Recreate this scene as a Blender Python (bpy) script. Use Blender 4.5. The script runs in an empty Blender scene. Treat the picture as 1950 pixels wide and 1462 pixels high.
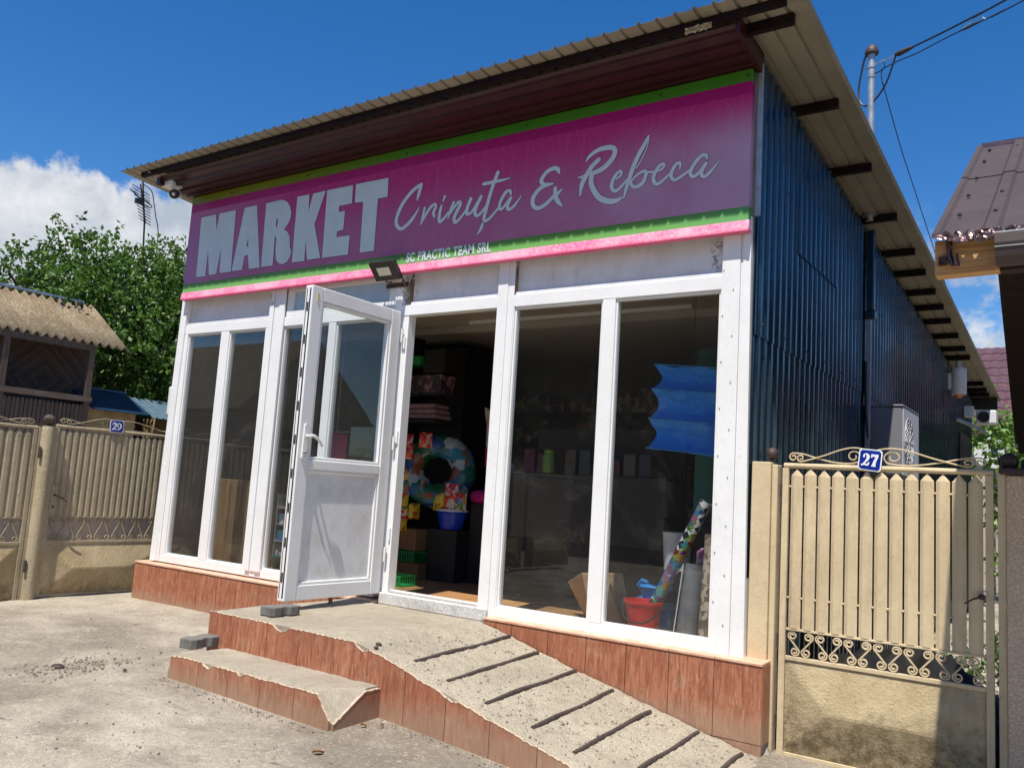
import bpy, bmesh, math, random
import numpy as np
from mathutils import Vector, Matrix
from mathutils.geometry import tessellate_polygon

SC = bpy.context.scene
COL = SC.collection
R = math.radians

# ---------------------------------------------------------------- camera
CAM = Vector((6.9244, -4.6739, 0.7636))
cd = bpy.data.cameras.new('camera')
cam = bpy.data.objects.new('camera', cd)
COL.objects.link(cam)
_r = Vector((0.82376694, 0.56344759, 0.06272828))
_u = Vector((0.018303, -0.13701975, 0.99039921))
_f = Vector((-0.56663306, 0.81471001, 0.12318512))
cam.matrix_world = Matrix(((_r.x, _u.x, -_f.x, CAM.x), (_r.y, _u.y, -_f.y, CAM.y),
                           (_r.z, _u.z, -_f.z, CAM.z), (0, 0, 0, 1)))
cd.sensor_width = 36.0
cd.lens = 36.0 * 1624.74 / 1950.0
cd.clip_start = 0.05
cd.clip_end = 2000
SC.camera = cam

# ---------------------------------------------------------------- view, sky, sun
SC.view_settings.view_transform = 'Standard'
SC.view_settings.look = 'None'
SC.view_settings.exposure = 0.42
SC.view_settings.gamma = 1.0

SUN_DIR = Vector((0.20, -1.0, 2.25)).normalized()      # towards the sun
SUN_EL = math.asin(SUN_DIR.z)
SUN_AZ = math.atan2(SUN_DIR.x, SUN_DIR.y)               # from +Y towards +X
W = bpy.data.worlds.new('World')
SC.world = W
W.use_nodes = True
nt = W.node_tree
nt.nodes.clear()
def wn(t, **k):
    n = nt.nodes.new(t)
    for a, b in k.items():
        setattr(n, a, b)
    return n
L = nt.links.new
out = wn('ShaderNodeOutputWorld')
bg = wn('ShaderNodeBackground')
sky = wn('ShaderNodeTexSky', sky_type='NISHITA')
sky.sun_disc = False
sky.sun_elevation = SUN_EL
sky.sun_rotation = SUN_AZ
sky.altitude = 300
sky.air_density = 1.0
sky.dust_density = 0.25
sky.ozone_density = 3.0
SKY_STRENGTH = 0.096
tc = wn('ShaderNodeTexCoord')
def wmath(op, a, b=None, clamp=False):
    n = wn('ShaderNodeMath', operation=op, use_clamp=clamp)
    for i, v in enumerate((a, b)):
        if v is None:
            continue
        if isinstance(v, (int, float)):
            n.inputs[i].default_value = v
        else:
            L(v, n.inputs[i])
    return n.outputs[0]
def wmap(v, a, b, c=0.0, d=1.0):
    n = wn('ShaderNodeMapRange', interpolation_type='SMOOTHSTEP')
    L(v, n.inputs[0])
    for i, x in enumerate((a, b, c, d)):
        n.inputs[i + 1].default_value = x
    return n.outputs[0]
def wdot(vec):
    n = wn('ShaderNodeVectorMath', operation='DOT_PRODUCT')
    L(tc.outputs['Generated'], n.inputs[0])
    n.inputs[1].default_value = vec
    return n.outputs['Value']
def wnoise(scale, detail, rough=0.6, loc=(0, 0, 0), sc=(1, 1, 1)):
    m = wn('ShaderNodeMapping')
    m.inputs['Location'].default_value = loc
    m.inputs['Scale'].default_value = sc
    L(tc.outputs['Generated'], m.inputs[0])
    n = wn('ShaderNodeTexNoise')
    n.inputs['Scale'].default_value = scale
    n.inputs['Detail'].default_value = detail
    n.inputs['Roughness'].default_value = rough
    L(m.outputs[0], n.inputs['Vector'])
    return n.outputs[0]
sep = wn('ShaderNodeSeparateXYZ')
L(tc.outputs['Generated'], sep.inputs[0])
zz = sep.outputs['Z']
n1 = wnoise(5.5, 10, 0.62)
n2 = wnoise(16.0, 8, 0.6, (3, 1, 2))
# big cumulus bank low over the left
h = wmath('SUBTRACT', 0.290, zz)
h = wmath('ADD', wmath('MULTIPLY', h, 2.2), wmath('MULTIPLY', wmath('SUBTRACT', n1, 0.45), 0.34))
h = wmath('ADD', h, wmath('MULTIPLY', wmath('SUBTRACT', n2, 0.5), 0.22))
az = wmap(wdot((-0.915, 0.40, 0.10)), 0.90, 0.965)
c1 = wmath('MULTIPLY', wmap(h, -0.005, 0.035), az)
# small fair weather clouds
n3 = wnoise(7.5, 10, 0.62, (1.7, 0.3, 5.2), (1, 1, 1.5))
low = wmap(zz, 0.33, 0.24)
c2 = wmath('MULTIPLY', wmap(n3, 0.44, 0.56), low)
c2 = wmath('MULTIPLY', c2, wmap(wdot((-0.10, 0.97, 0.18)), 0.93, 0.98))
c2 = wmath('MULTIPLY', c2, 0.95)
n4 = wnoise(2.2, 8, 0.6, (8, 2, 0.3))
c3 = wmath('MULTIPLY', wmap(n4, 0.55, 0.70), wmap(wdot((-0.3, -0.95, 0.2)), 0.2, 0.6))
c3 = wmath('MULTIPLY', c3, wmap(zz, 0.6, 0.2))
cl = wmath('MAXIMUM', wmath('MAXIMUM', c1, c2), c3, clamp=True)
ns = wnoise(9.0, 8, 0.6, (0.02, -0.01, 0.06))
shade = wn('ShaderNodeMapRange')
L(ns, shade.inputs[0])
for i, x in enumerate((0.38, 0.62, 0.0, 1.0)):
    shade.inputs[i + 1].default_value = x
ccol = wn('ShaderNodeMix', data_type='RGBA')
L(shade.outputs[0], ccol.inputs['Factor'])
ccol.inputs['A'].default_value = (3.6, 4.1, 4.9, 1)
ccol.inputs['B'].default_value = (7.0, 7.1, 7.2, 1)
hs = wn('ShaderNodeHueSaturation')
hs.inputs['Hue'].default_value = 0.506
hs.inputs['Saturation'].default_value = 1.36
hs.inputs['Value'].default_value = 1.12
L(sky.outputs[0], hs.inputs['Color'])
mx = wn('ShaderNodeMix', data_type='RGBA')
L(cl, mx.inputs['Factor'])
L(hs.outputs[0], mx.inputs['A'])
L(ccol.outputs['Result'], mx.inputs['B'])
L(mx.outputs['Result'], bg.inputs[0])
bg.inputs[1].default_value = SKY_STRENGTH
L(bg.outputs[0], out.inputs[0])

sd = bpy.data.lights.new('sun', 'SUN')
sd.energy = 5.0
sd.angle = R(0.53)
sd.color = (1.0, 0.95, 0.87)
sun = bpy.data.objects.new('sun', sd)
COL.objects.link(sun)
sun.rotation_euler = SUN_DIR.to_track_quat('Z', 'Y').to_euler()
sun.location = (3, -6, 12)

# ---------------------------------------------------------------- materials
class NT:
    def __init__(s, name):
        s.m = bpy.data.materials.new(name)
        s.m.use_nodes = True
        s.t = s.m.node_tree
        s.b = s.t.nodes['Principled BSDF']
        s.out = s.t.nodes['Material Output']
        s._oc = None
    def n(s, t, **k):
        x = s.t.nodes.new(t)
        for a, b in k.items():
            setattr(x, a, b)
        return x
    def l(s, a, b):
        s.t.links.new(a, b)
    def oc(s):
        if s._oc is None:
            s._oc = s.n('ShaderNodeTexCoord').outputs['Object']
        return s._oc
    def pos(s):
        return s.n('ShaderNodeNewGeometry').outputs['Position']
    def noise(s, scale, detail=6, rough=0.6, st=(1, 1, 1), src=None, dist=0.0):
        m = s.n('ShaderNodeMapping')
        m.inputs['Scale'].default_value = st
        s.l(src or s.oc(), m.inputs[0])
        x = s.n('ShaderNodeTexNoise')
        x.inputs['Scale'].default_value = scale
        x.inputs['Detail'].default_value = detail
        x.inputs['Roughness'].default_value = rough
        x.inputs['Distortion'].default_value = dist
        s.l(m.outputs[0], x.inputs['Vector'])
        return x.outputs[0]
    def vor(s, scale, feature='F1', st=(1, 1, 1)):
        m = s.n('ShaderNodeMapping')
        m.inputs['Scale'].default_value = st
        s.l(s.oc(), m.inputs[0])
        x = s.n('ShaderNodeTexVoronoi', feature=feature)
        x.inputs['Scale'].default_value = scale
        s.l(m.outputs[0], x.inputs['Vector'])
        return x.outputs['Distance']
    def ramp(s, v, a, b, c=0.0, d=1.0, smooth=True):
        x = s.n('ShaderNodeMapRange')
        if smooth:
            x.interpolation_type = 'SMOOTHSTEP'
        s.l(v, x.inputs[0])
        for i, q in enumerate((a, b, c, d)):
            x.inputs[i + 1].default_value = q
        return x.outputs[0]
    def mix(s, f, a, b):
        x = s.n('ShaderNodeMix', data_type='RGBA')
        for nm, v in (('Factor', f), ('A', a), ('B', b)):
            if isinstance(v, (int, float)):
                x.inputs[nm].default_value = v
            elif isinstance(v, tuple):
                x.inputs[nm].default_value = (v[0], v[1], v[2], 1)
            else:
                s.l(v, x.inputs[nm])
        return x.outputs['Result']
    def math(s, op, a, b=None, clamp=False):
        x = s.n('ShaderNodeMath', operation=op, use_clamp=clamp)
        for i, v in enumerate((a, b)):
            if v is None:
                continue
            if isinstance(v, (int, float)):
                x.inputs[i].default_value = v
            else:
                s.l(v, x.inputs[i])
        return x.outputs[0]
    def island(s):
        return s.n('ShaderNodeNewGeometry').outputs['Random Per Island']
    def bump(s, v, strength, dist):
        x = s.n('ShaderNodeBump')
        x.inputs['Strength'].default_value = strength
        x.inputs['Distance'].default_value = dist
        s.l(v, x.inputs['Height'])
        s.l(x.outputs[0], s.b.inputs['Normal'])
    def base(s, c, rough=0.5, metal=0.0, spec=0.5):
        if isinstance(c, tuple):
            s.b.inputs['Base Color'].default_value = (c[0], c[1], c[2], 1)
        else:
            s.l(c, s.b.inputs['Base Color'])
        if isinstance(rough, (int, float)):
            s.b.inputs['Roughness'].default_value = rough
        else:
            s.l(rough, s.b.inputs['Roughness'])
        s.b.inputs['Metallic'].default_value = metal
        s.b.inputs['Specular IOR Level'].default_value = spec

def simple(name, c, rough=0.5, metal=0.0, var=0.25, scale=12.0, bump=0.0, bd=0.002, st=(1, 1, 1), spec=0.5):
    q = NT(name)
    dark = tuple(v * (1 - var) for v in c)
    lite = tuple(min(0.95, v * (1 + var * 0.6)) for v in c)
    nz = q.noise(scale, 8, 0.65, st)
    q.base(q.mix(q.ramp(nz, 0.3, 0.7), dark, lite), rough, metal, spec)
    if bump:
        q.bump(q.noise(scale * 4, 6, 0.7, st), bump, bd)
    return q.m

def m_pvc():
    q = NT('white_pvc')
    a = q.noise(3.0, 8, 0.7)
    b = q.noise(45.0, 4, 0.6)
    sp = q.ramp(q.vor(28.0), 0.0, 0.05, 1.0, 0.0)
    sp = q.math('MULTIPLY', sp, q.ramp(q.noise(7.0, 3), 0.54, 0.62))
    c = q.mix(q.ramp(a, 0.35, 0.75), (0.81, 0.81, 0.80), (0.74, 0.74, 0.725))
    c = q.mix(q.math('MULTIPLY', q.ramp(b, 0.5, 0.8), 0.25), c, (0.5, 0.48, 0.44))
    c = q.mix(q.math('MULTIPLY', sp, 0.8), c, (0.05, 0.04, 0.035))
    px_ = q.n('ShaderNodeSeparateXYZ'); q.l(q.pos(), px_.inputs[0])
    def near(cx, cz, rx, rz):
        a_ = q.math('DIVIDE', q.math('ABSOLUTE', q.math('SUBTRACT', px_.outputs['X'], cx)), rx)
        b_ = q.math('DIVIDE', q.math('ABSOLUTE', q.math('SUBTRACT', px_.outputs['Z'], cz)), rz)
        return q.ramp(q.math('MAXIMUM', a_, b_), 1.0, 0.3, 0.0, 1.0)
    zone = q.math('MAXIMUM', near(2.66, 2.22, 0.12, 0.20), near(5.08, 2.22, 0.07, 0.16))
    zone = q.math('MAXIMUM', zone, near(1.14, 2.25, 0.06, 0.08))
    web = q.math('MULTIPLY', q.ramp(q.noise(42.0, 8, 0.8), 0.50, 0.60), zone)
    c = q.mix(q.math('MULTIPLY', web, 0.85), c, (0.09, 0.06, 0.04))
    q.base(c, 0.38)
    q.bump(b, 0.05, 0.001)
    return q.m

def m_pvc_dirty():
    q = NT('white_pvc_panel')
    a = q.noise(4.0, 8, 0.7)
    stn = q.math('MULTIPLY', q.ramp(q.noise(6.0, 8, 0.75, (4, 1, 1)), 0.5, 0.75), 0.45)
    sp = q.ramp(q.vor(35.0), 0.0, 0.10, 1.0, 0.0)
    sp = q.math('MULTIPLY', sp, q.ramp(q.noise(3.5, 3), 0.52, 0.60))
    c = q.mix(q.ramp(a, 0.35, 0.75), (0.76, 0.77, 0.78), (0.62, 0.62, 0.61))
    c = q.mix(stn, c, (0.48, 0.42, 0.34))
    c = q.mix(q.math('MULTIPLY', sp, 0.9), c, (0.04, 0.03, 0.02))
    px_ = q.n('ShaderNodeSeparateXYZ'); q.l(q.pos(), px_.inputs[0])
    def near(cx, cz, rx, rz):
        a_ = q.math('DIVIDE', q.math('ABSOLUTE', q.math('SUBTRACT', px_.outputs['X'], cx)), rx)
        b_ = q.math('DIVIDE', q.math('ABSOLUTE', q.math('SUBTRACT', px_.outputs['Z'], cz)), rz)
        return q.ramp(q.math('MAXIMUM', a_, b_), 1.0, 0.3, 0.0, 1.0)
    zone = q.math('MAXIMUM', near(2.66, 2.22, 0.12, 0.20), near(5.08, 2.22, 0.07, 0.16))
    zone = q.math('MAXIMUM', zone, near(1.14, 2.25, 0.06, 0.08))
    web = q.math('MULTIPLY', q.ramp(q.noise(42.0, 8, 0.8), 0.50, 0.60), zone)
    c = q.mix(q.math('MULTIPLY', web, 0.85), c, (0.09, 0.06, 0.04))
    q.base(c, 0.45)
    return q.m

def m_tile():
    q = NT('wood_look_tile')
    s1 = q.noise(1.0, 8, 0.65, (34, 34, 4.5), dist=1.2)
    s2 = q.noise(1.0, 6, 0.7, (110, 110, 12), dist=0.6)
    s3 = q.noise(2.3, 5, 0.6)
    c = q.mix(q.ramp(s1, 0.32, 0.68), (0.24, 0.075, 0.038), (0.44, 0.19, 0.11))
    c = q.mix(q.math('MULTIPLY', q.ramp(s2, 0.52, 0.70), 0.75), c, (0.66, 0.36, 0.22))
    c = q.mix(q.math('MULTIPLY', q.ramp(s3, 0.45, 0.75), 0.40), c, (0.22, 0.085, 0.045))
    c = q.mix(q.math('MULTIPLY', q.island(), 0.38), c, (0.27, 0.075, 0.035))
    c = q.mix(q.math('MULTIPLY', q.ramp(q.noise(14, 6, 0.7), 0.5, 0.75), 0.28), c, (0.50, 0.42, 0.32))
    zp = q.n('ShaderNodeSeparateXYZ')
    q.l(q.pos(), zp.inputs[0])
    dirt = q.math('MULTIPLY', q.ramp(q.math('ADD', zp.outputs['Z'], q.math('MULTIPLY', q.noise(9, 6), 0.12)), -0.36, -0.22, 1.0, 0.0), 0.55)
    c = q.mix(dirt, c, (0.34, 0.25, 0.17))
    q.base(c, q.ramp(s1, 0.3, 0.7, 0.35, 0.55), 0, 0.4)
    q.bump(s2, 0.15, 0.002)
    return q.m

def m_sill_tile():
    q = NT('pale_sill_tile')
    s1 = q.noise(1.0, 8, 0.65, (9, 70, 70), dist=1.0)
    c = q.mix(q.ramp(s1, 0.35, 0.68), (0.60, 0.27, 0.16), (0.74, 0.50, 0.38))
    c = q.mix(q.math('MULTIPLY', q.ramp(q.noise(20, 6, 0.7), 0.5, 0.75), 0.4), c, (0.62, 0.55, 0.45))
    q.base(c, 0.5)
    return q.m

def concrete(name, ca, cb, cc, stones=0.0, bump=0.5, bd=0.006, fine=220.0):
    q = NT(name)
    a = q.noise(1.3, 9, 0.7, dist=0.4)
    b = q.noise(11.0, 8, 0.72)
    f = q.noise(fine, 4, 0.7)
    c = q.mix(q.ramp(a, 0.30, 0.70), ca, cb)
    c = q.mix(q.math('MULTIPLY', q.ramp(b, 0.46, 0.74), 0.75), c, cc)
    c = q.mix(q.math('MULTIPLY', q.ramp(f, 0.40, 0.62, 1.0, 0.0), 0.45), c, (ca[0] * .35, ca[1] * .34, ca[2] * .32))
    c = q.mix(q.math('MULTIPLY', q.ramp(f, 0.60, 0.78), 0.55), c, (min(.9, cb[0] * 1.6), min(.9, cb[1] * 1.6), min(.9, cb[2] * 1.6)))
    hgt = q.math('ADD', q.math('MULTIPLY', f, 0.5), b)
    if stones:
        v = q.vor(55.0)
        vr = q.n('ShaderNodeTexVoronoi')
        vr.inputs['Scale'].default_value = 55.0
        q.l(q.oc(), vr.inputs['Vector'])
        stone = q.math('MULTIPLY', q.ramp(v, 0.22, 0.42, 1.0, 0.0), q.ramp(q.noise(30.0, 4), 0.44, 0.56))
        sc = q.mix(q.ramp(vr.outputs['Color'], 0.2, 0.9), (0.26, 0.23, 0.19), (0.72, 0.64, 0.50))
        c = q.mix(q.math('MULTIPLY', stone, stones), c, sc)
        hgt = q.math('ADD', hgt, q.math('MULTIPLY', stone, 0.8))
    q.base(c, 0.9, 0, 0.2)
    q.bump(hgt, bump, bd)
    return q.m

def m_ground():
    q = NT('dusty_concrete_yard')
    a = q.noise(0.75, 9, 0.68, dist=0.3)
    a2 = q.noise(1.9, 8, 0.7, (0.8, 1.3, 1), dist=0.4)
    b = q.noise(9.0, 8, 0.74)
    f = q.noise(150.0, 5, 0.75)
    f2 = q.noise(38.0, 6, 0.75)
    c = q.mix(q.ramp(a, 0.34, 0.64), (0.20, 0.172, 0.135), (0.44, 0.39, 0.31))
    c = q.mix(q.math('MULTIPLY', q.ramp(a2, 0.50, 0.72), 0.65), c, (0.53, 0.475, 0.38))
    c = q.mix(q.math('MULTIPLY', q.ramp(q.noise(1.1, 7, 0.7, (1, 1, 1), dist=0.5), 0.54, 0.68), 0.60), c, (0.17, 0.135, 0.10))
    c = q.mix(q.math('MULTIPLY', q.ramp(b, 0.50, 0.75), 0.4), c, (0.20, 0.165, 0.125))
    c = q.mix(q.math('MULTIPLY', q.ramp(f, 0.36, 0.56, 1.0, 0.0), 0.62), c, (0.09, 0.075, 0.058))
    c = q.mix(q.math('MULTIPLY', q.ramp(f, 0.58, 0.74), 0.50), c, (0.66, 0.59, 0.48))
    c = q.mix(q.math('MULTIPLY', q.ramp(f2, 0.54, 0.70), 0.45), c, (0.10, 0.083, 0.063))
    c = q.mix(q.math('MULTIPLY', q.ramp(f2, 0.46, 0.34), 0.35), c, (0.60, 0.54, 0.44))
    # dirt line left by water along the foot of walls and hairline cracks
    crk = q.vor(0.55, 'DISTANCE_TO_EDGE')
    wob = q.math('ADD', crk, q.math('MULTIPLY', q.math('SUBTRACT', q.noise(6.0, 5), 0.5), 0.06))
    crack = q.math('MULTIPLY', q.ramp(wob, 0.0, 0.006, 1.0, 0.0), q.ramp(q.noise(0.9, 3), 0.5, 0.6))
    c = q.mix(q.math('MULTIPLY', crack, 0.7), c, (0.06, 0.05, 0.04))
    q.base(c, 0.92, 0, 0.15)
    q.bump(q.math('ADD', q.math('MULTIPLY', f, 0.45), q.math('ADD', q.math('MULTIPLY', b, 0.5), q.math('MULTIPLY', crack, -1.5))), 0.5, 0.005)
    return q.m

def m_cream(name, lumpy, ca=(0.65, 0.525, 0.335), cb=(0.53, 0.42, 0.26), rust=0.35):
    q = NT(name)
    a = q.noise(2.2, 8, 0.7)
    b = q.noise(14.0, 8, 0.75)
    fl = q.noise(38.0, 8, 0.8, (1, 1, 0.45))
    c = q.mix(q.ramp(a, 0.35, 0.68), ca, cb)
    c = q.mix(q.math('MULTIPLY', q.ramp(b, 0.55, 0.78), 0.5), c, (ca[0] * 0.5, ca[1] * 0.48, ca[2] * 0.42))
    c = q.mix(q.math('MULTIPLY', q.ramp(q.noise(6.0, 9, 0.8, (1, 1, 0.16)), 0.48, 0.66), 0.60), c, (ca[0] * 0.62, ca[1] * 0.60, ca[2] * 0.62))
    sp = q.math('MULTIPLY', q.ramp(fl, 0.60, 0.68), rust)
    c = q.mix(sp, c, (0.10, 0.055, 0.025))
    pp = q.math('MULTIPLY', q.ramp(q.noise(95.0, 4, 0.8), 0.63, 0.70), rust)
    c = q.mix(pp, c, (0.06, 0.045, 0.03))
    if rust > 0.8:
        zq = q.n('ShaderNodeSeparateXYZ'); q.l(q.pos(), zq.inputs[0])
        dz_ = q.ramp(q.math('ADD', zq.outputs['Z'], q.math('MULTIPLY', q.math('SUBTRACT', q.noise(5.0, 7, 0.7), 0.5), 0.5)), -0.20, -0.40, 0.0, 1.0)
        c = q.mix(q.math('MULTIPLY', dz_, q.ramp(q.noise(17.0, 8, 0.8), 0.40, 0.60, 0.25, 0.85)), c, (0.13, 0.092, 0.045))
    ck = q.math('MULTIPLY', q.ramp(q.math('ADD', q.vor(24.0, 'DISTANCE_TO_EDGE'), q.math('MULTIPLY', q.noise(40.0, 3), 0.12)), 0.055, 0.075, 1.0, 0.0), q.ramp(q.noise(4.0, 5), 0.50, 0.62))
    c = q.mix(q.math('MULTIPLY', ck, 0.55 * rust + 0.15), c, (0.16, 0.12, 0.07))
    q.base(c, 0.55, 0, 0.35)
    hb = q.math('ADD', b, q.math('ADD', q.math('MULTIPLY', fl, 0.8), q.math('MULTIPLY', q.noise(75.0, 5, 0.7), 0.9 * lumpy)))
    q.bump(hb, lumpy, 0.010)
    return q.m

def m_blue():
    q = NT('blue_coated_sheet')
    a = q.noise(1.6, 7, 0.65, (1, 1, 0.5))
    c = q.mix(q.ramp(a, 0.3, 0.7), (0.010, 0.024, 0.041), (0.020, 0.045, 0.072))
    c = q.mix(q.math('MULTIPLY', q.ramp(q.noise(8, 8, 0.75, (1, 1, 0.25)), 0.55, 0.8), 0.35), c, (0.06, 0.08, 0.10))
    q.base(c, q.ramp(q.noise(5, 6), 0.3, 0.7, 0.14, 0.32), 0.30, 0.8)
    q.bump(q.noise(1.5, 2, 0.5, (1, 1, 0.4)), 0.5, 0.03)
    return q.m

def m_sign():
    q = NT('printed_vinyl')
    sp = q.n('ShaderNodeSeparateXYZ')
    q.l(q.pos(), sp.inputs[0])
    x, z = sp.outputs['X'], sp.outputs['Z']
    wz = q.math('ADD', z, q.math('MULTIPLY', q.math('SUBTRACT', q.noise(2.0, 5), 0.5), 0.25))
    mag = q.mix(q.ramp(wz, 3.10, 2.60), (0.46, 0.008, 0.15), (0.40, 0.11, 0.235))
    stre = q.noise(1.0, 8, 0.7, (26, 26, 2.5))
    mag = q.mix(q.math('MULTIPLY', q.ramp(stre, 0.5, 0.75), 0.35), mag, (0.42, 0.22, 0.42))
    fade = q.math('MULTIPLY', q.ramp(q.math('ADD', x, q.math('MULTIPLY', q.noise(1.7, 6), 2.2)), 4.6, 7.2), q.ramp(z, 3.15, 2.85))
    mag = q.mix(q.math('MULTIPLY', fade, 0.75), mag, (0.50, 0.40, 0.55))
    lf = q.ramp(q.math('SUBTRACT', x, q.math('MULTIPLY', z, 1.0)), -1.5, -3.0)
    mag = q.mix(q.math('MULTIPLY', lf, 0.45), mag, (0.36, 0.24, 0.44))
    mag = q.mix(q.math('MULTIPLY', q.ramp(q.noise(120.0, 3, 0.8), 0.55, 0.72), 0.30), mag, (0.62, 0.48, 0.62))
    mag = q.mix(q.math('MULTIPLY', q.ramp(q.noise(60.0, 4, 0.8), 0.62, 0.75), 0.35), mag, (0.10, 0.01, 0.08))
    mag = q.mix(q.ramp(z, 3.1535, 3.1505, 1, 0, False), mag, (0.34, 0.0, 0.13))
    gre = q.mix(q.ramp(x, 0.5, 3.2), (0.17, 0.20, 0.006), (0.05, 0.20, 0.015))
    gre2 = q.mix(q.ramp(z, 2.465, 2.40), (0.09, 0.22, 0.035), (0.17, 0.42, 0.10))
    gre2 = q.mix(q.math('MULTIPLY', q.ramp(x, 4.6, 5.3), 0.4), gre2, (0.10, 0.36, 0.16))
    c = q.mix(q.ramp(z, 3.226, 3.229, 0, 1, False), mag, gre)
    c = q.mix(q.ramp(z, 2.4675, 2.4645, 0, 1, False), c, gre2)
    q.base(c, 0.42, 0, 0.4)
    q.bump(q.noise(160, 3), 0.05, 0.001)
    return q.m

def m_glass(name, dirt=0.012, tint=(0.90, 0.93, 0.93)):
    q = NT(name)
    q.t.nodes.remove(q.b)
    tr = q.n('ShaderNodeBsdfTransparent')
    tr.inputs[0].default_value = tint + (1,)
    gl = q.n('ShaderNodeBsdfGlossy')
    gl.inputs['Roughness'].default_value = 0.015
    gl.inputs[0].default_value = (0.95, 0.97, 1.0, 1)
    df = q.n('ShaderNodeBsdfDiffuse')
    df.inputs[0].default_value = (0.6, 0.57, 0.52, 1)
    lw = q.n('ShaderNodeLayerWeight')
    lw.inputs['Blend'].default_value = 0.5
    p = q.math('POWER', lw.outputs['Facing'], 3.0)
    f = q.math('ADD', q.math('MULTIPLY', p, 0.70), 0.026, clamp=True)
    m1 = q.n('ShaderNodeMixShader')
    q.l(f, m1.inputs[0]); q.l(tr.outputs[0], m1.inputs[1]); q.l(gl.outputs[0], m1.inputs[2])
    # dust, dried drips and specks
    sp = q.ramp(q.vor(70.0), 0.0, 0.17, 1.0, 0.0)
    sp = q.math('MULTIPLY', sp, q.ramp(q.noise(3.0, 3), 0.42, 0.62))
    sz = q.n('ShaderNodeSeparateXYZ')
    q.l(q.pos(), sz.inputs[0])
    lowd = q.ramp(sz.outputs['Z'], 0.75, 0.0)
    sp = q.math('MULTIPLY', sp, q.math('ADD', q.math('MULTIPLY', lowd, 0.9), 0.22))
    wipe = q.ramp(q.noise(2.2, 6, 0.7, (1, 1, 1.0), dist=0.6), 0.52, 0.75)
    wipe = q.math('MULTIPLY', wipe, 0.018)
    dr = q.math('MULTIPLY', q.ramp(q.noise(1.0, 5, 0.7, (70, 70, 1.5)), 0.5, 0.75), q.math('ADD', q.math('MULTIPLY', lowd, 0.018), 0.004))
    d = q.math('ADD', q.math('ADD', q.math('ADD', sp, wipe), dr), dirt, clamp=True)
    m2 = q.n('ShaderNodeMixShader')
    q.l(d, m2.inputs[0]); q.l(m1.outputs[0], m2.inputs[1]); q.l(df.outputs[0], m2.inputs[2])
    q.l(m2.outputs[0], q.out.inputs[0])
    return q.m

def m_leaf(name, ca, cb, cc):
    q = NT(name)
    rnd = q.island()
    c = q.mix(q.ramp(rnd, 0.0, 0.7, smooth=False), ca, cb)
    c = q.mix(q.ramp(rnd, 0.75, 1.0, smooth=False), c, cc)
    c = q.mix(q.math('MULTIPLY', q.ramp(q.noise(1.1, 3, 0.5), 0.42, 0.62), 0.6), c, (cb[0] * 1.5, cb[1] * 1.4, cb[2] * 1.2))
    q.base(c, 0.5, 0, 0.35)
    tl = q.n('ShaderNodeBsdfTranslucent')
    q.l(q.mix(0.5, c, (0.20, 0.32, 0.03)), tl.inputs[0])
    ms = q.n('ShaderNodeMixShader')
    ms.inputs[0].default_value = 0.25
    q.l(q.b.outputs[0], ms.inputs[1]); q.l(tl.outputs[0], ms.inputs[2])
    q.l(ms.outputs[0], q.out.inputs[0])
    return q.m

def m_fibro():
    q = NT('lichened_fibre_cement')
    a = q.noise(2.5, 8, 0.7)
    b = q.noise(28.0, 8, 0.8)
    c = q.mix(q.ramp(a, 0.35, 0.65), (0.20, 0.148, 0.095), (0.30, 0.24, 0.165))
    c = q.mix(q.math('MULTIPLY', q.ramp(b, 0.44, 0.60), 0.75), c, (0.10, 0.08, 0.04))
    c = q.mix(q.math('MULTIPLY', q.ramp(q.noise(70.0, 5, 0.8), 0.58, 0.72), 0.55), c, (0.62, 0.55, 0.40))
    q.base(c, 0.95, 0, 0.1)
    q.bump(b, 0.5, 0.01)
    return q.m

def m_diamond():
    q = NT('dark_boards_in_diamond')
    sp = q.n('ShaderNodeSeparateXYZ')
    q.l(q.pos(), sp.inputs[0])
    dy = q.math('ABSOLUTE', q.math('SUBTRACT', sp.outputs['Y'], 2.03))
    dz = q.math('ABSOLUTE', q.math('SUBTRACT', sp.outputs['Z'], 2.03))
    s = q.math('ADD', dy, dz)
    fr = q.math('FRACT', q.math('MULTIPLY', s, 13.0))
    g = q.ramp(fr, 0.0, 0.16, 0.0, 1.0)
    idn = q.math('FRACT', q.math('MULTIPLY', q.math('FLOOR', q.math('MULTIPLY', s, 13.0)), 0.377))
    c = q.mix(idn, (0.055, 0.028, 0.016), (0.115, 0.062, 0.036))
    c = q.mix(q.math('MULTIPLY', q.ramp(q.noise(12, 6), 0.4, 0.7), 0.4), c, (0.045, 0.028, 0.02))
    c = q.mix(q.math('SUBTRACT', 1.0, g), c, (0.01, 0.007, 0.005))
    q.base(c, 0.7)
    q.bump(g, 0.8, 0.015)
    return q.m

def m_wood(name, ca, cb, st=(3, 60, 60), rough=0.7):
    q = NT(name)
    a = q.noise(1.0, 8, 0.7, st, dist=1.0)
    c = q.mix(q.ramp(a, 0.35, 0.66), ca, cb)
    c = q.mix(q.math('MULTIPLY', q.island(), 0.3), c, (ca[0] * .7, ca[1] * .7, ca[2] * .7))
    q.base(c, rough, 0, 0.3)
    q.bump(a, 0.4, 0.004)
    return q.m

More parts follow.
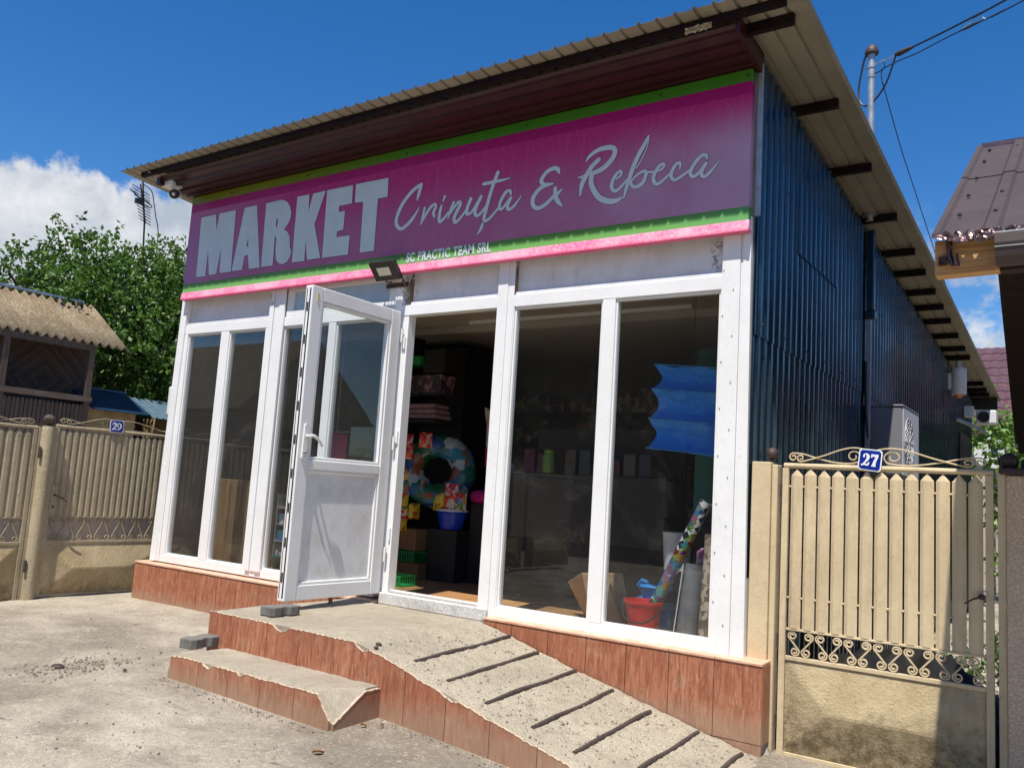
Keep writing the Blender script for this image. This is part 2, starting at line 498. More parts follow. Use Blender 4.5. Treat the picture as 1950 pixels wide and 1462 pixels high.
def m_print(name, cols, scale=9.0, rough=0.3):
    """a many-coloured print (packaging, plastic film) from noise cells"""
    q = NT(name)
    v = q.n('ShaderNodeTexVoronoi')
    v.inputs['Scale'].default_value = scale
    m = q.n('ShaderNodeMapping')
    wv = q.n('ShaderNodeTexNoise')
    wv.inputs['Scale'].default_value = scale * 0.7
    q.l(q.oc(), wv.inputs['Vector'])
    av = q.n('ShaderNodeVectorMath', operation='MULTIPLY_ADD')
    q.l(wv.outputs['Color'], av.inputs[0])
    av.inputs[1].default_value = (2.2 / scale,) * 3
    q.l(q.oc(), av.inputs[2])
    q.l(av.outputs[0], m.inputs[0])
    q.l(m.outputs[0], v.inputs['Vector'])
    sp = q.n('ShaderNodeSeparateColor')
    q.l(v.outputs['Color'], sp.inputs[0])
    r = q.n('ShaderNodeValToRGB')
    r.color_ramp.interpolation = 'CONSTANT'
    e = r.color_ramp.elements
    e[0].color = cols[0] + (1,)
    e[1].position = 1.0 / len(cols)
    e[1].color = cols[1] + (1,)
    for i in range(2, len(cols)):
        k = e.new(i / len(cols))
        k.color = cols[i] + (1,)
    q.l(sp.outputs[0], r.inputs[0])
    q.base(r.outputs[0], rough)
    q.bump(q.noise(25, 4), 0.4, 0.01)
    return q.m

def m_floor():
    q = NT('tan_floor_tiles')
    br = q.n('ShaderNodeTexBrick')
    br.offset = 0.0
    br.inputs['Color1'].default_value = (0.50, 0.27, 0.12, 1)
    br.inputs['Color2'].default_value = (0.42, 0.22, 0.10, 1)
    br.inputs['Mortar'].default_value = (0.12, 0.07, 0.04, 1)
    br.inputs['Scale'].default_value = 1.0
    br.inputs['Mortar Size'].default_value = 0.004
    br.inputs['Brick Width'].default_value = 0.33
    br.inputs['Row Height'].default_value = 0.33
    q.l(q.oc(), br.inputs['Vector'])
    q.base(br.outputs['Color'], 0.35)
    return q.m

M = dict(
    pvc=m_pvc(), panel=m_pvc_dirty(), tile=m_tile(), sill=m_sill_tile(),
    conc=concrete('smooth_cement', (0.34, 0.295, 0.225), (0.46, 0.405, 0.315), (0.25, 0.215, 0.165), 0.0, 0.5, 0.006),
    ramp=concrete('exposed_gravel_cement', (0.36, 0.315, 0.24), (0.50, 0.44, 0.335), (0.27, 0.235, 0.18), 0.50, 0.7, 0.010, 160.0),
    paver=concrete('grey_paver', (0.17, 0.165, 0.15), (0.25, 0.24, 0.22), (0.11, 0.105, 0.095), 0.0, 0.6, 0.004),
    ground=m_ground(),
    cream29=m_cream('lumpy_cream_paint', 0.9, (0.47, 0.39, 0.255), (0.37, 0.30, 0.185), 0.55),
    cream27=m_cream('worn_cream_paint', 0.35),
    creampanel=m_cream('peeling_cream_paint', 0.8, (0.54, 0.44, 0.27), (0.38, 0.29, 0.15), 0.9),
    pinkish=m_cream('rough_pinkish_sheet', 0.8, (0.40, 0.33, 0.27), (0.30, 0.24, 0.19), 0.5),
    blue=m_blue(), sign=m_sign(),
    pinkboard=None,
    letteredge=simple('lettering_outline', (0.10, 0.05, 0.10), 0.5, var=0.1),
    letter=simple('faded_white_film', (0.60, 0.66, 0.68), 0.4, var=0.06, scale=6),
    glass=m_glass('shop_glass'), glassdirty=m_glass('dirty_shop_glass', 0.004, (0.93, 0.95, 0.95)),
    under=simple('beige_sheet_underside', (0.29, 0.26, 0.195), 0.5, var=0.15, scale=3),
    rooftop=simple('roof_sheet_top', (0.10, 0.14, 0.20), 0.35, var=0.2),
    maroon=simple('maroon_coated_steel', (0.040, 0.010, 0.011), 0.36, var=0.25, scale=5, spec=0.35),
    purlin=simple('dark_painted_purlin', (0.012, 0.005, 0.006), 0.6, var=0.2, spec=0.2),
    black=simple('black_plastic', (0.02, 0.02, 0.02), 0.4, var=0.2),
    iron=simple('rusty_dark_iron', (0.075, 0.05, 0.042), 0.6, 0.3, var=0.4, scale=30, bump=0.4),
    rod=simple('rusty_rebar', (0.075, 0.055, 0.05), 0.6, 0.2, var=0.35, scale=40, bump=0.6, bd=0.004),
    galv=simple('galvanised_steel', (0.42, 0.44, 0.45), 0.42, 0.55, var=0.25, scale=14),
    grey=simple('grey_plastic', (0.30, 0.31, 0.32), 0.5, var=0.12),
    acshade=simple('shade_darkened_ac_casing', (0.19, 0.19, 0.205), 0.5, var=0.12, scale=4),  # AC casing colour darkened to stand in for its shaded front
    white=simple('white_plastic', (0.72, 0.72, 0.70), 0.4, var=0.08),
    led=simple('floodlight_window', (0.62, 0.60, 0.50), 0.3, var=0.05),
    plateblue=simple('blue_enamel', (0.006, 0.028, 0.27), 0.22, var=0.2, scale=25),
    platewhite=simple('white_enamel', (0.80, 0.81, 0.84), 0.25, var=0.04),
    leafA=m_leaf('leaf_green', (0.022, 0.058, 0.008), (0.060, 0.135, 0.018), (0.17, 0.27, 0.05)),
    leafB=m_leaf('leaf_dark_green', (0.015, 0.045, 0.010), (0.035, 0.085, 0.016), (0.07, 0.14, 0.03)),
    leafC=m_leaf('leaf_bright_green', (0.07, 0.15, 0.02), (0.13, 0.25, 0.04), (0.24, 0.38, 0.09)),
    bark=simple('bark', (0.10, 0.075, 0.055), 0.9, var=0.4, scale=12, bump=0.6, bd=0.01, st=(3, 3, 1)),
    fibro=m_fibro(), diamond=m_diamond(),
    oldwood=m_wood('old_grey_brown_wood', (0.095, 0.062, 0.042), (0.17, 0.125, 0.09), (40, 40, 2.5)),
    railwood=m_wood('weathered_rail_wood', (0.12, 0.085, 0.06), (0.22, 0.165, 0.12), (40, 3, 40)),
    beam=m_wood('raw_pine', (0.40, 0.20, 0.075), (0.66, 0.40, 0.18), (2.2, 40, 75)),
    darkwood=m_wood('dark_stained_boards', (0.022, 0.013, 0.009), (0.04, 0.024, 0.016), (3, 60, 60)),
    brownroof=simple('brown_coated_sheet', (0.064, 0.046, 0.045), 0.62, var=0.14, scale=5, bump=0.12, spec=0.35),
    foil=simple('crumpled_brown_foil', (0.16, 0.10, 0.09), 0.22, 0.7, var=0.5, scale=18),
    stucco=None, cap=simple('dark_plum_cap', (0.045, 0.022, 0.028), 0.5, var=0.3, bump=0.3),
    rooftile=simple('plum_roof_tile', (0.11, 0.052, 0.060), 0.45, var=0.25, scale=6),
    blueroof=simple('faded_blue_sheet', (0.006, 0.032, 0.070), 0.5, var=0.35, scale=5),
    paleroof=simple('pale_blue_sheet', (0.12, 0.19, 0.24), 0.4, 0.3, var=0.3, scale=9),
    plaster=simple('ochre_plaster', (0.36, 0.25, 0.12), 0.9, var=0.3, scale=5, bump=0.3),
    housewall=simple('beige_house_plaster', (0.42, 0.35, 0.26), 0.9, var=0.2, scale=2),
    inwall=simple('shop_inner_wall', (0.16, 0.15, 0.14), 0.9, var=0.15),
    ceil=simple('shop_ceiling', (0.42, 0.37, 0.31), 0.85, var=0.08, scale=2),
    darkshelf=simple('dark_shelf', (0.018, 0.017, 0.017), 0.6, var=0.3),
    floor=m_floor(),
    marble=concrete('speckled_white_threshold', (0.62, 0.61, 0.58), (0.72, 0.71, 0.68), (0.42, 0.41, 0.39), 0.0, 0.3, 0.003, 90.0),
    cable=simple('black_cable', (0.018, 0.02, 0.03), 0.5, var=0.1),
    whitecable=simple('pale_cable', (0.45, 0.48, 0.52), 0.5, var=0.1),
    stone=concrete('loose_stone', (0.22, 0.19, 0.15), (0.34, 0.30, 0.24), (0.14, 0.12, 0.09), 0.0, 0.6, 0.004),
    dryleaf=simple('dry_leaf', (0.30, 0.15, 0.06), 0.7, var=0.4, scale=60),
    broken=concrete('broken_dark_concrete', (0.17, 0.145, 0.11), (0.30, 0.26, 0.20), (0.09, 0.08, 0.06), 0.3, 1.0, 0.012),
    rim=simple('pale_chipped_edge', (0.50, 0.38, 0.27), 0.85, var=0.3, scale=40, bump=0.4),
)
def m_pinkboard():
    q = NT('faded_pink_film')
    x = q.n('ShaderNodeSeparateXYZ')
    q.l(q.pos(), x.inputs[0])
    mt = q.noise(70.0, 5, 0.8)
    mb = q.noise(1.6, 5, 0.7)
    c = q.mix(q.ramp(mb, 0.4, 0.6), (0.80, 0.13, 0.30), (0.80, 0.36, 0.46))
    c = q.mix(q.math('MULTIPLY', q.ramp(mt, 0.46, 0.62), 0.6), c, (0.86, 0.62, 0.68))
    c = q.mix(q.math('MULTIPLY', q.ramp(x.outputs['Z'], 2.335, 2.315), 0.7), c, (0.70, 0.04, 0.16))
    q.base(c, 0.5)
    return q.m
M['pinkboard'] = m_pinkboard()
def m_stucco():
    q = NT('rough_tan_stucco')
    a = q.noise(3.0, 6, 0.6)
    v = q.noise(85.0, 5, 0.7)
    c = q.mix(q.ramp(a, 0.3, 0.7), (0.64, 0.49, 0.35), (0.76, 0.60, 0.44))
    c = q.mix(q.math('MULTIPLY', q.ramp(v, 0.45, 0.6, 1, 0), 0.35), c, (0.16, 0.12, 0.085))
    q.base(c, 0.95, 0, 0.1)
    q.bump(v, 0.7, 0.008)
    return q.m
M['stucco'] = m_stucco()

# lettering outlines in metres on the sign and plates
SCRIPT_STROKES=[[(2.7411,2.8688,0.0101),(2.7536,2.916,0.0316),(2.7727,2.9866,0.0265)],[(2.7727,2.9866,0.0265),(2.701,2.9567,0.0306),(2.6238,2.8914,0.0321),(2.5685,2.8111,0.0335),(2.5465,2.737,0.0323),(2.5638,2.688,0.0308),(2.6087,2.6643,0.0281),(2.6655,2.6914,0.0291),(2.7165,2.7364,0.0252),(2.771,2.8102,0.0075)],[(2.7953,2.6694,0.0075),(2.8079,2.7135,0.0211),(2.8234,2.7975,0.0211)],[(2.8037,2.6871,0.0124),(2.8449,2.7515,0.0223),(2.8811,2.7948,0.0247),(2.9164,2.8112,0.0246),(2.9315,2.793,0.022),(2.9119,2.753,0.0245),(2.9218,2.7197,0.022)],[(2.9847,2.7908,0.0194),(2.973,2.7394,0.0267),(2.9709,2.6919,0.0279),(2.9827,2.6719,0.0266),(3.017,2.6911,0.0217),(3.0527,2.7285,0.018)],[(3.0082,2.8565,0.0219),(2.9981,2.8234,0.0121)],[(3.0534,2.6863,0.0108),(3.071,2.7418,0.0216),(3.098,2.8011,0.0215)],[(3.0613,2.7063,0.012),(3.1019,2.7585,0.0215),(3.1436,2.7945,0.0261),(3.161,2.7789,0.0261),(3.1363,2.7327,0.0273),(3.1119,2.6838,0.0273),(3.1247,2.6481,0.0261),(3.1614,2.6668,0.0212),(3.2137,2.7221,0.0188)],[(3.2537,2.8046,0.0269),(3.2301,2.7509,0.0281),(3.2246,2.705,0.0269),(3.2415,2.6924,0.0233),(3.2772,2.7133,0.0197),(3.3438,2.8068,0.0266)],[(3.3411,2.8021,0.0266),(3.3119,2.7445,0.0266),(3.2975,2.6951,0.0266),(3.3181,2.6717,0.0254),(3.3538,2.6874,0.0195),(3.3987,2.7373,0.0171)],[(3.4776,2.963,0.0296),(3.4472,2.8885,0.0285),(3.4183,2.7958,0.0285),(3.3955,2.7021,0.0285),(3.3821,2.6427,0.0262),(3.3959,2.6231,0.0239),(3.437,2.6405,0.0204),(3.4986,2.6979,0.018)],[(3.3579,2.8975,0.0243),(3.4464,2.8989,0.0251),(3.5305,2.9008,0.0169),(3.5923,2.9061,0.0045)],[(3.3731,2.6031,0.0228),(3.3633,2.5738,0.0251),(3.3359,2.5339,0.008)],[(3.6013,2.7888,0.0189),(3.5938,2.8101,0.0211),(3.5613,2.8099,0.0246),(3.5236,2.76,0.0258),(3.5095,2.7115,0.0247),(3.5232,2.6894,0.0224),(3.5517,2.7056,0.0201),(3.6034,2.7609,0.0244)],[(3.6034,2.7609,0.0255),(3.5833,2.7161,0.0244),(3.5827,2.6861,0.0244),(3.6067,2.6803,0.0221),(3.6455,2.7073,0.0198),(3.6907,2.763,0.0055)],[(3.9851,2.877,0.0146),(3.976,2.901,0.0292),(3.9446,2.9153,0.0294),(3.8943,2.9033,0.0276),(3.8581,2.8684,0.0287),(3.8472,2.8384,0.0297),(3.8696,2.8144,0.0276),(3.9059,2.8088,0.0245),(3.9466,2.8091,0.0097)],[(3.9059,2.8088,0.0245),(3.8452,2.7933,0.0297),(3.7965,2.7462,0.0318),(3.7866,2.7022,0.0328),(3.8021,2.6683,0.0307),(3.8394,2.654,0.0295),(3.8946,2.6732,0.0273),(3.9478,2.7148,0.0272),(3.9868,2.7358,0.0241),(4.0153,2.7604,0.0096)],[(3.9617,2.7731,0.0291),(3.9677,2.7208,0.0338),(3.9907,2.6773,0.0317),(4.0229,2.6438,0.0115)],[(4.2835,2.9171,0.0297),(4.2379,2.8812,0.0327),(4.1979,2.8265,0.0347),(4.1674,2.77,0.0329),(4.1574,2.6948,0.0122)],[(4.1327,2.8195,0.0066),(4.1644,2.8188,0.0188),(4.1979,2.8265,0.0234)],[(4.1877,2.9162,0.0066),(4.21,2.9476,0.0226),(4.261,2.9781,0.028),(4.3174,2.9875,0.0324),(4.3741,2.9815,0.0321),(4.3986,2.9575,0.0338),(4.3872,2.912,0.0347),(4.3429,2.8677,0.0349),(4.2926,2.8415,0.0333),(4.2313,2.8298,0.028)],[(4.2367,2.8202,0.0326),(4.2349,2.7681,0.0353),(4.2623,2.7073,0.0369),(4.308,2.653,0.0384),(4.375,2.6239,0.0379),(4.4304,2.6222,0.0295),(4.475,2.6411,0.0062)],[(4.4209,2.7664,0.0135),(4.4455,2.7796,0.0153),(4.4536,2.7996,0.018),(4.4415,2.8123,0.018),(4.4106,2.7874,0.0226),(4.3898,2.7435,0.0254),(4.3894,2.7093,0.0253),(4.4091,2.6871,0.0234),(4.4408,2.695,0.0206),(4.4929,2.7442,0.016)],[(4.6322,3.0082,0.0159),(4.6078,2.962,0.0274),(4.5706,2.9009,0.0293),(4.5341,2.8224,0.0311),(4.5107,2.7499,0.0293),(4.4914,2.6851,0.024),(4.4786,2.6257,0.0071)],[(4.6352,2.9907,0.0062),(4.6224,2.9339,0.007),(4.5903,2.8635,0.0079),(4.557,2.8143,0.0106)],[(4.525,2.7349,0.0133),(4.5638,2.7667,0.0159),(4.6074,2.7847,0.021),(4.6258,2.7691,0.0245),(4.6107,2.7171,0.0262),(4.5763,2.6931,0.0263),(4.5405,2.6944,0.0221),(4.5211,2.7228,0.0222)],[(4.6254,2.7775,0.0157),(4.6477,2.7718,0.0148),(4.6785,2.7688,0.0147)],[(4.7089,2.7679,0.0129),(4.7343,2.7802,0.0146),(4.7464,2.7989,0.0171),(4.7373,2.8109,0.018),(4.7078,2.793,0.0224),(4.6814,2.7516,0.0251),(4.6788,2.7146,0.025),(4.6952,2.6891,0.0232),(4.7253,2.6927,0.0197),(4.7916,2.7418,0.0144)],[(4.8504,2.7525,0.0059),(4.8532,2.7848,0.0168),(4.8463,2.8004,0.016),(4.8235,2.7899,0.0212),(4.7997,2.7528,0.0229),(4.797,2.7162,0.0229),(4.8191,2.6942,0.0211),(4.8564,2.7066,0.0184),(4.9135,2.7379,0.0141)],[(5.022,2.7922,0.0106),(5.0192,2.8128,0.0205),(4.9966,2.8209,0.0206),(4.9608,2.7948,0.0232),(4.9295,2.7515,0.0241),(4.9205,2.7165,0.0232),(4.9399,2.6951,0.0215),(4.9721,2.712,0.0189),(5.0189,2.7646,0.0229)],[(5.0169,2.7649,0.0229),(4.9959,2.7282,0.0221),(4.993,2.6965,0.0221),(5.0137,2.6851,0.0204),(5.053,2.7147,0.0179),(5.1049,2.7717,0.004)]]
BLOCK_LETTERS=[([(0.0856,3.0872),(0.3024,3.089),(0.3345,2.9293),(0.3553,3.0904),(0.5854,3.0914),(0.6047,2.5226),(0.4452,2.5255),(0.4307,2.7697),(0.3981,2.5197),(0.2939,2.5198),(0.2412,2.7651),(0.241,2.5162),(0.1028,2.5191)],None),([(0.7075,3.0947),(0.8732,3.0948),(0.994,2.5222),(0.8504,2.5243),(0.8178,2.6546),(0.7736,2.6472),(0.7572,2.5246),(0.6126,2.5263)],[(0.7975,2.8277),(0.8124,2.7322),(0.7876,2.7322)]),([(0.9965,3.0938),(1.0903,3.0956),(1.1842,3.0983),(1.2322,3.0881),(1.2741,3.0648),(1.3104,3.0247),(1.3332,2.9707),(1.3354,2.9277),(1.3214,2.8923),(1.2956,2.8583),(1.2618,2.8263),(1.2945,2.8121),(1.3203,2.7913),(1.3396,2.7625),(1.3472,2.7351),(1.3585,2.6546),(1.3777,2.6419),(1.3799,2.6102),(1.3698,2.5745),(1.3405,2.5407),(1.3119,2.5279),(1.2743,2.5237),(1.238,2.5353),(1.2121,2.5539),(1.1941,2.5877),(1.183,2.6315),(1.1767,2.7177),(1.1752,2.7715),(1.1628,2.7864),(1.1545,2.7633),(1.162,2.5244),(1.0119,2.5258)],[(1.1605,2.9376),(1.174,2.925),(1.1744,2.9061),(1.17,2.8609),(1.1565,2.8572),(1.1513,2.8929),(1.1537,2.9304)]),([(1.393,3.0948),(1.539,3.0938),(1.5507,2.9451),(1.5843,3.0929),(1.7334,3.0967),(1.6359,2.8259),(1.7429,2.5291),(1.5878,2.5281),(1.5486,2.6973),(1.5541,2.5229),(1.403,2.525)],None),([(1.7518,3.0968),(2.0452,3.0945),(2.0518,2.9437),(1.908,2.9416),(1.9088,2.8913),(1.9803,2.8929),(1.9779,2.7369),(1.9093,2.7313),(1.9091,2.6833),(2.0569,2.6807),(2.057,2.5239),(1.763,2.527)],None),([(2.0789,3.0977),(2.4274,3.0935),(2.4334,2.9409),(2.333,2.9419),(2.3368,2.5237),(2.1853,2.5239),(2.1761,2.9382),(2.0834,2.9448)],None)]
TWO27=[[(5.9038,1.0554,0.0103),(5.9052,1.0641,0.0064),(5.9126,1.0682,0.0064),(5.9214,1.0639,0.0115),(5.9246,1.0534,0.0153),(5.9204,1.0402,0.0128),(5.9093,1.0266,0.0077),(5.897,1.0124,0.0064)],[(5.8927,1.0123,0.009),(5.9057,1.0153,0.009),(5.9207,1.0119,0.0096),(5.9274,1.0233,0.0064)]]
SEVEN27=[(5.9412,1.0684),(5.9473,1.0666),(5.9756,1.0648),(5.9745,1.0523),(5.9649,1.0311),(5.9602,1.0153),(5.9615,1.0016),(5.9381,1.004),(5.943,1.0121),(5.9502,1.0306),(5.961,1.0519),(5.9475,1.0548),(5.9426,1.0487),(5.937,1.0512)]
PLATE27=[(5.8936,1.0935),(5.9828,1.0859),(5.9921,1.0737),(5.9837,0.9888),(5.974,0.9786),(5.8861,0.989),(5.8747,0.9991),(5.8831,1.0846)]
STR29=[[(-0.2658,1.1367,0.015),(-0.2651,1.1468,0.0094),(-0.254,1.1507,0.0094),(-0.2434,1.1435,0.0169),(-0.2399,1.1319,0.0169),(-0.2458,1.1166,0.0132),(-0.2593,1.1006,0.0094),(-0.2696,1.0905,0.0084)],[(-0.2723,1.0893,0.0094),(-0.2544,1.0928,0.0094),(-0.2386,1.0906,0.0103),(-0.2329,1.0994,0.0075)],[(-0.212,1.1503,0.0057),(-0.2223,1.1391,0.0113),(-0.2224,1.1244,0.0113),(-0.2152,1.114,0.0085),(-0.2052,1.1122,0.0047)],[(-0.2109,1.1495,0.0057),(-0.195,1.14,0.0142),(-0.19,1.1238,0.0161),(-0.1937,1.1068,0.0142),(-0.2048,1.0938,0.0104),(-0.2179,1.0889,0.0085)]]
PLATE29=[(-0.2819,1.1717),(-0.1849,1.1761),(-0.1642,1.1615),(-0.1638,1.0801),(-0.1765,1.0641),(-0.2816,1.0637),(-0.2889,1.0758),(-0.2933,1.1559)]

# ---------------------------------------------------------------- mesh helpers
ORI = {}
class MB:
    def __init__(s):
        s.v = []; s.f = []; s.mi = []
    def add(s, vs, fs, mi=0):
        o = len(s.v)
        s.v.extend([tuple(map(float, p)) for p in vs])
        s.f.extend([tuple(i + o for i in f) for f in fs])
        s.mi.extend([mi] * len(fs))
        return s
    def box(s, x0, x1, y0, y1, z0, z1, mi=0):
        vs = [(x0, y0, z0), (x1, y0, z0), (x1, y1, z0), (x0, y1, z0), (x0, y0, z1), (x1, y0, z1), (x1, y1, z1), (x0, y1, z1)]
        fs = [(3, 2, 1, 0), (4, 5, 6, 7), (0, 1, 5, 4), (1, 2, 6, 5), (2, 3, 7, 6), (3, 0, 4, 7)]
        return s.add(vs, fs, mi)
    def hexa(s, p, mi=0):
        """eight corners: bottom four then top four"""
        return s.add(p, [(3, 2, 1, 0), (4, 5, 6, 7), (0, 1, 5, 4), (1, 2, 6, 5), (2, 3, 7, 6), (3, 0, 4, 7)], mi)
    def prism(s, pts, ax, a, b, mi=0, holes=None, mside=None):
        """2D outline extruded along ax ('x': (y,z), 'y': (x,z), 'z': (x,y)) from a to b"""
        loops = [list(pts)] + [list(h) for h in (holes or [])]
        def P(q, t):
            return {'x': (t, q[0], q[1]), 'y': (q[0], t, q[1]), 'z': (q[0], q[1], t)}[ax]
        flat = [q for l in loops for q in l]
        tris = tessellate_polygon([[Vector((q[0], q[1], 0)) for q in l] for l in loops])
        n = len(flat)
        vs = [P(q, a) for q in flat] + [P(q, b) for q in flat]
        fs = [tuple(t) for t in tris] + [tuple(i + n for i in reversed(t)) for t in tris]
        s.add(vs, fs, mi)
        o = len(s.v) - 2 * n
        k = 0
        for l in loops:
            m = len(l)
            for i in range(m):
                j = (i + 1) % m
                s.f.append((o + k + i, o + k + j, o + n + k + j, o + n + k + i))
                s.mi.append(mi if mside is None else mside)
            k += m
        return s
    def tube(s, path, r, n=8, mi=0):
        P = [Vector(p) for p in path]
        rs = r if isinstance(r, (list, tuple)) else [r] * len(P)
        vs = []
        prev = None
        for i, p in enumerate(P):
            t = (P[min(i + 1, len(P) - 1)] - P[max(i - 1, 0)]).normalized()
            if prev is None:
                a = t.orthogonal().normalized()
            else:
                a = (prev - t * prev.dot(t))
                a = a.normalized() if a.length > 1e-6 else t.orthogonal().normalized()
            prev = a
            b = t.cross(a)
            for k in range(n):
                w = 2 * math.pi * k / n
                vs.append(p + (a * math.cos(w) + b * math.sin(w)) * rs[i])
        fs = []
        for i in range(len(P) - 1):
            for k in range(n):
                k2 = (k + 1) % n
                fs.append((i * n + k, i * n + k2, (i + 1) * n + k2, (i + 1) * n + k))
        fs.append(tuple(range(n - 1, -1, -1)))
        fs.append(tuple((len(P) - 1) * n + k for k in range(n)))
        return s.add(vs, fs, mi)
    def lathe(s, prof, c, n=20, mi=0, ax='z', ribs=0):
        vs = []; fs = []
        for r, h in prof:
            for k in range(n):
                w = 2 * math.pi * k / n
                rr = r * (1 + (0.07 * math.cos(ribs * w) if ribs else 0))
                a, b = rr * math.cos(w), rr * math.sin(w)
                q = {'z': (a, b, h), 'y': (a, h, b), 'x': (h, a, b)}[ax]
                vs.append((c[0] + q[0], c[1] + q[1], c[2] + q[2]))
        m = len(prof)
        for i in range(m - 1):
            for k in range(n):
                k2 = (k + 1) % n
                fs.append((i * n + k, i * n + k2, (i + 1) * n + k2, (i + 1) * n + k))
        fs.append(tuple(range(n - 1, -1, -1)))
        fs.append(tuple((m - 1) * n + k for k in range(n)))
        return s.add(vs, fs, mi)
    def grid(s, fn, us, vs_, mi=0):
        nu, nv = len(us), len(vs_)
        pts = [fn(u, v) for v in vs_ for u in us]
        fs = [(j * nu + i, j * nu + i + 1, (j + 1) * nu + i + 1, (j + 1) * nu + i) for j in range(nv - 1) for i in range(nu - 1)]
        return s.add(pts, fs, mi)
    def build(s, name, mats, parent=None, smooth=False, bevel=0.0, fix=True):
        off = Vector(ORI.get(parent, (0, 0, 0))) if parent else Vector((0, 0, 0))
        me = bpy.data.meshes.new(name)
        me.from_pydata([(p[0] - off.x, p[1] - off.y, p[2] - off.z) for p in s.v], [], s.f)
        if not isinstance(mats, (list, tuple)):
            mats = [mats]
        for m in mats:
            me.materials.append(m)
        me.polygons.foreach_set('material_index', s.mi)
        me.update()
        if fix:
            bm = bmesh.new(); bm.from_mesh(me)
            bmesh.ops.recalc_face_normals(bm, faces=bm.faces)
            bm.to_mesh(me); bm.free()
        if smooth:
            me.polygons.foreach_set('use_smooth', [True] * len(me.polygons))
            try:
                me.set_sharp_from_angle(angle=R(40))
            except Exception:
                pass
        o = bpy.data.objects.new(name, me)
        COL.objects.link(o)
        if parent:
            o.parent = parent
            ORI[o] = tuple(off)
        if bevel:
            b = o.modifiers.new('bevel', 'BEVEL')
            b.width = bevel; b.segments = 2; b.limit_method = 'ANGLE'; b.angle_limit = R(40)
            b.harden_normals = False
        return o

def tag(o, label=None, cat=None, group=None, kind=None):
    if label: o['label'] = label
    if cat: o['category'] = cat
    if group: o['group'] = group
    if kind: o['kind'] = kind
    return o
def thing(name, loc, label, cat, group=None):
    o = bpy.data.objects.new(name, None)
    COL.objects.link(o)
    o.location = loc
    o.empty_display_size = 0.1
    ORI[o] = tuple(loc)
    return tag(o, label, cat, group)
def children(o):
    return [c for c in bpy.data.objects if c.parent == o]
def copy_tree(o, parent=None):
    c = o.copy(); COL.objects.link(c)
    if parent: c.parent = parent
    for ch in children(o):
        copy_tree(ch, c)
    return c
def catmull(pts, k=6):
    P = [np.array(p, float) for p in pts]
    P = [2 * P[0] - P[1]] + P + [2 * P[-1] - P[-2]]
    out = []
    for i in range(1, len(P) - 2):
        for j in range(k):
            t = j / k
            a, b, c, d = P[i - 1], P[i], P[i + 1], P[i + 2]
            out.append(0.5 * ((2 * b) + (c - a) * t + (2 * a - 5 * b + 4 * c - d) * t * t + (3 * b - a - 3 * c + d) * t ** 3))
    out.append(P[-2])
    return out
def ribbon(mb, stroke, ax, t0, sgn, thick=0.0015, k=6, mi=0, slope=4e-6):
    """brush stroke: centre line with widths, drawn in the plane ax = t0; rises a hair along its length"""
    pts = catmull(stroke, k)
    L_, R_ = [], []
    n = len(pts)
    for i, p in enumerate(pts):
        a = pts[max(0, i - 1)]; b = pts[min(n - 1, i + 1)]
        d = np.array([b[0] - a[0], b[1] - a[1]]); d /= (np.linalg.norm(d) + 1e-9)
        w = max(0.0012, p[2]) / 2
        nn = np.array([-d[1], d[0]])
        if i == 0:
            st = []
            for q in (0.35, 0.8):
                st.append((p[0] - d[0] * w * math.cos(math.asin(q)), p[1] - d[1] * w * math.cos(math.asin(q)), nn * w * q))
            for x, z, o in st:
                L_.append((x + o[0], z + o[1])); R_.append((x - o[0], z - o[1]))
        L_.append((p[0] + nn[0] * w, p[1] + nn[1] * w)); R_.append((p[0] - nn[0] * w, p[1] - nn[1] * w))
        if i == n - 1:
            for q in (0.8, 0.35):
                c_ = math.cos(math.asin(q)); o = nn * w * q
                L_.append((p[0] + d[0] * w * c_ + o[0], p[1] + d[1] * w * c_ + o[1]))
                R_.append((p[0] + d[0] * w * c_ - o[0], p[1] + d[1] * w * c_ - o[1]))
    def P(q, t):
        return (q[0], t, q[1]) if ax == 'y' else (t, q[0], q[1])
    m = len(L_)
    vs = []
    for i in range(m):
        t = t0 + sgn * (thick + slope * i)
        vs += [P(L_[i], t), P(R_[i], t), P(L_[i], t0), P(R_[i], t0)]
    fs = []
    for i in range(m - 1):
        a, b = 4 * i, 4 * (i + 1)
        fs += [(a, a + 1, b + 1, b), (a, b, b + 2, a + 2), (a + 1, a + 3, b + 3, b + 1)]
    fs += [(0, 2, 3, 1), (4 * m - 4, 4 * m - 3, 4 * m - 1, 4 * m - 2)]
    mb.add(vs, fs, mi)

rnd = random.Random(7)
def ground_z(x, y):
    xs = [-40, -1, 2.5, 3.82, 4.7, 5.44, 6.9, 9, 40]
    zs = [-0.42, -0.405, -0.402, -0.43, -0.49, -0.525, -0.575, -0.62, -0.7]
    z = float(np.interp(x, xs, zs))
    if y < -0.6:
        z -= 0.022 * min(3.5, -0.6 - y)
    return z

# ---------------------------------------------------------------- ground: one sheet to the horizon
def axis(a0, a1, step, far, growth=1.35):
    mid = list(np.arange(a0, a1 + 1e-6, step))
    lo, hi, s = [a0], [a1], step
    while hi[-1] < far:
        s *= growth; hi.append(hi[-1] + s); lo.append(lo[-1] - s)
    return sorted(lo[1:]) + mid + hi[1:]
gx = axis(-1.0, 7.2, 0.045, 600); gy = axis(-4.2, 0.6, 0.045, 600)
from mathutils import noise as mn
def gfn(x, y):
    z = ground_z(x, y)
    if abs(x) < 12 and abs(y) < 12:
        z += 0.008 * mn.noise(Vector((x * 0.9, y * 0.9, 0))) + 0.0012 * mn.noise(Vector((x * 5, y * 5, 3)))
    return (x, y, z)
g = MB().grid(gfn, gx, gy).build('ground', M['ground'], smooth=True, fix=False)
tag(g, kind='structure')

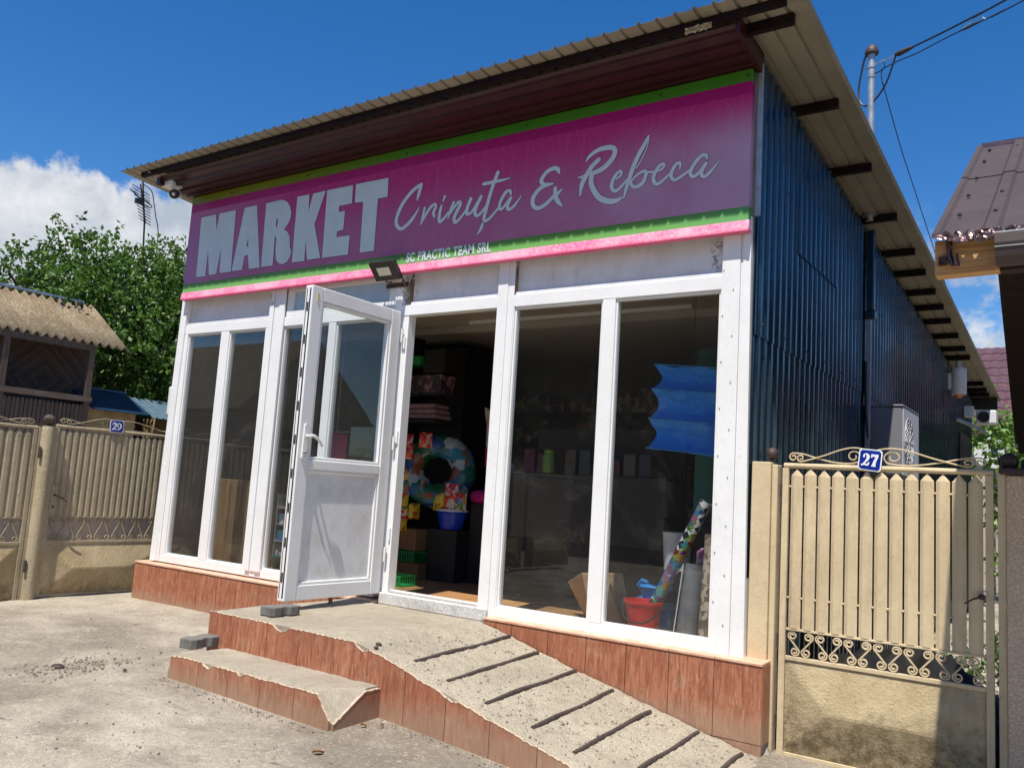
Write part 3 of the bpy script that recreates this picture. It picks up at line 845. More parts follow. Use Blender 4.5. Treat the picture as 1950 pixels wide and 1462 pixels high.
# ================================================================ MARKET BUILDING
MK = thing('market_building', (2.6, 0, -0.4), 'small white-framed corner shop with blue corrugated side wall and open glass door', 'shop')
GY = 0.032            # plane of the glass
ZW = lambda y: 3.355 - 0.083 * y

def rail(mb, x0, x1, z0, z1, y0=0.0, y1=0.075):
    mb.box(x0, x1, y0, y1, z0, z1)
def window(x0, x1, z0, z1, panes, stile_l, stile_r, bot, top, glassmat):
    """pvc window: outer frame, mullions, glazing beads (frame) and panes as children"""
    f = MB()
    f.box(x0, x1, 0.0, 0.075, z0, z0 + bot)
    f.box(x0, x1, 0.0, 0.075, z1 - top, z1)
    edges = [x0] + [p for ab in panes for p in ab] + [x1]
    for i in range(0, len(edges), 2):
        f.box(edges[i], edges[i + 1], 0.001, 0.074, z0 + bot + 0.0005, z1 - top - 0.0005)
    for a, b in panes:      # glazing bead stepped back
        w = 0.013
        A, B = z0 + bot + 0.001, z1 - top - 0.001
        f.box(a + 0.0005, b - 0.0005, 0.012, 0.06, A, A + w)
        f.box(a + 0.0005, b - 0.0005, 0.012, 0.06, B - w, B)
        f.box(a + 0.0005, a + w, 0.0125, 0.0595, A + w, B - w)
        f.box(b - w, b - 0.0005, 0.0125, 0.0595, A + w, B - w)
    w_ = f.build('window', M['pvc'], MK, bevel=0.004)
    for k, (a, b) in enumerate(panes):
        gm = glassmat[k] if isinstance(glassmat, list) else glassmat
        MB().box(a + 0.005, b - 0.005, GY, GY + 0.005, z0 + bot + 0.004, z1 - top - 0.004).build('pane', gm, w_)
    return w_
window(-0.09, 1.19, -0.067, 2.08, [(0, 0.486), (0.597, 1.083)], 0, 0, 0.067, 0.08, M['glass'])
window(1.25, 2.555, -0.067, 2.08, [(1.313, 1.852), (1.935, 2.49)], 0, 0, 0.067, 0.08, M['glass'])
window(3.60, 5.175, -0.067, 2.085, [(3.654, 4.334), (4.426, 5.114)], 0, 0, 0.067, 0.085, M['glassdirty'])
# cover posts between the windows, with a shallow groove
f = MB()
for a, b in ((1.133, 1.188), (1.192, 1.248), (1.252, 1.322)):
    f.box(a, b, -0.018 + (0.006 if a == 1.192 else 0), -0.0005, -0.02, 2.37)
f.box(1.1905, 1.2495, 0.0, 0.09, -0.066, 2.37)
f.build('post_cover', M['pvc'], MK, bevel=0.003)
# left corner post, leaning a touch
f = MB()
f.hexa([(-0.185, -0.016, -0.066), (-0.092, -0.016, -0.066), (-0.092, 0.09, -0.066), (-0.185, 0.09, -0.066),
        (-0.118, -0.016, 2.37), (-0.032, -0.016, 2.37), (-0.032, 0.09, 2.37), (-0.118, 0.09, 2.37)])
f.box(-0.0905, -0.060, -0.010, -0.0005, -0.066, 2.03)
f.build('corner_post', M['pvc'], MK, bevel=0.004)
# right corner post of three profiles
f = MB()
f.box(5.124, 5.232, -0.012, 0.09, -0.066, 2.42)
f.box(5.2335, 5.246, -0.004, 0.09, -0.066, 2.42)
f.hexa([(5.248, -0.010, -0.064), (5.312, -0.004, -0.064), (5.312, 0.10, -0.064), (5.248, 0.10, -0.064),
        (5.248, -0.010, 2.42), (5.288, -0.004, 2.42), (5.288, 0.10, 2.42), (5.248, 0.10, 2.42)])
for z in np.arange(0.1, 2.2, 0.27):
    f.lathe([(0.004, -0.014), (0.0035, -0.0165)], (5.195, 0, z), 8, 1, 'y')
    f.lathe([(0.004, -0.014), (0.0035, -0.0165)], (5.135, 0, z + 0.12), 8, 1, 'y')
f.build('corner_post', [M['pvc'], M['black']], MK, bevel=0.003)
# door frame and transom
f = MB()
f.box(2.560, 2.628, -0.006, 0.08, -0.02, 2.37)
f.box(2.6285, 2.700, 0.004, 0.085, -0.02, 2.004)
f.box(3.514, 3.597, -0.010, 0.085, -0.076, 2.37)
f.box(3.598, 3.648, -0.004, -0.0005, -0.067, 2.37)
f.box(2.6285, 3.5135, 0.000, 0.082, 2.0045, 2.083)
for zz_, w_ in ((0.35, .05), (1.05, .05), (1.75, .05)):
    f.box(2.676, 2.690, -0.012, 0.0035, zz_, zz_ + 0.09)
f.build('door_frame', M['pvc'], MK, bevel=0.004)
# panels above, set back, and the little top light
for a, b in ((-0.031, 1.1325), (2.701, 3.5135), (3.649, 5.1235), (1.3225, 2.5595)):
    f = MB().box(a, b, 0.034, 0.05, 2.084, 2.50)
    if a != 1.3225:
        f.box(a, b, 0.012, 0.0342, 2.084, 2.106)
    f.build('upper_panel', M['panel'], MK, bevel=0.002)
f = MB()
for a, b, c, d in ((1.323, 1.40, 2.082, 2.37), (1.40, 2.55, 2.082, 2.13), (1.40, 2.55, 2.29, 2.37), (2.48, 2.5595, 2.1305, 2.2895)):
    f.box(a + .0005, b - .0005, 0.006, 0.0335, c, d)
tl = f.build('top_light', M['pvc'], MK, bevel=0.004)
MB().box(1.41, 2.475, 0.020, 0.024, 2.135, 2.287).build('pane', M['glass'], tl)

# plinth: tiles one by one, sill tiles, core
cuts_r = [3.628, 3.848, 4.116, 4.385, 4.648, 4.916, 5.18, 5.445]
cuts_l = [-0.295, 0.088, 0.365, 0.636, 0.896, 1.146, 1.418, 1.68, 1.94, 2.20, 2.46, 2.64]
for cuts, bot in ((cuts_l, -0.47), (cuts_r, -0.47)):
    f = MB()
    for a, b in zip(cuts[:-1], cuts[1:]):
        f.box(a + 0.0022, b - 0.0022, -0.082, -0.072, bot, -0.098 if cuts is cuts_l else -0.070)
    if cuts is cuts_l:
        f.box(-0.296, -0.286, -0.0715, 0.085, -0.55, -0.098)
        f.build('plinth_tiling', M['tile'], MK, bevel=0.0012)
for a, b in zip(cuts_r[5:-1], cuts_r[6:]):
    f.box(a + 0.0015, b - 0.0015, -0.080, -0.071, -0.60, -0.4725)
f.box(5.436, 5.446, -0.0715, 0.085, -0.47, -0.070)
f.build('plinth_tiling', M['tile'], MK, bevel=0.0012)
f = MB()
f.prism([(-0.285, -0.7), (5.435, -0.7), (5.435, -0.0705), (3.60, -0.0705), (3.60, -0.099), (-0.285, -0.099)], 'y', -0.0712, 0.2)
f.build('plinth', M['conc'], MK)
f = MB()
def sill(a, b, z):
    f.hexa([(a, -0.088, z - 0.02), (b, -0.088, z - 0.02), (b, 0.1, z - 0.012), (a, 0.1, z - 0.012),
            (a, -0.088, z - 0.006), (b, -0.088, z - 0.006), (b, 0.1, z), (a, 0.1, z)])
for a, b in zip(cuts_l[:-1], cuts_l[1:]):
    sill(a + 0.001, b - 0.001, -0.074)
f.build('sill', M['sill'], MK, bevel=0.002)
f = MB()
for a, b in zip(cuts_r[:-1], cuts_r[1:]):
    sill(a + 0.001, b - 0.001, -0.052)
f.build('sill', M['sill'], MK, bevel=0.002)
f = MB().box(2.645, 3.598, -0.028, 0.10, -0.098, -0.017)
f.box(2.70, 3.514, 0.02, 0.06, -0.0165, 0.004)
f.build('threshold', M['marble'], MK, bevel=0.006)
f = MB()
f.grid(lambda u, v: (5.40 + 0.075 * u + 0.012 * mn.noise(Vector((u * 3, v * 5, 1))), -0.085 + 0.15 * v, -0.60 + 0.14 * math.sin(min(1, v * 1.6) * 1.5) * (1 - 0.55 * u) + 0.02 * mn.noise(Vector((u * 6, v * 8, 4)))),
       list(np.linspace(0, 1.3, 14)), list(np.linspace(0, 1, 18)))
f.build('mortar_lump', M['stone'], MK, smooth=True)

# the open door leaf (swung out square to the front), seen on its inner face
XF, XB = 2.655, 2.587
f = MB()
yA, yB = -0.905, -0.032           # free edge, hinge edge
zA, zB = -0.027, 2.028
gy0, gy1 = -0.805, -0.128
def dbox(y0, y1, z0, z1, x0=XB, x1=XF):
    f.box(x0, x1, y0, y1, z0, z1)
dbox(yA, gy0, zA, zB); dbox(gy1, yB, zA, zB)
dbox(gy0 + .0005, gy1 - .0005, zA, 0.070, XB + .001, XF - .001)
dbox(gy0 + .0005, gy1 - .0005, 1.935, zB, XB + .001, XF - .001)
dbox(gy0 + .0005, gy1 - .0005, 0.815, 0.880, XB + .001, XF - .001)
leaf = f.build('door', M['pvc'], MK, bevel=0.006)
f = MB()
for z0, z1 in ((0.0705, 0.8145), (0.8805, 1.9345)):
    w = 0.020
    f.box(XB + .012, XF - .008, gy0 + .001, gy1 - .001, z0, z0 + w)
    f.box(XB + .012, XF - .008, gy0 + .001, gy1 - .001, z1 - w, z1)
    f.box(XB + .0125, XF - .0085, gy0 + .001, gy0 + w, z0 + w, z1 - w)
    f.box(XB + .0125, XF - .0085, gy1 - w, gy1 - .001, z0 + w, z1 - w)
f.build('glazing_bead', M['pvc'], leaf, bevel=0.006)
MB().box(2.618, 2.634, gy0 + .01, gy1 - .01, 0.08, 0.805).build('lower_panel', M['panel'], leaf)
MB().box(2.622, 2.627, gy0 + .01, gy1 - .01, 0.89, 1.925).build('pane', M['glass'], leaf)
f = MB()          # dark rubber gaskets and lock strip on the free edge
f.box(XB + .014, XB + .020, yA - .0015, yA - .0002, zA + .02, zB - .02)
f.box(XF - .026, XF - .014, yA - .0015, yA - .0002, zA + .02, zB - .02)
for k in range(9):
    f.box(XB + .024, XF - .030, yA - .0025, yA - .0002, zA + 0.12 + k * 0.22, zA + 0.18 + k * 0.22)
f.build('edge_seal', M['black'], leaf)
f = MB()
f.prism([(-0.877, 0.885), (-0.847, 0.885), (-0.842, 0.90), (-0.838, 1.08), (-0.845, 1.105), (-0.862, 1.108), (-0.872, 1.10)], 'x', XF + .0005, XF + 0.012)
f.tube([(XF + .01, -0.852, 1.03), (XF + .05, -0.852, 1.03)], 0.009, 10)
f.tube(catmull([(XF + .05, -0.856, 1.032), (XF + .052, -0.82, 1.030), (XF + .050, -0.78, 1.008), (XF + .046, -0.742, 0.972)], 5), [0.011] * 8 + [0.010] * 4 + [0.009] * 4, 8)
hd = f.build('door_handle', M['white'], leaf, smooth=True)
f = MB().lathe([(0.010, 0.0), (0.010, 0.020), (0.006, 0.024)], (XF + .012, -0.860, 0.925), 12, 0, 'x')
f.tube([(XF + .03, -0.860, 0.925), (XF + .045, -0.852, 0.955), (XF + .045, -0.835, 0.95)], 0.003, 6)
f.build('lock_and_key', M['galv'], hd, smooth=True)
MB().box(XF - .02, XF + .004, -0.50, -0.485, zA - 0.042, zA).build('door_stop', M['iron'], leaf)
for z in (0.2, 1.0, 1.8):
    MB().lathe([(0.010, 0), (0.010, 0.10)], (2.668, -0.022, z), 10).build('hinge', M['white'], leaf, smooth=True)
MB().box(XF + .0005, XF + .004, -0.862, -0.848, 1.925, 1.985).build('sticker', simple('yellowed_tape', (0.62, 0.50, 0.20), 0.6), leaf)

# ---------------------------------------------------------------- corrugated side wall
def corr_y(mb, x, y0, y1, z0, ztop, pitch=0.115, off=0.0, mi=0, depth=0.013, th=0.0):
    """trapezoidal sheet facing +x, ribs vertical; ztop is a function of y"""
    prof = [(0.0, 0.0), (0.070, 0.0), (0.080, 1.0), (0.104, 1.0), (0.1149, 0.0)]
    ys = []
    k = math.floor((y0 - off) / pitch)
    while k * pitch + off < y1:
        for a, h_ in prof:
            y = off + k * pitch + a * pitch / 0.115
            if y0 <= y <= y1:
                ys.append((y, h_ * depth))
        k += 1
    ys = [(y0, ys[0][1])] + ys + [(y1, ys[-1][1])]
    vs = []
    for y, d in ys:
        wob = 0.0035 * mn.noise(Vector((y * 2.0, 0.3, x)))
        vs += [(x + d + wob, y, z0), (x + d + 0.004 * mn.noise(Vector((y * 1.3, 5, 1))), y, (z0 + ztop(y)) / 2), (x + d, y, ztop(y))]
    fs = []
    for i in range(len(ys) - 1):
        a, b = 3 * i, 3 * (i + 1)
        fs += [(a, b, b + 1, a + 1), (a + 1, b + 1, b + 2, a + 2)]
    mb.add(vs, fs, mi)
YEND = 9.95
f = MB()
corr_y(f, 5.315, 0.02, YEND, 1.730, lambda y: ZW(y) + 0.02)
corr_y(f, 5.308, 0.02, YEND, -0.62, lambda y: 1.775)
corr_y(f, 5.326, 0.775, 1.80, 2.405, lambda y: ZW(y) - 0.02, off=0.03)
f.box(5.300, 5.3065, 0.02, YEND, -0.62, 3.0)
for k in range(22):
    y = 0.11 + k * 0.46
    if y > 9.8: break
    for z in (1.80, ZW(y) - 0.22 - 0.35 * (k % 2)):
        f.lathe([(0.007, 0), (0.006, 0.004), (0.003, 0.007)], (5.329, y, z + 0.02 * math.sin(k * 3.1)), 6, 1, 'x')
sw = f.build('side_wall', [M['blue'], M['iron']], MK)
MB().box(5.302, 5.330, 0.0, 0.025, 2.42, 3.35).build('corner_trim', M['galv'], MK, bevel=0.002)
f = MB().box(5.336, 5.40, 2.69, 2.755, 2.43, 3.12)
f.box(5.330, 5.41, 2.685, 2.76, 2.36, 2.43)
f.build('cable_duct', M['blue'], MK, bevel=0.01)
MB().box(5.335, 5.375, 2.700, 2.745, -0.55, 2.358).build('cable_duct', M['grey'], MK, bevel=0.006)
# other walls, back, inner shell
f = MB()
for a in ((-0.16, -0.12, 0.09, YEND, -0.6, 2.55), (-0.12, 5.30, YEND - 0.05, YEND, -0.6, 2.5)):
    MB().box(*a).build('plain_wall', M['panel'], MK)
for a in ((-0.1, 5.295, 4.2, 4.25, -0.079, 2.299), (-0.119, -0.10, 0.09, 4.2, -0.079, 2.299), (5.28, 5.299, 0.10, 4.2, -0.079, 2.299)):
    MB().box(*a).build('inner_wall', M['inwall'], MK)
MB().box(-0.119, 5.299, 0.09, YEND - .06, -0.12, -0.08).build('shop_floor', M['floor'], MK)
f = MB().box(-0.119, 5.299, 0.09, YEND - .06, 2.30, 2.36)
f.box(-0.1, 5.29, 1.70, 1.78, 2.24, 2.2995)
f.build('ceiling', M['ceil'], MK)
f = MB().box(2.1, 4.3, 1.50, 1.54, 2.27, 2.2985)
f.build('ceiling_trunking', M['white'], MK)
# upper front behind the sign
MB().box(-0.118, 5.299, 0.052, 0.09, 2.30, 3.33).build('front_fascia', M['panel'], MK)

# ---------------------------------------------------------------- roof
def zr(y):                      # underside of the sheet
    return 3.432 - 0.083 * y
XL, XR, YF, YB = -0.555, 5.655, -0.52, 10.25
f = MB()
xs = []
x = XL
while x < XR - 0.02:
    xs += [(x, 0.0), (x + 0.088, 0.0), (x + 0.094, 1), (x + 0.107, 1)]
    x += 0.1135
xs.append((XR, 0.0))
yl = [YF, 0.5, 2.0, 4.0, 6.0, 8.0, YB]
vs = []
for y in yl:
    for i, (a, b) in enumerate(xs):
        vs.append((a, y, zr(y) + 0.016 * b + (0.002 * math.sin(a * 9) if y == YF else 0)))
n_ = len(xs)
f.add(vs, [(j * n_ + i, j * n_ + i + 1, (j + 1) * n_ + i + 1, (j + 1) * n_ + i) for j in range(len(yl) - 1) for i in range(n_ - 1)])
f.add([(p[0], p[1], p[2] + 0.0035) for p in vs], [(j * n_ + i, (j + 1) * n_ + i, (j + 1) * n_ + i + 1, j * n_ + i + 1) for j in range(len(yl) - 1) for i in range(n_ - 1)], 1)
nv = len(vs)
f.add([(a, YF, zr(YF) + 0.016 * b) for a, b in xs] + [(a, YF, zr(YF) + 0.016 * b + 0.0035) for a, b in xs], [(i, i + 1, n_ + i + 1, n_ + i) for i in range(n_ - 1)], 1)
f.box(XR - 0.004, XR + 0.004, YF, YB, -10, -9.99)
f.v = f.v[:-8]; f.f = f.f[:-6]; f.mi = f.mi[:-6]
roof = f.build('roof', [M['under'], M['rooftop']], MK, fix=False)
f = MB()
for a, b in ((XR - 0.002, XR + 0.012),):
    for y0, y1 in zip(yl[:-1], yl[1:]):
        f.hexa([(a, y0, zr(y0) - 0.004), (b, y0, zr(y0) - 0.004), (b, y1, zr(y1) - 0.004), (a, y1, zr(y1) - 0.004),
                (a, y0, zr(y0) + 0.028), (b, y0, zr(y0) + 0.028), (b, y1, zr(y1) + 0.028), (a, y1, zr(y1) + 0.028)])
f.build('roof_edge_trim', M['under'], roof)
for y in (-0.26, 0.70, 1.66, 2.62, 3.45, 4.02, 4.62, 5.15, 5.68, 6.3, 6.9, 7.35, 8.85, 9.28, 9.6):
    MB().box(5.29, 5.585, y - 0.02, y + 0.02, zr(y) - 0.062, zr(y) - 0.003).build('purlin', M['purlin'], roof)
MB().box(-0.36, 5.585, -0.430, -0.395, zr(-.41) - 0.044, zr(-.41) - 0.003).build('purlin', M['purlin'], roof)
MB().box(5.30, 5.66, 9.93, 9.99, 2.42, 2.60).build('rear_fascia', M['black'], roof)
# ribbed soffit
f = MB()
prof = [(-0.394, 3.400), (-0.372, 3.385), (-0.367, 3.370), (-0.352, 3.366), (-0.347, 3.372), (-0.300, 3.357), (-0.295, 3.333), (-0.280, 3.330), (-0.275, 3.353),
        (-0.195, 3.338), (-0.190, 3.316), (-0.175, 3.313), (-0.170, 3.334), (-0.105, 3.326), (-0.100, 3.303), (-0.085, 3.300), (-0.080, 3.321), (-0.02, 3.304)]
nn_ = len(prof)
f.add([(-0.105, y, z) for y, z in prof] + [(5.30, y, z) for y, z in prof] + [(-0.105, y, z + .002) for y, z in prof] + [(5.30, y, z + .002) for y, z in prof],
      [(i, i + 1, nn_ + i + 1, nn_ + i) for i in range(nn_ - 1)] + [(2 * nn_ + i, 3 * nn_ + i, 3 * nn_ + i + 1, 2 * nn_ + i + 1) for i in range(nn_ - 1)])
f.build('soffit', M['maroon'], MK, fix=False)
f = MB()
f.hexa([(5.300, -0.392, 3.355), (5.325, -0.392, 3.355), (5.325, 0.03, 3.285), (5.300, 0.03, 3.285),
        (5.300, -0.392, 3.44), (5.325, -0.392, 3.44), (5.325, 0.03, 3.42), (5.300, 0.03, 3.42)])
f.build('soffit_trim', M['maroon'], MK)
f = MB().box(-0.16, -0.106, -0.39, 0.05, 3.33, 3.40)
f.build('soffit_trim', M['maroon'], MK)
f = MB().grid(lambda u, v: (5.02 + 0.16 * u, -0.440 + 0.02 * mn.noise(Vector((u * 9, v * 9, 0))), 3.385 + 0.04 * v + 0.012 * mn.noise(Vector((u * 12, v * 12, 2)))), list(np.linspace(0, 1, 16)), list(np.linspace(0, 1, 6)))
f.build('foam_filler', simple('expanding_foam', (0.42, 0.33, 0.2), 0.9, var=0.5, scale=50), MK)
MB().box(-0.29, -0.20, 0.05, 0.13, 1.25, 1.53).build('meter_box', M['white'], MK, bevel=0.02)

# ================================================================ SIGN
SG = thing('shop_sign', (2.6, -0.05, 2.31), 'long magenta and green MARKET sign board over the shopfront', 'sign')
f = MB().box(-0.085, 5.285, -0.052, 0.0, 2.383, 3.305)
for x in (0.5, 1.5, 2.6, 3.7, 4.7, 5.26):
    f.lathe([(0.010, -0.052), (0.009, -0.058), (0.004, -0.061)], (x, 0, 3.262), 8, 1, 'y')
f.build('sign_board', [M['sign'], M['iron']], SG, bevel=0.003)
f = MB()
f.hexa([(-0.070, -0.078, 2.312), (5.295, -0.078, 2.312), (5.295, -0.02, 2.312), (-0.070, -0.02, 2.312),
        (-0.070, -0.066, 2.381), (5.295, -0.066, 2.381), (5.295, -0.02, 2.381), (-0.070, -0.02, 2.381)])
f.build('pink_edge_board', M['pinkboard'], SG, bevel=0.003)
f = MB()
for o, h_ in BLOCK_LETTERS:
    f.prism(o, 'y', -0.0545, -0.0533, 0, [h_] if h_ else None)
bl = f.build('block_lettering', M['letter'], SG)
def offset(pts, d):
    n_ = len(pts); out = []
    area = sum(pts[i][0] * pts[(i + 1) % n_][1] - pts[(i + 1) % n_][0] * pts[i][1] for i in range(n_))
    s_ = 1 if area > 0 else -1
    for i in range(n_):
        a, b, c = (np.array(pts[(i + k) % n_]) for k in (-1, 0, 1))
        e1_ = (b - a) / np.linalg.norm(b - a); e2_ = (c - b) / np.linalg.norm(c - b)
        n1_ = np.array([e1_[1], -e1_[0]]) * s_; n2_ = np.array([e2_[1], -e2_[0]]) * s_
        m_ = n1_ + n2_; m_ = m_ / max(0.6, float(m_ @ m_) ** .5)
        out.append(tuple(b + m_ * d / max(0.55, float(m_ @ n1_))))
    return out
f = MB()
for o, h_ in BLOCK_LETTERS:
    f.prism(offset(o, 0.005), 'y', -0.0530, -0.0522, 0, [offset(h_, -0.004)] if h_ else None)
f.build('lettering_outline', M['letteredge'], bl)
f = MB()
for i, s_ in enumerate(SCRIPT_STROKES):
    ribbon(f, s_, 'y', -0.0538 - 0.00025 * (i % 3), -1, 0.0012)
sl = f.build('script_lettering', M['letter'], SG, fix=False)
f = MB()
for i, s_ in enumerate(SCRIPT_STROKES):
    ribbon(f, [(a, b, w + 0.006) for a, b, w in s_], 'y', -0.0522 - 0.0002 * (i % 3), -1, 0.0004, slope=2e-6)
f.build('lettering_outline', M['letteredge'], sl, fix=False)
f = MB()
def outline(pts, w):
    c = np.mean(np.array(pts), axis=0)
    return [tuple(c + (np.array(p) - c) * w) for p in pts]
cu = bpy.data.curves.new('company_text', 'FONT')
cu.body = 'SC PRACTIC TEAM SRL'
cu.size = 0.105; cu.offset = 0.0036; cu.extrude = 0.001; cu.space_character = 1.12
co = bpy.data.objects.new('company_text_tmp', cu)
COL.objects.link(co)
bpy.context.view_layer.update()
me = bpy.data.meshes.new_from_object(co.evaluated_get(bpy.context.evaluated_depsgraph_get()))
xs_ = [v.co.x for v in me.vertices]; ys_ = [v.co.y for v in me.vertices]
x0_, x1_, y0_, y1_ = min(xs_), max(xs_), min(ys_), max(ys_)
for v in me.vertices:
    a = (v.co.x - x0_) / (x1_ - x0_); b = (v.co.y - y0_) / (y1_ - y0_)
    v.co = (2.68 + 0.78 * a - 2.6, (-0.0545 - v.co.z) + 0.05, 2.392 + 0.076 * b - 2.31)
me.materials.clear(); me.materials.append(M['letter'])
ct = bpy.data.objects.new('company_lettering', me)
COL.objects.link(ct); ct.parent = SG
bpy.data.objects.remove(co)
# text mesh local coords: parent at (2.6,-0.05,2.31)

# ---------------------------------------------------------------- flood light, camera
FL = thing('floodlight', (2.55, -0.12, 2.25), 'black square LED floodlight tilted down under the pink sign edge', 'floodlight')
A_, B_, C_, D_ = Vector((2.430, -0.2, 2.378)), Vector((2.682, -0.2, 2.373)), Vector((2.679, -0.1, 2.258)), Vector((2.436, -0.1, 2.258))
nrm = (B_ - A_).cross(D_ - A_).normalized()
if nrm.y > 0: nrm = -nrm
back = -nrm * 0.035
def lerp4(u, v, d=0):
    return A_.lerp(B_, u).lerp(D_.lerp(C_, u), v) + nrm * d
f = MB()
e = 0.0
f.hexa([lerp4(0, 1) + back, lerp4(1, 1) + back, lerp4(1, 1), lerp4(0, 1), lerp4(0, 0) + back, lerp4(1, 0) + back, lerp4(1, 0), lerp4(0, 0)])
for k in range(7):
    u = 0.1 + k * 0.13
    f.hexa([lerp4(u, .9) + back * 1.5, lerp4(u + .02, .9) + back * 1.5, lerp4(u + .02, .9) + back, lerp4(u, .9) + back,
            lerp4(u, .1) + back * 1.5, lerp4(u + .02, .1) + back * 1.5, lerp4(u + .02, .1) + back, lerp4(u, .1) + back])
f.build('housing', M['black'], FL, bevel=0.012)
f = MB().hexa([lerp4(.24, .72), lerp4(.74, .72), lerp4(.74, .72, .003), lerp4(.24, .72, .003), lerp4(.24, .30), lerp4(.74, .30), lerp4(.74, .30, .003), lerp4(.24, .30, .003)])
f.build('led_window', M['led'], FL)
f = MB().tube([lerp4(0.02, .5) + back, (2.48, -0.03, 2.27), (2.5, 0.0, 2.27)], 0.006, 6)
f.tube([lerp4(0.98, .5) + back, (2.66, -0.03, 2.24), (2.64, 0.0, 2.24)], 0.006, 6)
f.box(2.46, 2.68, -0.012, -0.003, 2.225, 2.26)
f.tube(catmull([(2.66, -0.06, 2.26), (2.70, -0.03, 2.20), (2.715, -0.01, 2.28), (2.73, -0.01, 2.32)], 5), 0.004, 6)
f.build('bracket', M['iron'], FL)

CC = thing('security_camera', (-0.05, -0.3, 3.35), 'white bullet camera on a junction box under the left end of the roof', 'camera')
MB().box(-0.17, 0.0, -0.34, -0.22, 3.325, 3.385).build('junction_box', M['white'], CC, bevel=0.008)
f = MB().tube([(-0.05, -0.29, 3.33), (-0.03, -0.30, 3.28), (0.0, -0.27, 3.255)], 0.018, 10)
f.build('arm', M['white'], CC, smooth=True)
d_ = (Vector((1.5, -2.0, -0.9))).normalized()
p0 = Vector((-0.02, -0.24, 3.27))
f = MB().tube([p0, p0 + d_ * 0.02, p0 + d_ * 0.12], [0.030, 0.040, 0.042], 16)
f.build('camera_body', M['white'], CC, smooth=True)
f = MB().tube([p0 + d_ * 0.118, p0 + d_ * 0.142], [0.044, 0.040], 16)
f.build('camera_face', M['black'], CC, smooth=True)
f = MB().tube([p0 + d_ * 0.1425, p0 + d_ * 0.150], [0.017, 0.014], 12)
f.build('lens', M['led'], CC, smooth=True)
f = MB().tube(catmull([(-0.16, -0.30, 3.37), (-0.22, -0.34, 3.40), (-0.21, -0.42, 3.44), (-0.17, -0.47, 3.42)], 5), 0.006, 6)
f.build('cable', M['whitecable'], CC)

# ================================================================ ENTRANCE PLATFORM + RAMP
PX = [2.30, 3.60, 3.86, 4.08, 4.37, 4.64, 4.92, 5.17, 5.44, 5.75]
PZ = [-.086, -.090, -.143, -.206, -.278, -.342, -.410, -.470, -.525, -.562]
pz = lambda x: float(np.interp(x, PX, PZ))
EP = thing('entrance_ramp', (3.8, -0.6, -0.45), 'cement entrance landing with sloping gravel ramp beside the glass door', 'ramp')
def top_fn(u, v):
    x, y = u, v
    rough = min(1, max(0, (x - 3.3) / 0.5))
    if y < -1.20 or y > -0.09:
        a = 0.3
    else:
        a = 1
    z = pz(x) + a * ((0.0015 + 0.004 * rough) * mn.noise(Vector((x * 18, y * 18, 0))) + (0.002 + 0.003 * rough) * mn.noise(Vector((x * 55, y * 55, 7))) + 0.006 * mn.noise(Vector((x * 4, y * 4, 9))))
    if y < -1.15:
        z -= 0.010 * (((-1.15 - y) / 0.07) ** 2) * (0.6 + 0.5 * mn.noise(Vector((x * 9, 0, 5))))
    if x < 2.42:
        z -= 0.03 * ((2.42 - x) / 0.05) ** 2 * 0.6
    return (x, y, z)
ux = [2.368 + 0.0163 * i for i in range(204)]
vy = [-1.2195 + 0.0163 * i for i in range(70)]
f = MB().grid(top_fn, ux, vy)
for i, fc in enumerate(f.f):
    if f.v[fc[0]][0] > 3.42 + 0.30 * mn.noise(Vector((f.v[fc[0]][1] * 3, 2, 2))):
        f.mi[i] = 1
# skirts
def skirt(row):
    vs = []
    for p in row:
        vs += [p, (p[0], p[1], -0.75)]
    f.add(vs, [(2 * i, 2 * i + 1, 2 * i + 3, 2 * i + 2) for i in range(len(row) - 1)])
nu = len(ux)
skirt([f.v[i] for i in range(nu)])
skirt([f.v[j * nu] for j in range(len(vy))])
f.build('landing_and_slope', [M['conc'], M['ramp']], EP, smooth=True, fix=False)
# front tile skin with chipped top edge
def jag(x, s, amp):
    return amp * (abs(mn.noise(Vector((x * 5.0, s, 0)))) * 0.5 + 0.9 * abs(mn.noise(Vector((x * 23.0, s, 3)))) + 0.5 * mn.noise(Vector((x * 70, s, 1))))
def tile_skin(mb, x0, x1, cuts, ytop, y0, y1, zfun, zbot, seed, amp=0.02, bite=None):
    edges = [x0] + [c for c in cuts if x0 < c < x1] + [x1]
    rimpts = []
    for a, b in zip(edges[:-1], edges[1:]):
        a2, b2 = a + 0.0018, b - 0.0018
        xs2 = list(np.linspace(a2, b2, max(4, int((b2 - a2) / 0.008))))
        tp = []
        for x in xs2:
            z = zfun(x) - jag(x, seed, amp)
            if bite:
                for bx, bw, bd in bite:
                    t = (x - bx) / bw
                    if abs(t) < 1: z -= bd * (1 - t * t) ** 0.7
            tp.append((x, z))
        bt = [(x, zbot(x)) for x in (b2, a2)]
        mb.prism(tp + bt, 'y', y0, y1, 0)
        rimpts.append(tp)
    # pale broken edge: narrow lip following the chip line
    for tp in rimpts:
        vs = []
        for x, z in tp:
            w = 0.0006 + 0.0032 * abs(mn.noise(Vector((x * 40, seed, 8))))
            vs += [(x, y0 - 0.0015, z - w), (x, y0 - 0.0015, z + 0.001), (x, y1 + 0.002, z + 0.002)]
        mb.add(vs, [(3 * i, 3 * i + 1, 3 * i + 4, 3 * i + 3) for i in range(len(tp) - 1)] + [(3 * i + 1, 3 * i + 2, 3 * i + 5, 3 * i + 4) for i in range(len(tp) - 1)], 1)
f = MB()
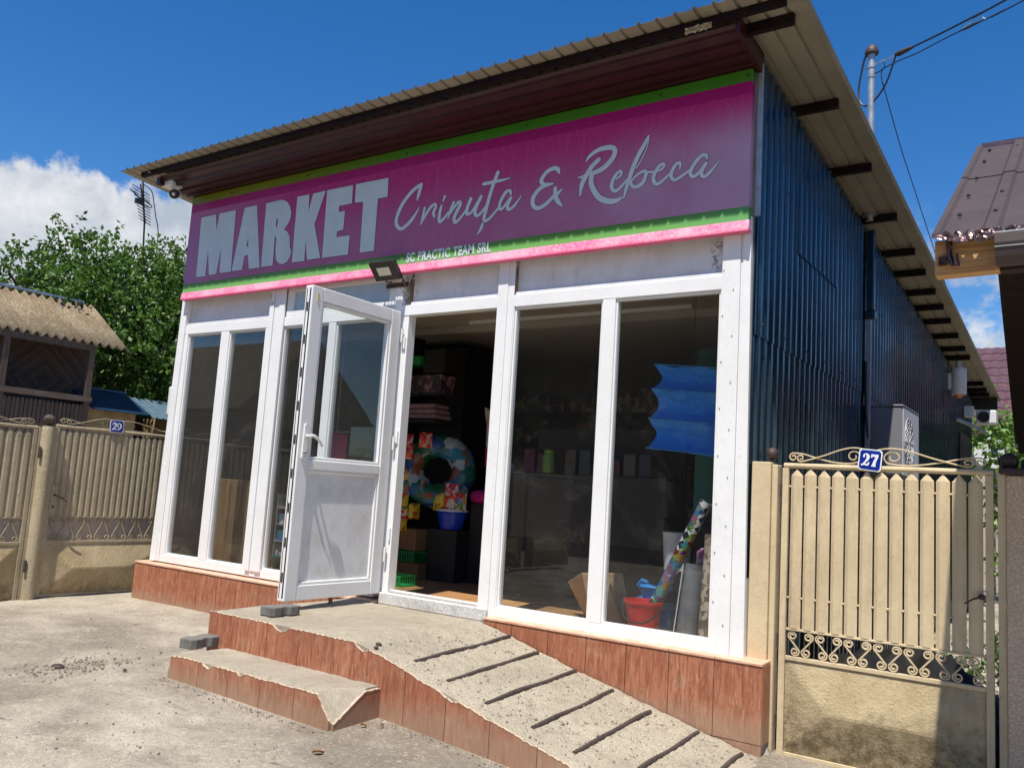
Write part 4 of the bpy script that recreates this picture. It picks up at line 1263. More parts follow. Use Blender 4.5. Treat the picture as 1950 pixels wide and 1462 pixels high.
tile_skin(f, 2.366, 5.20, [2.366 + 0.27 * k for k in range(1, 12)], None, -1.231, -1.2215, lambda x: pz(x) - 0.004, lambda x: -0.62, 1.0, 0.011,
          [(3.02, 0.07, 0.030), (3.66, 0.05, 0.02), (4.27, 0.06, 0.015)])
f.build('riser_tiling', [M['tile'], M['rim']], EP)
f = MB()
tile_y = [(-1.2195, -0.96), (-0.957, -0.69), (-0.687, -0.42), (-0.417, -0.15)]
for a, b in tile_y:
    f.box(2.356, 2.3665, a, b, -0.62, -0.105)
f.build('riser_tiling', [M['tile'], M['rim']], EP)
for (a, b) in (((3.933, -1.104), (3.867, -0.126)), ((4.155, -1.101), (4.086, -0.139)), ((4.404, -1.108), (4.345, -0.122)), ((4.678, -1.094), (4.610, -0.144)),
               ((4.916, -1.11), (4.857, -0.177)), ((5.166, -1.05), (5.122, -0.131)), ((5.391, -0.9), (5.374, -0.155))):
    f = MB()
    pts = []
    n_ = 60
    for i in range(n_ + 1):
        t = i / n_
        x = a[0] + (b[0] - a[0]) * t + 0.003 * math.sin(t * 7 + a[0] * 9); y = a[1] + (b[1] - a[1]) * t
        pts.append((x, y, pz(x) + 0.003 + 0.003 * math.sin(t * 11 + a[0])))
    f.tube(pts, [0.0112 + (0.0016 if i % 2 else -0.0006) for i in range(n_ + 1)], 8)
    f.build('grip_bar', M['rod'], EP, smooth=False)

# lower step
ST = thing('entrance_step', (3.15, -1.4, -0.43), 'low chipped tiled step in front of the entrance landing', 'step')
f = MB()
def st_fn(u, v):
    x = u + 0.05 * max(0, (0.12 - (u - 2.47)) / 0.12) * 0
    z = -0.287 - 0.012 * (v < -1.53) + 0.0045 * mn.noise(Vector((u * 9, v * 9, 4))) + 0.003 * mn.noise(Vector((u * 40, v * 40, 4)))
    if u < 2.56: z -= 0.09 * ((2.56 - u) / 0.09) ** 2
    d = (u - 3.70) * 0.9 + (-1.38 - v) * 0.75          # broken corner
    if d > 0.06: z -= min(0.12, (d - 0.06) * 0.85) + 0.008 * mn.noise(Vector((u * 45, v * 45, 8)))
    return (u, v, z)
sx = [2.47 + 0.0125 * i for i in range(108)]; sy = [-1.5575 + 0.0125 * i for i in range(27)]
f.grid(st_fn, sx, sy)
nu = len(sx)
skirt([f.v[i] for i in range(nu)])
skirt([f.v[j * nu] for j in range(len(sy))])
skirt([f.v[j * nu + nu - 1] for j in range(len(sy))])
for i, fc in enumerate(f.f):
    px_ = sum(f.v[k][0] for k in fc) / 4; py_ = sum(f.v[k][1] for k in fc) / 4
    if (px_ - 3.70) * 0.9 + (-1.38 - py_) * 0.75 > 99 + 0.05 * mn.noise(Vector((px_ * 9, py_ * 9, 3))) + 0.02 * mn.noise(Vector((px_ * 30, py_ * 30, 3))):
        f.mi[i] = 1
f.build('step_body', [M['conc'], M['broken']], ST, smooth=True, fix=False)
f = MB()
tile_skin(f, 2.50, 3.808, [2.50 + 0.262 * k for k in range(1, 5)], None, -1.570, -1.5595, lambda x: -0.292 - 0.10 * max(0, 2.58 - x) - 1.25 * max(0, x - 3.715), lambda x: -0.60, 5.0, 0.012,
          [(2.84, 0.05, 0.022), (3.12, 0.03, 0.015)])
f.build('riser_tiling', [M['tile'], M['rim']], ST)
f = MB()
tp = [(y, -0.296 - 0.60 * max(0, -1.345 - y) - jag(y, 9.0, 0.010)) for y in np.linspace(-1.552, -1.234, 36)]
f.prism(tp + [(-1.234, -0.60), (-1.552, -0.60)], 'x', 3.8105, 3.822, 0)
vs = []
for y, z in tp:
    vs += [(3.8235, y, z - 0.005), (3.8235, y, z + 0.001), (3.808, y, z + 0.002)]
f.add(vs, [(3 * i, 3 * i + 1, 3 * i + 4, 3 * i + 3) for i in range(len(tp) - 1)] + [(3 * i + 1, 3 * i + 2, 3 * i + 5, 3 * i + 4) for i in range(len(tp) - 1)], 1)
f.build('riser_tiling', [M['tile'], M['rim']], ST)

# wavy interlocking pavers
def paver(label, loc, rot, hgt=0.056):
    pts = [(-0.115, -0.045), (-0.085, -0.062), (-0.035, -0.062), (-0.015, -0.045), (0.015, -0.045), (0.035, -0.062), (0.085, -0.062), (0.115, -0.045),
           (0.105, 0.0), (0.115, 0.045), (0.085, 0.062), (0.035, 0.062), (0.015, 0.045), (-0.015, 0.045), (-0.035, 0.062), (-0.085, 0.062), (-0.115, 0.045), (-0.105, 0)]
    c, s_ = math.cos(rot), math.sin(rot)
    f = MB().prism([(p[0] * c - p[1] * s_, p[0] * s_ + p[1] * c) for p in pts], 'z', 0, hgt)
    o = f.build('paver_block', M['paver'], None, bevel=0.005)
    o.location = loc
    tag(o, label, 'paving block', 'loose wavy concrete pavers')
paver('grey wavy paver lying on the low tiled step', (2.43, -1.33, -0.286), R(98), 0.058)
paver('grey wavy paver on the landing at the foot of the open door', (2.745, -1.005, -0.084), R(86), 0.055)

# ================================================================ GATES
def spiral(cx, cz, r, a0, turns, ccw, n=22):
    """from the outside in"""
    out = []
    for i in range(n + 1):
        t = i / n
        a = a0 + (1 if ccw else -1) * 2 * math.pi * turns * t
        rr = r * (1 - 0.72 * t)
        out.append((cx + rr * math.cos(a), cz + rr * math.sin(a)))
    return out
def sbar(u, z0, z1, pitch, r, right):
    """S scroll: spiral at top, slanting bar, spiral at bottom"""
    s = 1 if right else -1
    dx = pitch * 0.09
    cxT, czT = u - s * dx, z1 - r - 0.001
    cxB, czB = u + s * dx, z0 + r + 0.001
    tA = spiral(cxT, czT, r, (math.pi + 0.25 if s > 0 else -0.25), 1.45, s < 0)
    bA = spiral(cxB, czB, r, (0.25 if s > 0 else math.pi - 0.25), 1.45, s < 0)
    return list(reversed(tA)) + bA
def make_gate(name, label, group, ax, c, a0, a1, ztop, zpk, zpb, zs0, zpan, zbot, npk, mats, open_band, pk_gap, crest_centre, sgn, handle_at=None, ridge=None, face=1, band_pitch=0.073):
    """flat gate leaf lying in the plane ax = c between a0 and a1; face = outward direction along ax"""
    def P(u, d, z):
        return (u, c + face * d, z) if ax == 'y' else (c + face * d, u, z)
    def bx(mb, u0, u1, d0, d1, z0, z1, mi=0):
        p, q = P(u0, d0, z0), P(u1, d1, z1)
        mb.box(min(p[0], q[0]), max(p[0], q[0]), min(p[1], q[1]), max(p[1], q[1]), z0, z1, mi)
    base = P((a0 + a1) / 2, 0, zbot)
    G = thing(name, base, label, 'gate', group)
    paint, panelmat, bandmat = mats
    f = MB()
    f.tube([P(a0, 0, ztop - 0.016), P(a1, 0, ztop - 0.016)], 0.015, 10)
    for u in (a0 + 0.012, a1 - 0.018):
        bx(f, u - 0.017, u + 0.017, -0.015, 0.015, zbot, ztop - 0.03)
    for z in (zpk + 0.0, ):
        pass
    bx(f, a0 + 0.03, a1 - 0.036, -0.010, 0.010, zpb - 0.012, zpb)
    bx(f, a0 + 0.03, a1 - 0.036, -0.012, 0.014, zs0 - 0.022, zs0)
    bx(f, a0 + 0.03, a1 - 0.036, -0.010, 0.012, zbot, zbot + 0.022)
    for z in (zpk - 0.10, zpb + 0.16):
        f.tube([P(a0 + 0.02, -0.006, z), P(a1 - 0.02, -0.006, z)], 0.005, 6)
    f.build('gate_frame', paint, G, bevel=0.0035)
    # pickets: pointed, each folded along its middle
    f = MB()
    u0, u1 = a0 + 0.036, a1 - 0.042
    pitch = (u1 - u0) / npk
    w = pitch - pk_gap
    r2 = random.Random(int(abs(c) * 100))
    for k in range(npk):
        uc = u0 + pitch * (k + 0.5)
        zt = zpk + r2.uniform(-0.004, 0.004)
        zb = zpb + 0.001
        h = w / 2
        d = 0.012
        sh = w * 0.62
        pts = [P(uc - h, 0.001, zb), P(uc - h * 0.45, d, zb), P(uc + h * 0.45, d, zb), P(uc + h, 0.001, zb),
               P(uc - h, 0.001, zt - sh), P(uc - h * 0.45, d, zt - sh), P(uc + h * 0.45, d, zt - sh), P(uc + h, 0.001, zt - sh), P(uc, 0.004, zt)]
        back = [P(uc - h, -0.003, zb), P(uc + h, -0.003, zb), P(uc - h, -0.003, zt - sh), P(uc + h, -0.003, zt - sh), P(uc, -0.003, zt)]
        f.add(pts + back, [(0, 1, 5, 4), (1, 2, 6, 5), (2, 3, 7, 6), (4, 5, 8), (5, 6, 8), (6, 7, 8), (9, 11, 12, 10), (11, 13, 12),
                           (0, 4, 11, 9), (3, 10, 12, 7), (4, 8, 13, 11), (8, 7, 12, 13), (0, 9, 10, 3, 2, 1)])
    f.build('picket_panel', paint, G)
    if open_band:
        f = MB()
        for k in range(npk + 1):
            for z in (zpk - 0.10, zpb + 0.16):
                f.lathe([(0.003, -0.006), (0.0065, -0.003), (0.0065, 0.003), (0.003, 0.006)], P(u0 + pitch * k, 0.004, z), 6, 0, ax)
        f.build('weld_beads', paint, G)
    if not open_band:
        f = MB(); bx(f, a0 + 0.030, a1 - 0.036, -0.012, -0.006, zs0 + .001, zpb - 0.013)
        f.build('band_backing', bandmat, G)
    f = MB()
    n = int(round((u1 - u0) / band_pitch))
    bp = (u1 - u0) / n
    for i in range(n):
        pts = sbar(u0 + bp * (i + 0.5), zs0 + 0.001, zpb - 0.014, bp, min(0.0245, bp * 0.33), i % 2 == 0)
        f.tube([P(a, 0.002 + 0.002 * (i % 2), z) for a, z in pts], 0.0050, 5)
    f.build('scroll_band', paint, G, smooth=True)
    # pressed lower panel with a raised hip
    f = MB()
    za, zb = zbot + 0.024, zs0 - 0.024
    ua, ub = a0 + 0.031, a1 - 0.037
    m = 0.0
    (ra, rb) = ridge or (ua + 0.25, ub - 0.25)
    zc = (za + zb) / 2
    N = 48
    def hfn(u, z):
        e = min((z - za) / (zc - za), (zb - z) / (zb - zc), (u - ua) / (ra - ua), (ub - u) / (ub - rb))
        e = max(0, min(1, e))
        return P(u, 0.004 + 0.055 * e, z)
    f.grid(hfn, list(np.linspace(ua, ub, N)), list(np.linspace(za, zb, 32)))
    f.grid(lambda u, z: P(u, -0.004, z), [ua, ub], [za, zb])
    pl = f.build('lower_panel', panelmat, G)
    # scroll crest on top
    f = MB()
    zc0 = ztop + 0.001
    cc = crest_centre
    def crest(u_out, u_in, s):
        Lh = abs(u_in - u_out)
        k = Lh / 0.40
        def T(pts, d=0.0):
            return [P(u_out + s * a * k, d, zc0 + b) for a, b in pts]
        r = 0.020
        # upper bar: outer curl, dips through the crossing, sweeps up to the inner curl
        a1_ = [(x, z) for x, z in reversed(spiral(0.035, 0.030, 0.022, math.pi * 0.5, 1.2, True))]
        f.tube(T(a1_ + catmull([(0.035, 0.052), (0.085, 0.048), (0.16, 0.026), (0.24, 0.008), (0.31, 0.004), (0.355, 0.012)], 5)[1:] + spiral(0.335, 0.042, 0.036, -0.9, 1.25, True)), 0.0042, 6)
        b1_ = [(x, z) for x, z in reversed(spiral(0.075, 0.026, 0.020, -math.pi * 0.5, 1.15, False))]
        f.tube(T(b1_ + catmull([(0.075, 0.006), (0.12, 0.018), (0.19, 0.042), (0.27, 0.074), (0.33, 0.088), (0.38, 0.082), (0.42, 0.062)], 5)[1:], 0.006), 0.0042, 6)
    if crest_centre is not None:
        crest(a0 + 0.012, cc - 0.02, 1)
        crest(a1 - 0.012, cc + 0.02, -1)
    f.build('scroll_crest', paint, G, smooth=True)
    if handle_at is not None:
        hu, hz = handle_at
        f = MB()
        bx(f, hu - 0.03, hu + 0.03, 0.012, 0.020, hz - 0.17, hz + 0.09)
        hp = f.build('lock_plate', paint, G, bevel=0.006)
        f = MB().tube([P(hu, 0.02, hz), P(hu, 0.055, hz)], 0.008, 8)
        f.tube([P(hu, 0.055, hz), P(hu + 0.05, 0.068, hz - 0.02), P(hu + 0.10, 0.07, hz - 0.055)], [0.008, 0.007, 0.005], 8)
        f.lathe([(0.011, 0.02), (0.009, 0.026)], P(hu, 0, hz - 0.10) if ax == 'y' else P(hu, 0, hz - 0.10), 10, 0, ax)
        f.build('gate_handle', M['iron'], hp, smooth=True)
    return G

cream_set = (M['cream29'], M['creampanel'], M['pinkish'])
g29 = make_gate('metal_gate', 'cream picket gate with blue number 29 plate left of the shop', 'cream picket gates', 'x', -0.62, -0.775, 0.55, 1.088, 1.052, 0.288, 0.078, 0.05, -0.402, 21, cream_set, False, 0.006, -0.225, 1, (-0.728, 0.47), (-0.50, 0.01 + 0.02), 1, 0.085)
g29b = make_gate('metal_gate', 'cream picket gate leaf at the far left, hung on the ball-topped post', 'cream picket gates', 'x', -0.62, -2.25, -0.93, 1.058, 1.02, 0.275, 0.070, 0.05, -0.43, 17, cream_set, False, 0.006, -1.59, 1, None, None, 1, 0.085)
for k, dy in enumerate((-1.46, -2.92, -4.38, -5.84)):
    c_ = copy_tree(g29b)
    c_.location.y += dy
    c_['label'] = 'cream picket fence panel seen only as a reflection in the left panes'
cream27 = (M['cream27'], M['creampanel'], M['pinkish'])
g27 = make_gate('metal_gate', 'cream picket gate with blue number 27 plate right of the shop', 'cream picket gates', 'y', 0.085, 5.482, 6.495, 1.010, 0.980, 0.125, -0.020, -0.03, -0.535, 13, cream27, True, 0.009, 5.935, 1, None, (5.745, 6.22), -1, 0.073)
f = MB()
f.tube([(6.445, 0.06, 0.40), (6.445, 0.045, 0.40)], 0.015, 12)
f.tube([(6.445, 0.045, 0.40), (6.41, 0.025, 0.387), (6.375, 0.02, 0.362)], [0.006, 0.0045, 0.003], 8)
f.build('gate_handle', M['iron'], g27, smooth=True)
for z in (0.82, 0.02, -0.40):
    MB().tube([(5.474, 0.078, z), (5.474, 0.078, z + 0.07)], 0.010, 8).build('hinge', M['rod'], g27)

def ball(mb, c, r, ribs=14, mi=0):
    prof = [(r * 0.35, -r * 1.25), (r * 0.75, -r * 1.12), (r * 0.45, -r * 0.98)]
    for i in range(1, 12):
        a = -math.pi / 2 + math.pi * i / 12
        prof.append((r * math.cos(a), r * math.sin(a)))
    prof.append((0.001, r))
    mb.lathe(prof, c, 40, mi, 'z', ribs)
# posts
PT = thing('gate_post', (-0.61, -0.855, -0.42), 'cream rusty post with dark ball finial between the left gate leaves', 'post', 'ball-topped gate posts')
f = MB().lathe([(0.052, -0.46), (0.052, 1.03), (0.046, 1.06)], (-0.60, -0.853, 0), 20)
f.box(-0.655, -0.60, -0.925, -0.900, -0.46, 1.05)
f.box(-0.655, -0.60, -0.806, -0.782, -0.46, 1.05)
f.build('post_shaft', M['cream29'], PT, smooth=True)
f = MB(); ball(f, (-0.60, -0.853, 1.117), 0.047)
f.build('ball_finial', M['iron'], PT, smooth=True)
for z in (0.78, -0.18):
    MB().tube([(-0.57, -0.915, z), (-0.57, -0.915, z + 0.10)], 0.012, 8).build('hinge', M['rod'], PT)
PT2 = thing('gate_post', (5.39, 0.10, -0.53), 'peeling cream post with small dark ball finial between shop corner and gate 27', 'post', 'ball-topped gate posts')
f = MB().box(5.318, 5.425, 0.03, 0.14, -0.60, 1.008)
f.box(5.4265, 5.458, 0.045, 0.13, -0.60, 0.995)
f.build('post_shaft', M['cream27'], PT2, bevel=0.006)
f = MB(); ball(f, (5.413, 0.09, 1.058), 0.034, 0)
f.build('ball_finial', M['iron'], PT2, smooth=True)

# number plates
NP = thing('house_number_plate', (-0.60, -0.225, 1.06), 'blue enamel house number plate reading 29', 'number plate', 'house number plates')
def grow(pts, d):
    c = np.mean(np.array(pts), axis=0)
    out = []
    for p in pts:
        v = np.array(p) - c
        out.append(tuple(c + v * (1 + d / np.linalg.norm(v))))
    return out
MB().prism(grow(PLATE29, 0.004), 'x', -0.603, -0.6005).build('plate_border', M['platewhite'], NP)
MB().prism(grow(PLATE29, -0.004), 'x', -0.6002, -0.5990).build('plate', M['plateblue'], NP)
f = MB()
for i, s_ in enumerate(STR29):
    ribbon(f, s_, 'x', -0.5988 + 0.0002 * i, 1, 0.0005, 6, slope=2e-6)
f.build('number', M['platewhite'], NP, fix=False)
NP = thing('house_number_plate', (5.935, 0.07, 0.98), 'blue enamel house number plate reading 27', 'number plate', 'house number plates')
MB().prism(grow(PLATE27, 0.004), 'y', 0.0615, 0.064).build('plate_border', M['platewhite'], NP)
MB().prism(grow(PLATE27, -0.004), 'y', 0.0600, 0.0613).build('plate', M['plateblue'], NP)
f = MB()
for i, s_ in enumerate(TWO27):
    ribbon(f, s_, 'y', 0.0598 - 0.0002 * i, -1, 0.0005, 6, slope=2e-6)
f.prism(SEVEN27, 'y', 0.0588, 0.0598)
f.build('number', M['platewhite'], NP, fix=False)

# ================================================================ STUCCO WALL + PORCH ROOF (right)
WL = thing('stucco_wall', (7.6, 0.2, -0.6), 'rough tan stucco wall with dark cap right of gate 27', 'wall')
MB().box(6.548, 9.5, 0.06, 0.26, -0.7, 0.985).build('wall_body', M['stucco'], WL, bevel=0.01)
MB().box(6.512, 6.5475, 0.075, 0.13, -0.62, 1.0).build('wall_edge_post', M['cream27'], WL, bevel=0.004)
f = MB().box(6.520, 9.5, 0.03, 0.29, 0.987, 1.018)
f.prism([(0.06, 1.018), (0.26, 1.018), (0.20, 1.065), (0.12, 1.065)], 'x', 6.61, 9.5)
f.build('wall_cap', M['cap'], WL, bevel=0.006)
f = MB(); ball(f, (6.555, 0.12, 1.052), 0.042, 10)
f.build('ball_finial', M['iron'], WL, smooth=True)

PR = thing('porch_roof', (7.8, -0.1, -0.6), 'brown sheet-metal gable roof over the neighbouring gateway at right', 'roof')
def slab(name, mat, p0, p1, xa, xb, th, parent, ribs=True, botmat=None):
    """sloping roof slope from (y,z)=p0 (eave) to p1 (ridge)"""
    f = MB()
    n = Vector((0, p1[0] - p0[0], p1[1] - p0[1])).normalized()
    up = Vector((0, -n.z, n.y)); up = up if up.z > 0 else -up
    xs = []
    x = xa
    if ribs:
        while x < xb:
            xs += [(x, 0.010), (x + 0.018, 0.010), (x + 0.030, 0.0), (x + 0.150, 0.0), (x + 0.162, 0.010)]
            x += 0.180
    else:
        xs = [(xa, 0), (xb, 0)]
    vs = []
    for t in (0, 0.55, 0.5501, 1.0):
        y = p0[0] + (p1[0] - p0[0]) * t; z = p0[1] + (p1[1] - p0[1]) * t
        lift = 0.004 if t > 0.55 or t == 0 and False else 0.0
        for a, h_ in xs:
            vs.append((a, y + up.y * (h_ + lift), z + up.z * (h_ + lift)))
    n_ = len(xs)
    f.add(vs, [(j * n_ + i, j * n_ + i + 1, (j + 1) * n_ + i + 1, (j + 1) * n_ + i) for j in range(3) for i in range(n_ - 1)])
    o = f.build(name, mat, parent, fix=False)
    m_ = o.modifiers.new('thick', 'SOLIDIFY'); m_.thickness = 0.004; m_.offset = -1
    return o
fr = slab('roof_front_slope', M['brownroof'], (-1.475, 1.735), (-0.075, 2.590), 6.452, 9.4, 0.004, PR)
bk = slab('roof_rear_slope', M['brownroof'], (1.60, 1.245), (-0.070, 2.588), 6.480, 9.4, 0.004, PR)
f = MB()
for (y, z) in ((-1.28, 1.862), (-1.02, 2.021), (-0.75, 2.186), (-0.45, 2.37), (-0.22, 2.51)):
    for x in (6.515, 6.63, 6.82, 7.0):
        if (x == 6.515) or (int(y * 100) % 2 == 0):
            f.lathe([(0.008, 0.0), (0.007, 0.006), (0.003, 0.010)], (x, y, z + 0.002), 8)
f.build('roof_screw', M['black'], fr)
f = MB().prism([(-0.13, 2.555), (-0.075, 2.612), (-0.02, 2.558), (-0.03, 2.550), (-0.075, 2.600), (-0.12, 2.548)], 'x', 6.47, 9.4)
f.build('ridge_cap', M['foil'], PR)
# boarded underside and verge boards
f = MB()
f.hexa([(6.50, -1.40, 1.722), (9.4, -1.40, 1.722), (9.4, -0.075, 2.532), (6.50, -0.075, 2.532),
        (6.50, -1.40, 1.745), (9.4, -1.40, 1.745), (9.4, -0.075, 2.556), (6.50, -0.075, 2.556)])
f.hexa([(6.50, -0.068, 2.52), (9.4, -0.068, 2.52), (9.4, 1.58, 1.195), (6.50, 1.58, 1.195),
        (6.50, -0.068, 2.55), (9.4, -0.068, 2.55), (9.4, 1.58, 1.225), (6.50, 1.58, 1.225)])
f.build('boarded_underside', M['darkwood'], PR)
f = MB()
f.hexa([(6.456, -1.445, 1.600), (6.655, -1.445, 1.605), (6.655, -1.385, 1.605), (6.456, -1.385, 1.600),
        (6.456, -1.445, 1.728), (6.655, -1.445, 1.728), (6.655, -1.385, 1.735), (6.456, -1.385, 1.735)])
f.build('eave_beam', M['beam'], PR, bevel=0.004)
f = MB().box(6.656, 9.4, -1.44, -1.38, 1.605, 1.73)
f.build('eave_beam', M['darkwood'], PR)
f = MB()
pr = [(-1.452, 1.612), (-1.50, 1.607), (-1.548, 1.625), (-1.560, 1.668), (-1.556, 1.700), (-1.546, 1.700), (-1.548, 1.668), (-1.538, 1.635), (-1.498, 1.619), (-1.458, 1.624), (-1.454, 1.71), (-1.447, 1.71)]
f.prism(pr, 'x', 6.650, 9.4)
f.build('gutter', M['brownroof'], PR)
f = MB().tube([(6.650, -1.551, 1.703), (9.4, -1.551, 1.703)], 0.0045, 6)
f.tube([(6.650, -1.556, 1.655), (9.4, -1.556, 1.655)], 0.0025, 6)
f.build('gutter_bead', M['galv'], PR)
f = MB()
f.grid(lambda u, v: (6.452 + 0.30 * u, -1.478 - 0.02 * v + 0.012 * mn.noise(Vector((u * 14, v * 3, 1))) * (1 if 0.12 < u < 0.85 else 0.2), 1.742 - 0.035 * v * (0.5 + 0.8 * math.sin(min(1, u * 1.05) * math.pi)) + 0.014 * mn.noise(Vector((u * 17, v * 3, 6))) * (1 if 0.12 < u < 0.85 else 0.2)),
       list(np.linspace(0, 1, 46)), list(np.linspace(0, 1, 9)))
fo = f.build('crumpled_flashing', M['foil'], PR, fix=False)
so = fo.modifiers.new('t', 'SOLIDIFY'); so.thickness = 0.0015
f = MB()
f.tube([(6.50, -1.452, 1.735), (6.505, -1.456, 1.66), (6.515, -1.46, 1.635), (6.53, -1.47, 1.628), (6.525, -1.485, 1.665)], 0.010, 6)
f.box(6.470, 6.496, -1.462, -1.448, 1.635, 1.665)
f.build('gutter_bracket', M['foil'], PR, smooth=True)
for x, y in ((9.2, -1.3), (9.2, 1.4), (7.9, 1.4)):
    MB().box(x, x + 0.12, y - 0.12, y, -0.7, 2.0 if y < 0 else 1.35).build('post', M['darkwood'], PR)

# ================================================================ AC unit, lamp, boxes on side wall
AC = thing('air_conditioner_unit', (5.48, 3.15, 1.1), 'outdoor air conditioner unit on the blue side wall, casing coloured dark as in shade', 'air conditioner')
MB().box(5.345, 5.605, 2.80, 3.52, 1.08, 1.635).build('casing', M['acshade'], AC, bevel=0.012)
MB().box(5.338, 5.612, 2.793, 3.527, 1.636, 1.655).build('lid', M['acshade'], AC, bevel=0.006)
f = MB()
for r in (0.05, 0.09, 0.13, 0.17, 0.205):
    f.tube([(5.612, 3.05 + r * math.cos(a), 1.36 + r * math.sin(a)) for a in np.linspace(0, 2 * math.pi, 33)], 0.004, 5)
for a in np.linspace(0, math.pi, 7)[:-1]:
    f.tube([(5.613, 3.05 - 0.205 * math.cos(a), 1.36 - 0.205 * math.sin(a)), (5.613, 3.05 + 0.205 * math.cos(a), 1.36 + 0.205 * math.sin(a))], 0.003, 5)
f.build('fan_grille', M['white'], AC)
MB().box(5.6055, 5.6105, 2.805, 3.515, 1.085, 1.63).build('sunlit_side_face', M['white'], AC)  # pale face laid over the casing to paint its sunlit side
MB().lathe([(0.21, 5.6108), (0.21, 5.6125)], (0, 3.05, 1.36), 32, 0, 'x').build('fan_opening', M['black'], AC)
for y in (2.9, 3.4):
    f = MB().box(5.33, 5.60, y - 0.015, y + 0.015, 1.045, 1.075)
    f.tube([(5.335, y, 0.85), (5.58, y, 1.05)], 0.01, 6)
    f.build('wall_bracket', M['galv'], AC)
f = MB().tube(catmull([(5.40, 2.79, 1.25), (5.37, 2.72, 1.3), (5.345, 2.70, 1.60), (5.34, 2.69, 2.0)], 5), 0.012, 8)
f.build('refrigerant_pipe', M['cable'], AC, smooth=True)
LP = thing('wall_lamp', (5.45, 7.43, 2.28), 'white cylinder lamp with orange bulb under the side eaves', 'lamp')
MB().lathe([(0.085, 2.33), (0.09, 2.34), (0.09, 2.66), (0.04, 2.69), (0.035, 2.82)], (5.45, 7.43, 0), 20).build('lamp_cylinder', M['white'], LP, smooth=True)
MB().lathe([(0.002, 2.285), (0.04, 2.295), (0.06, 2.33)], (5.45, 7.43, 0), 16).build('bulb', simple('orange_bulb', (0.75, 0.20, 0.04), 0.25), LP, smooth=True)
MB().box(5.33, 5.37, 7.38, 7.48, 2.4, 2.6).build('lamp_bracket', M['white'], LP)
BX = thing('wall_boxes', (5.45, 9.0, 2.1), 'small white and black boxes on the rear end of the blue wall', 'electrical box')
MB().box(5.33, 5.45, 8.9, 9.05, 2.20, 2.36).build('box_white', M['white'], BX, bevel=0.01)
f = MB().box(5.46, 5.72, 9.1, 9.35, 2.12, 2.32)
f.build('box_dark', M['white'], BX, bevel=0.02)
MB().lathe([(0.08, -0.02), (0.075, -0.03)], (5.56, 9.11, 2.22), 16, 0, 'y').build('sensor_window', M['black'], BX)
f = MB().tube([(5.33, 8.1, 2.09), (5.52, 8.6, 2.02), (5.62, 8.9, 1.97)], 0.025, 8)
f.build('stub_pipe', M['galv'], BX, smooth=True)
f = MB().box(5.33, 5.345, 8.5, 9.6, -0.4, 1.95)
f.build('rear_door_frame', M['oldwood'], MK)
MB().box(5.346, 5.352, 8.6, 9.5, -0.4, 1.85).build('rear_door', M['darkshelf'], MK)

# ================================================================ service mast and cables
MA = thing('service_mast', (5.38, 2.6, 3.2), 'galvanised service mast with dark cap above the shop roof', 'mast')
MB().lathe([(0.029, 3.16), (0.029, 4.64)], (5.38, 2.60, 0), 16).build('mast_pipe', M['galv'], MA, smooth=True)
MB().lathe([(0.055, 4.635), (0.058, 4.65), (0.045, 4.69), (0.02, 4.715), (0.002, 4.72)], (5.38, 2.60, 0), 20).build('weather_cap', M['iron'], MA, smooth=True)
f = MB().lathe([(0.034, 4.505), (0.034, 4.535)], (5.38, 2.60, 0), 16)
f.tube([(5.325, 2.63, 4.53), (5.345, 2.615, 4.522)], 0.008, 6)
f.tube([(5.41, 2.585, 4.522), (5.45, 2.565, 4.527), (5.481, 2.548, 4.53)], 0.006, 6)
f.lathe([(0.033, 4.42), (0.034, 4.44)], (5.38, 2.60, 0), 16)
f.build('clamp', M['galv'], MA)
MB().lathe([(0.06, 3.20), (0.045, 3.26), (0.031, 3.28)], (5.38, 2.60, 0), 16).build('roof_collar', M['galv'], MA)
def cable(name, label, pts, r, mat, k=8, group='cables at the service mast'):
    f = MB().tube(catmull(pts, k), r, 6)
    o = f.build(name, mat, None, smooth=True)
    return tag(o, label, 'cable', group)
far = Vector((14.5, -3.2, 4.9))
CA = cable('overhead_cable', 'thick dark cable with clamp sleeve running from the mast to the upper right', [(5.60, 2.485, 4.528), (5.711, 2.423, 4.520), (5.952, 2.285, 4.512), (6.248, 2.1, 4.503), (6.423, 1.982, 4.495), (9.0, 0.35, 4.50), (14.5, -3.2, 4.9)], 0.0085, M['cable'])
f = MB().tube([(5.590, 2.490, 4.527), (5.62, 2.473, 4.522), (5.70, 2.43, 4.520), (5.73, 2.415, 4.519)], [0.016, 0.024, 0.018, 0.010], 10)
s_ = f.build('clamp_sleeve', M['iron'], CA, smooth=True)
f = MB().tube([(5.481, 2.548, 4.526), (5.60, 2.49, 4.532)], 0.003, 5)
f.tube([(5.481, 2.548, 4.520), (5.60, 2.49, 4.518)], 0.003, 5)
f.build('tie_wire', M['galv'], CA)
CBc = cable('overhead_cable', 'thin dark cable with a pale slack loop running below the thick one', [(5.40, 2.60, 4.455), (5.455, 2.562, 4.448), (5.49, 2.543, 4.457), (5.628, 2.47, 4.46), (5.761, 2.396, 4.448), (5.952, 2.285, 4.451), (6.103, 2.192, 4.447), (6.276, 2.081, 4.432), (6.42, 1.984, 4.423), (6.538, 1.9, 4.413), (9.0, 0.3, 4.38), (14.5, -3.3, 4.8)], 0.0055, M['cable'])
f = MB().tube(catmull([(6.103, 2.192, 4.449), (6.176, 2.146, 4.466), (6.248, 2.1, 4.468), (6.283, 2.077, 4.434)], 6), 0.004, 6)
f.build('slack_loop', M['whitecable'], CBc, smooth=True)
f = MB().tube([(6.10, 2.193, 4.449), (6.14, 2.17, 4.444), (6.20, 2.13, 4.441), (6.27, 2.085, 4.434)], [0.005, 0.010, 0.010, 0.005], 8)
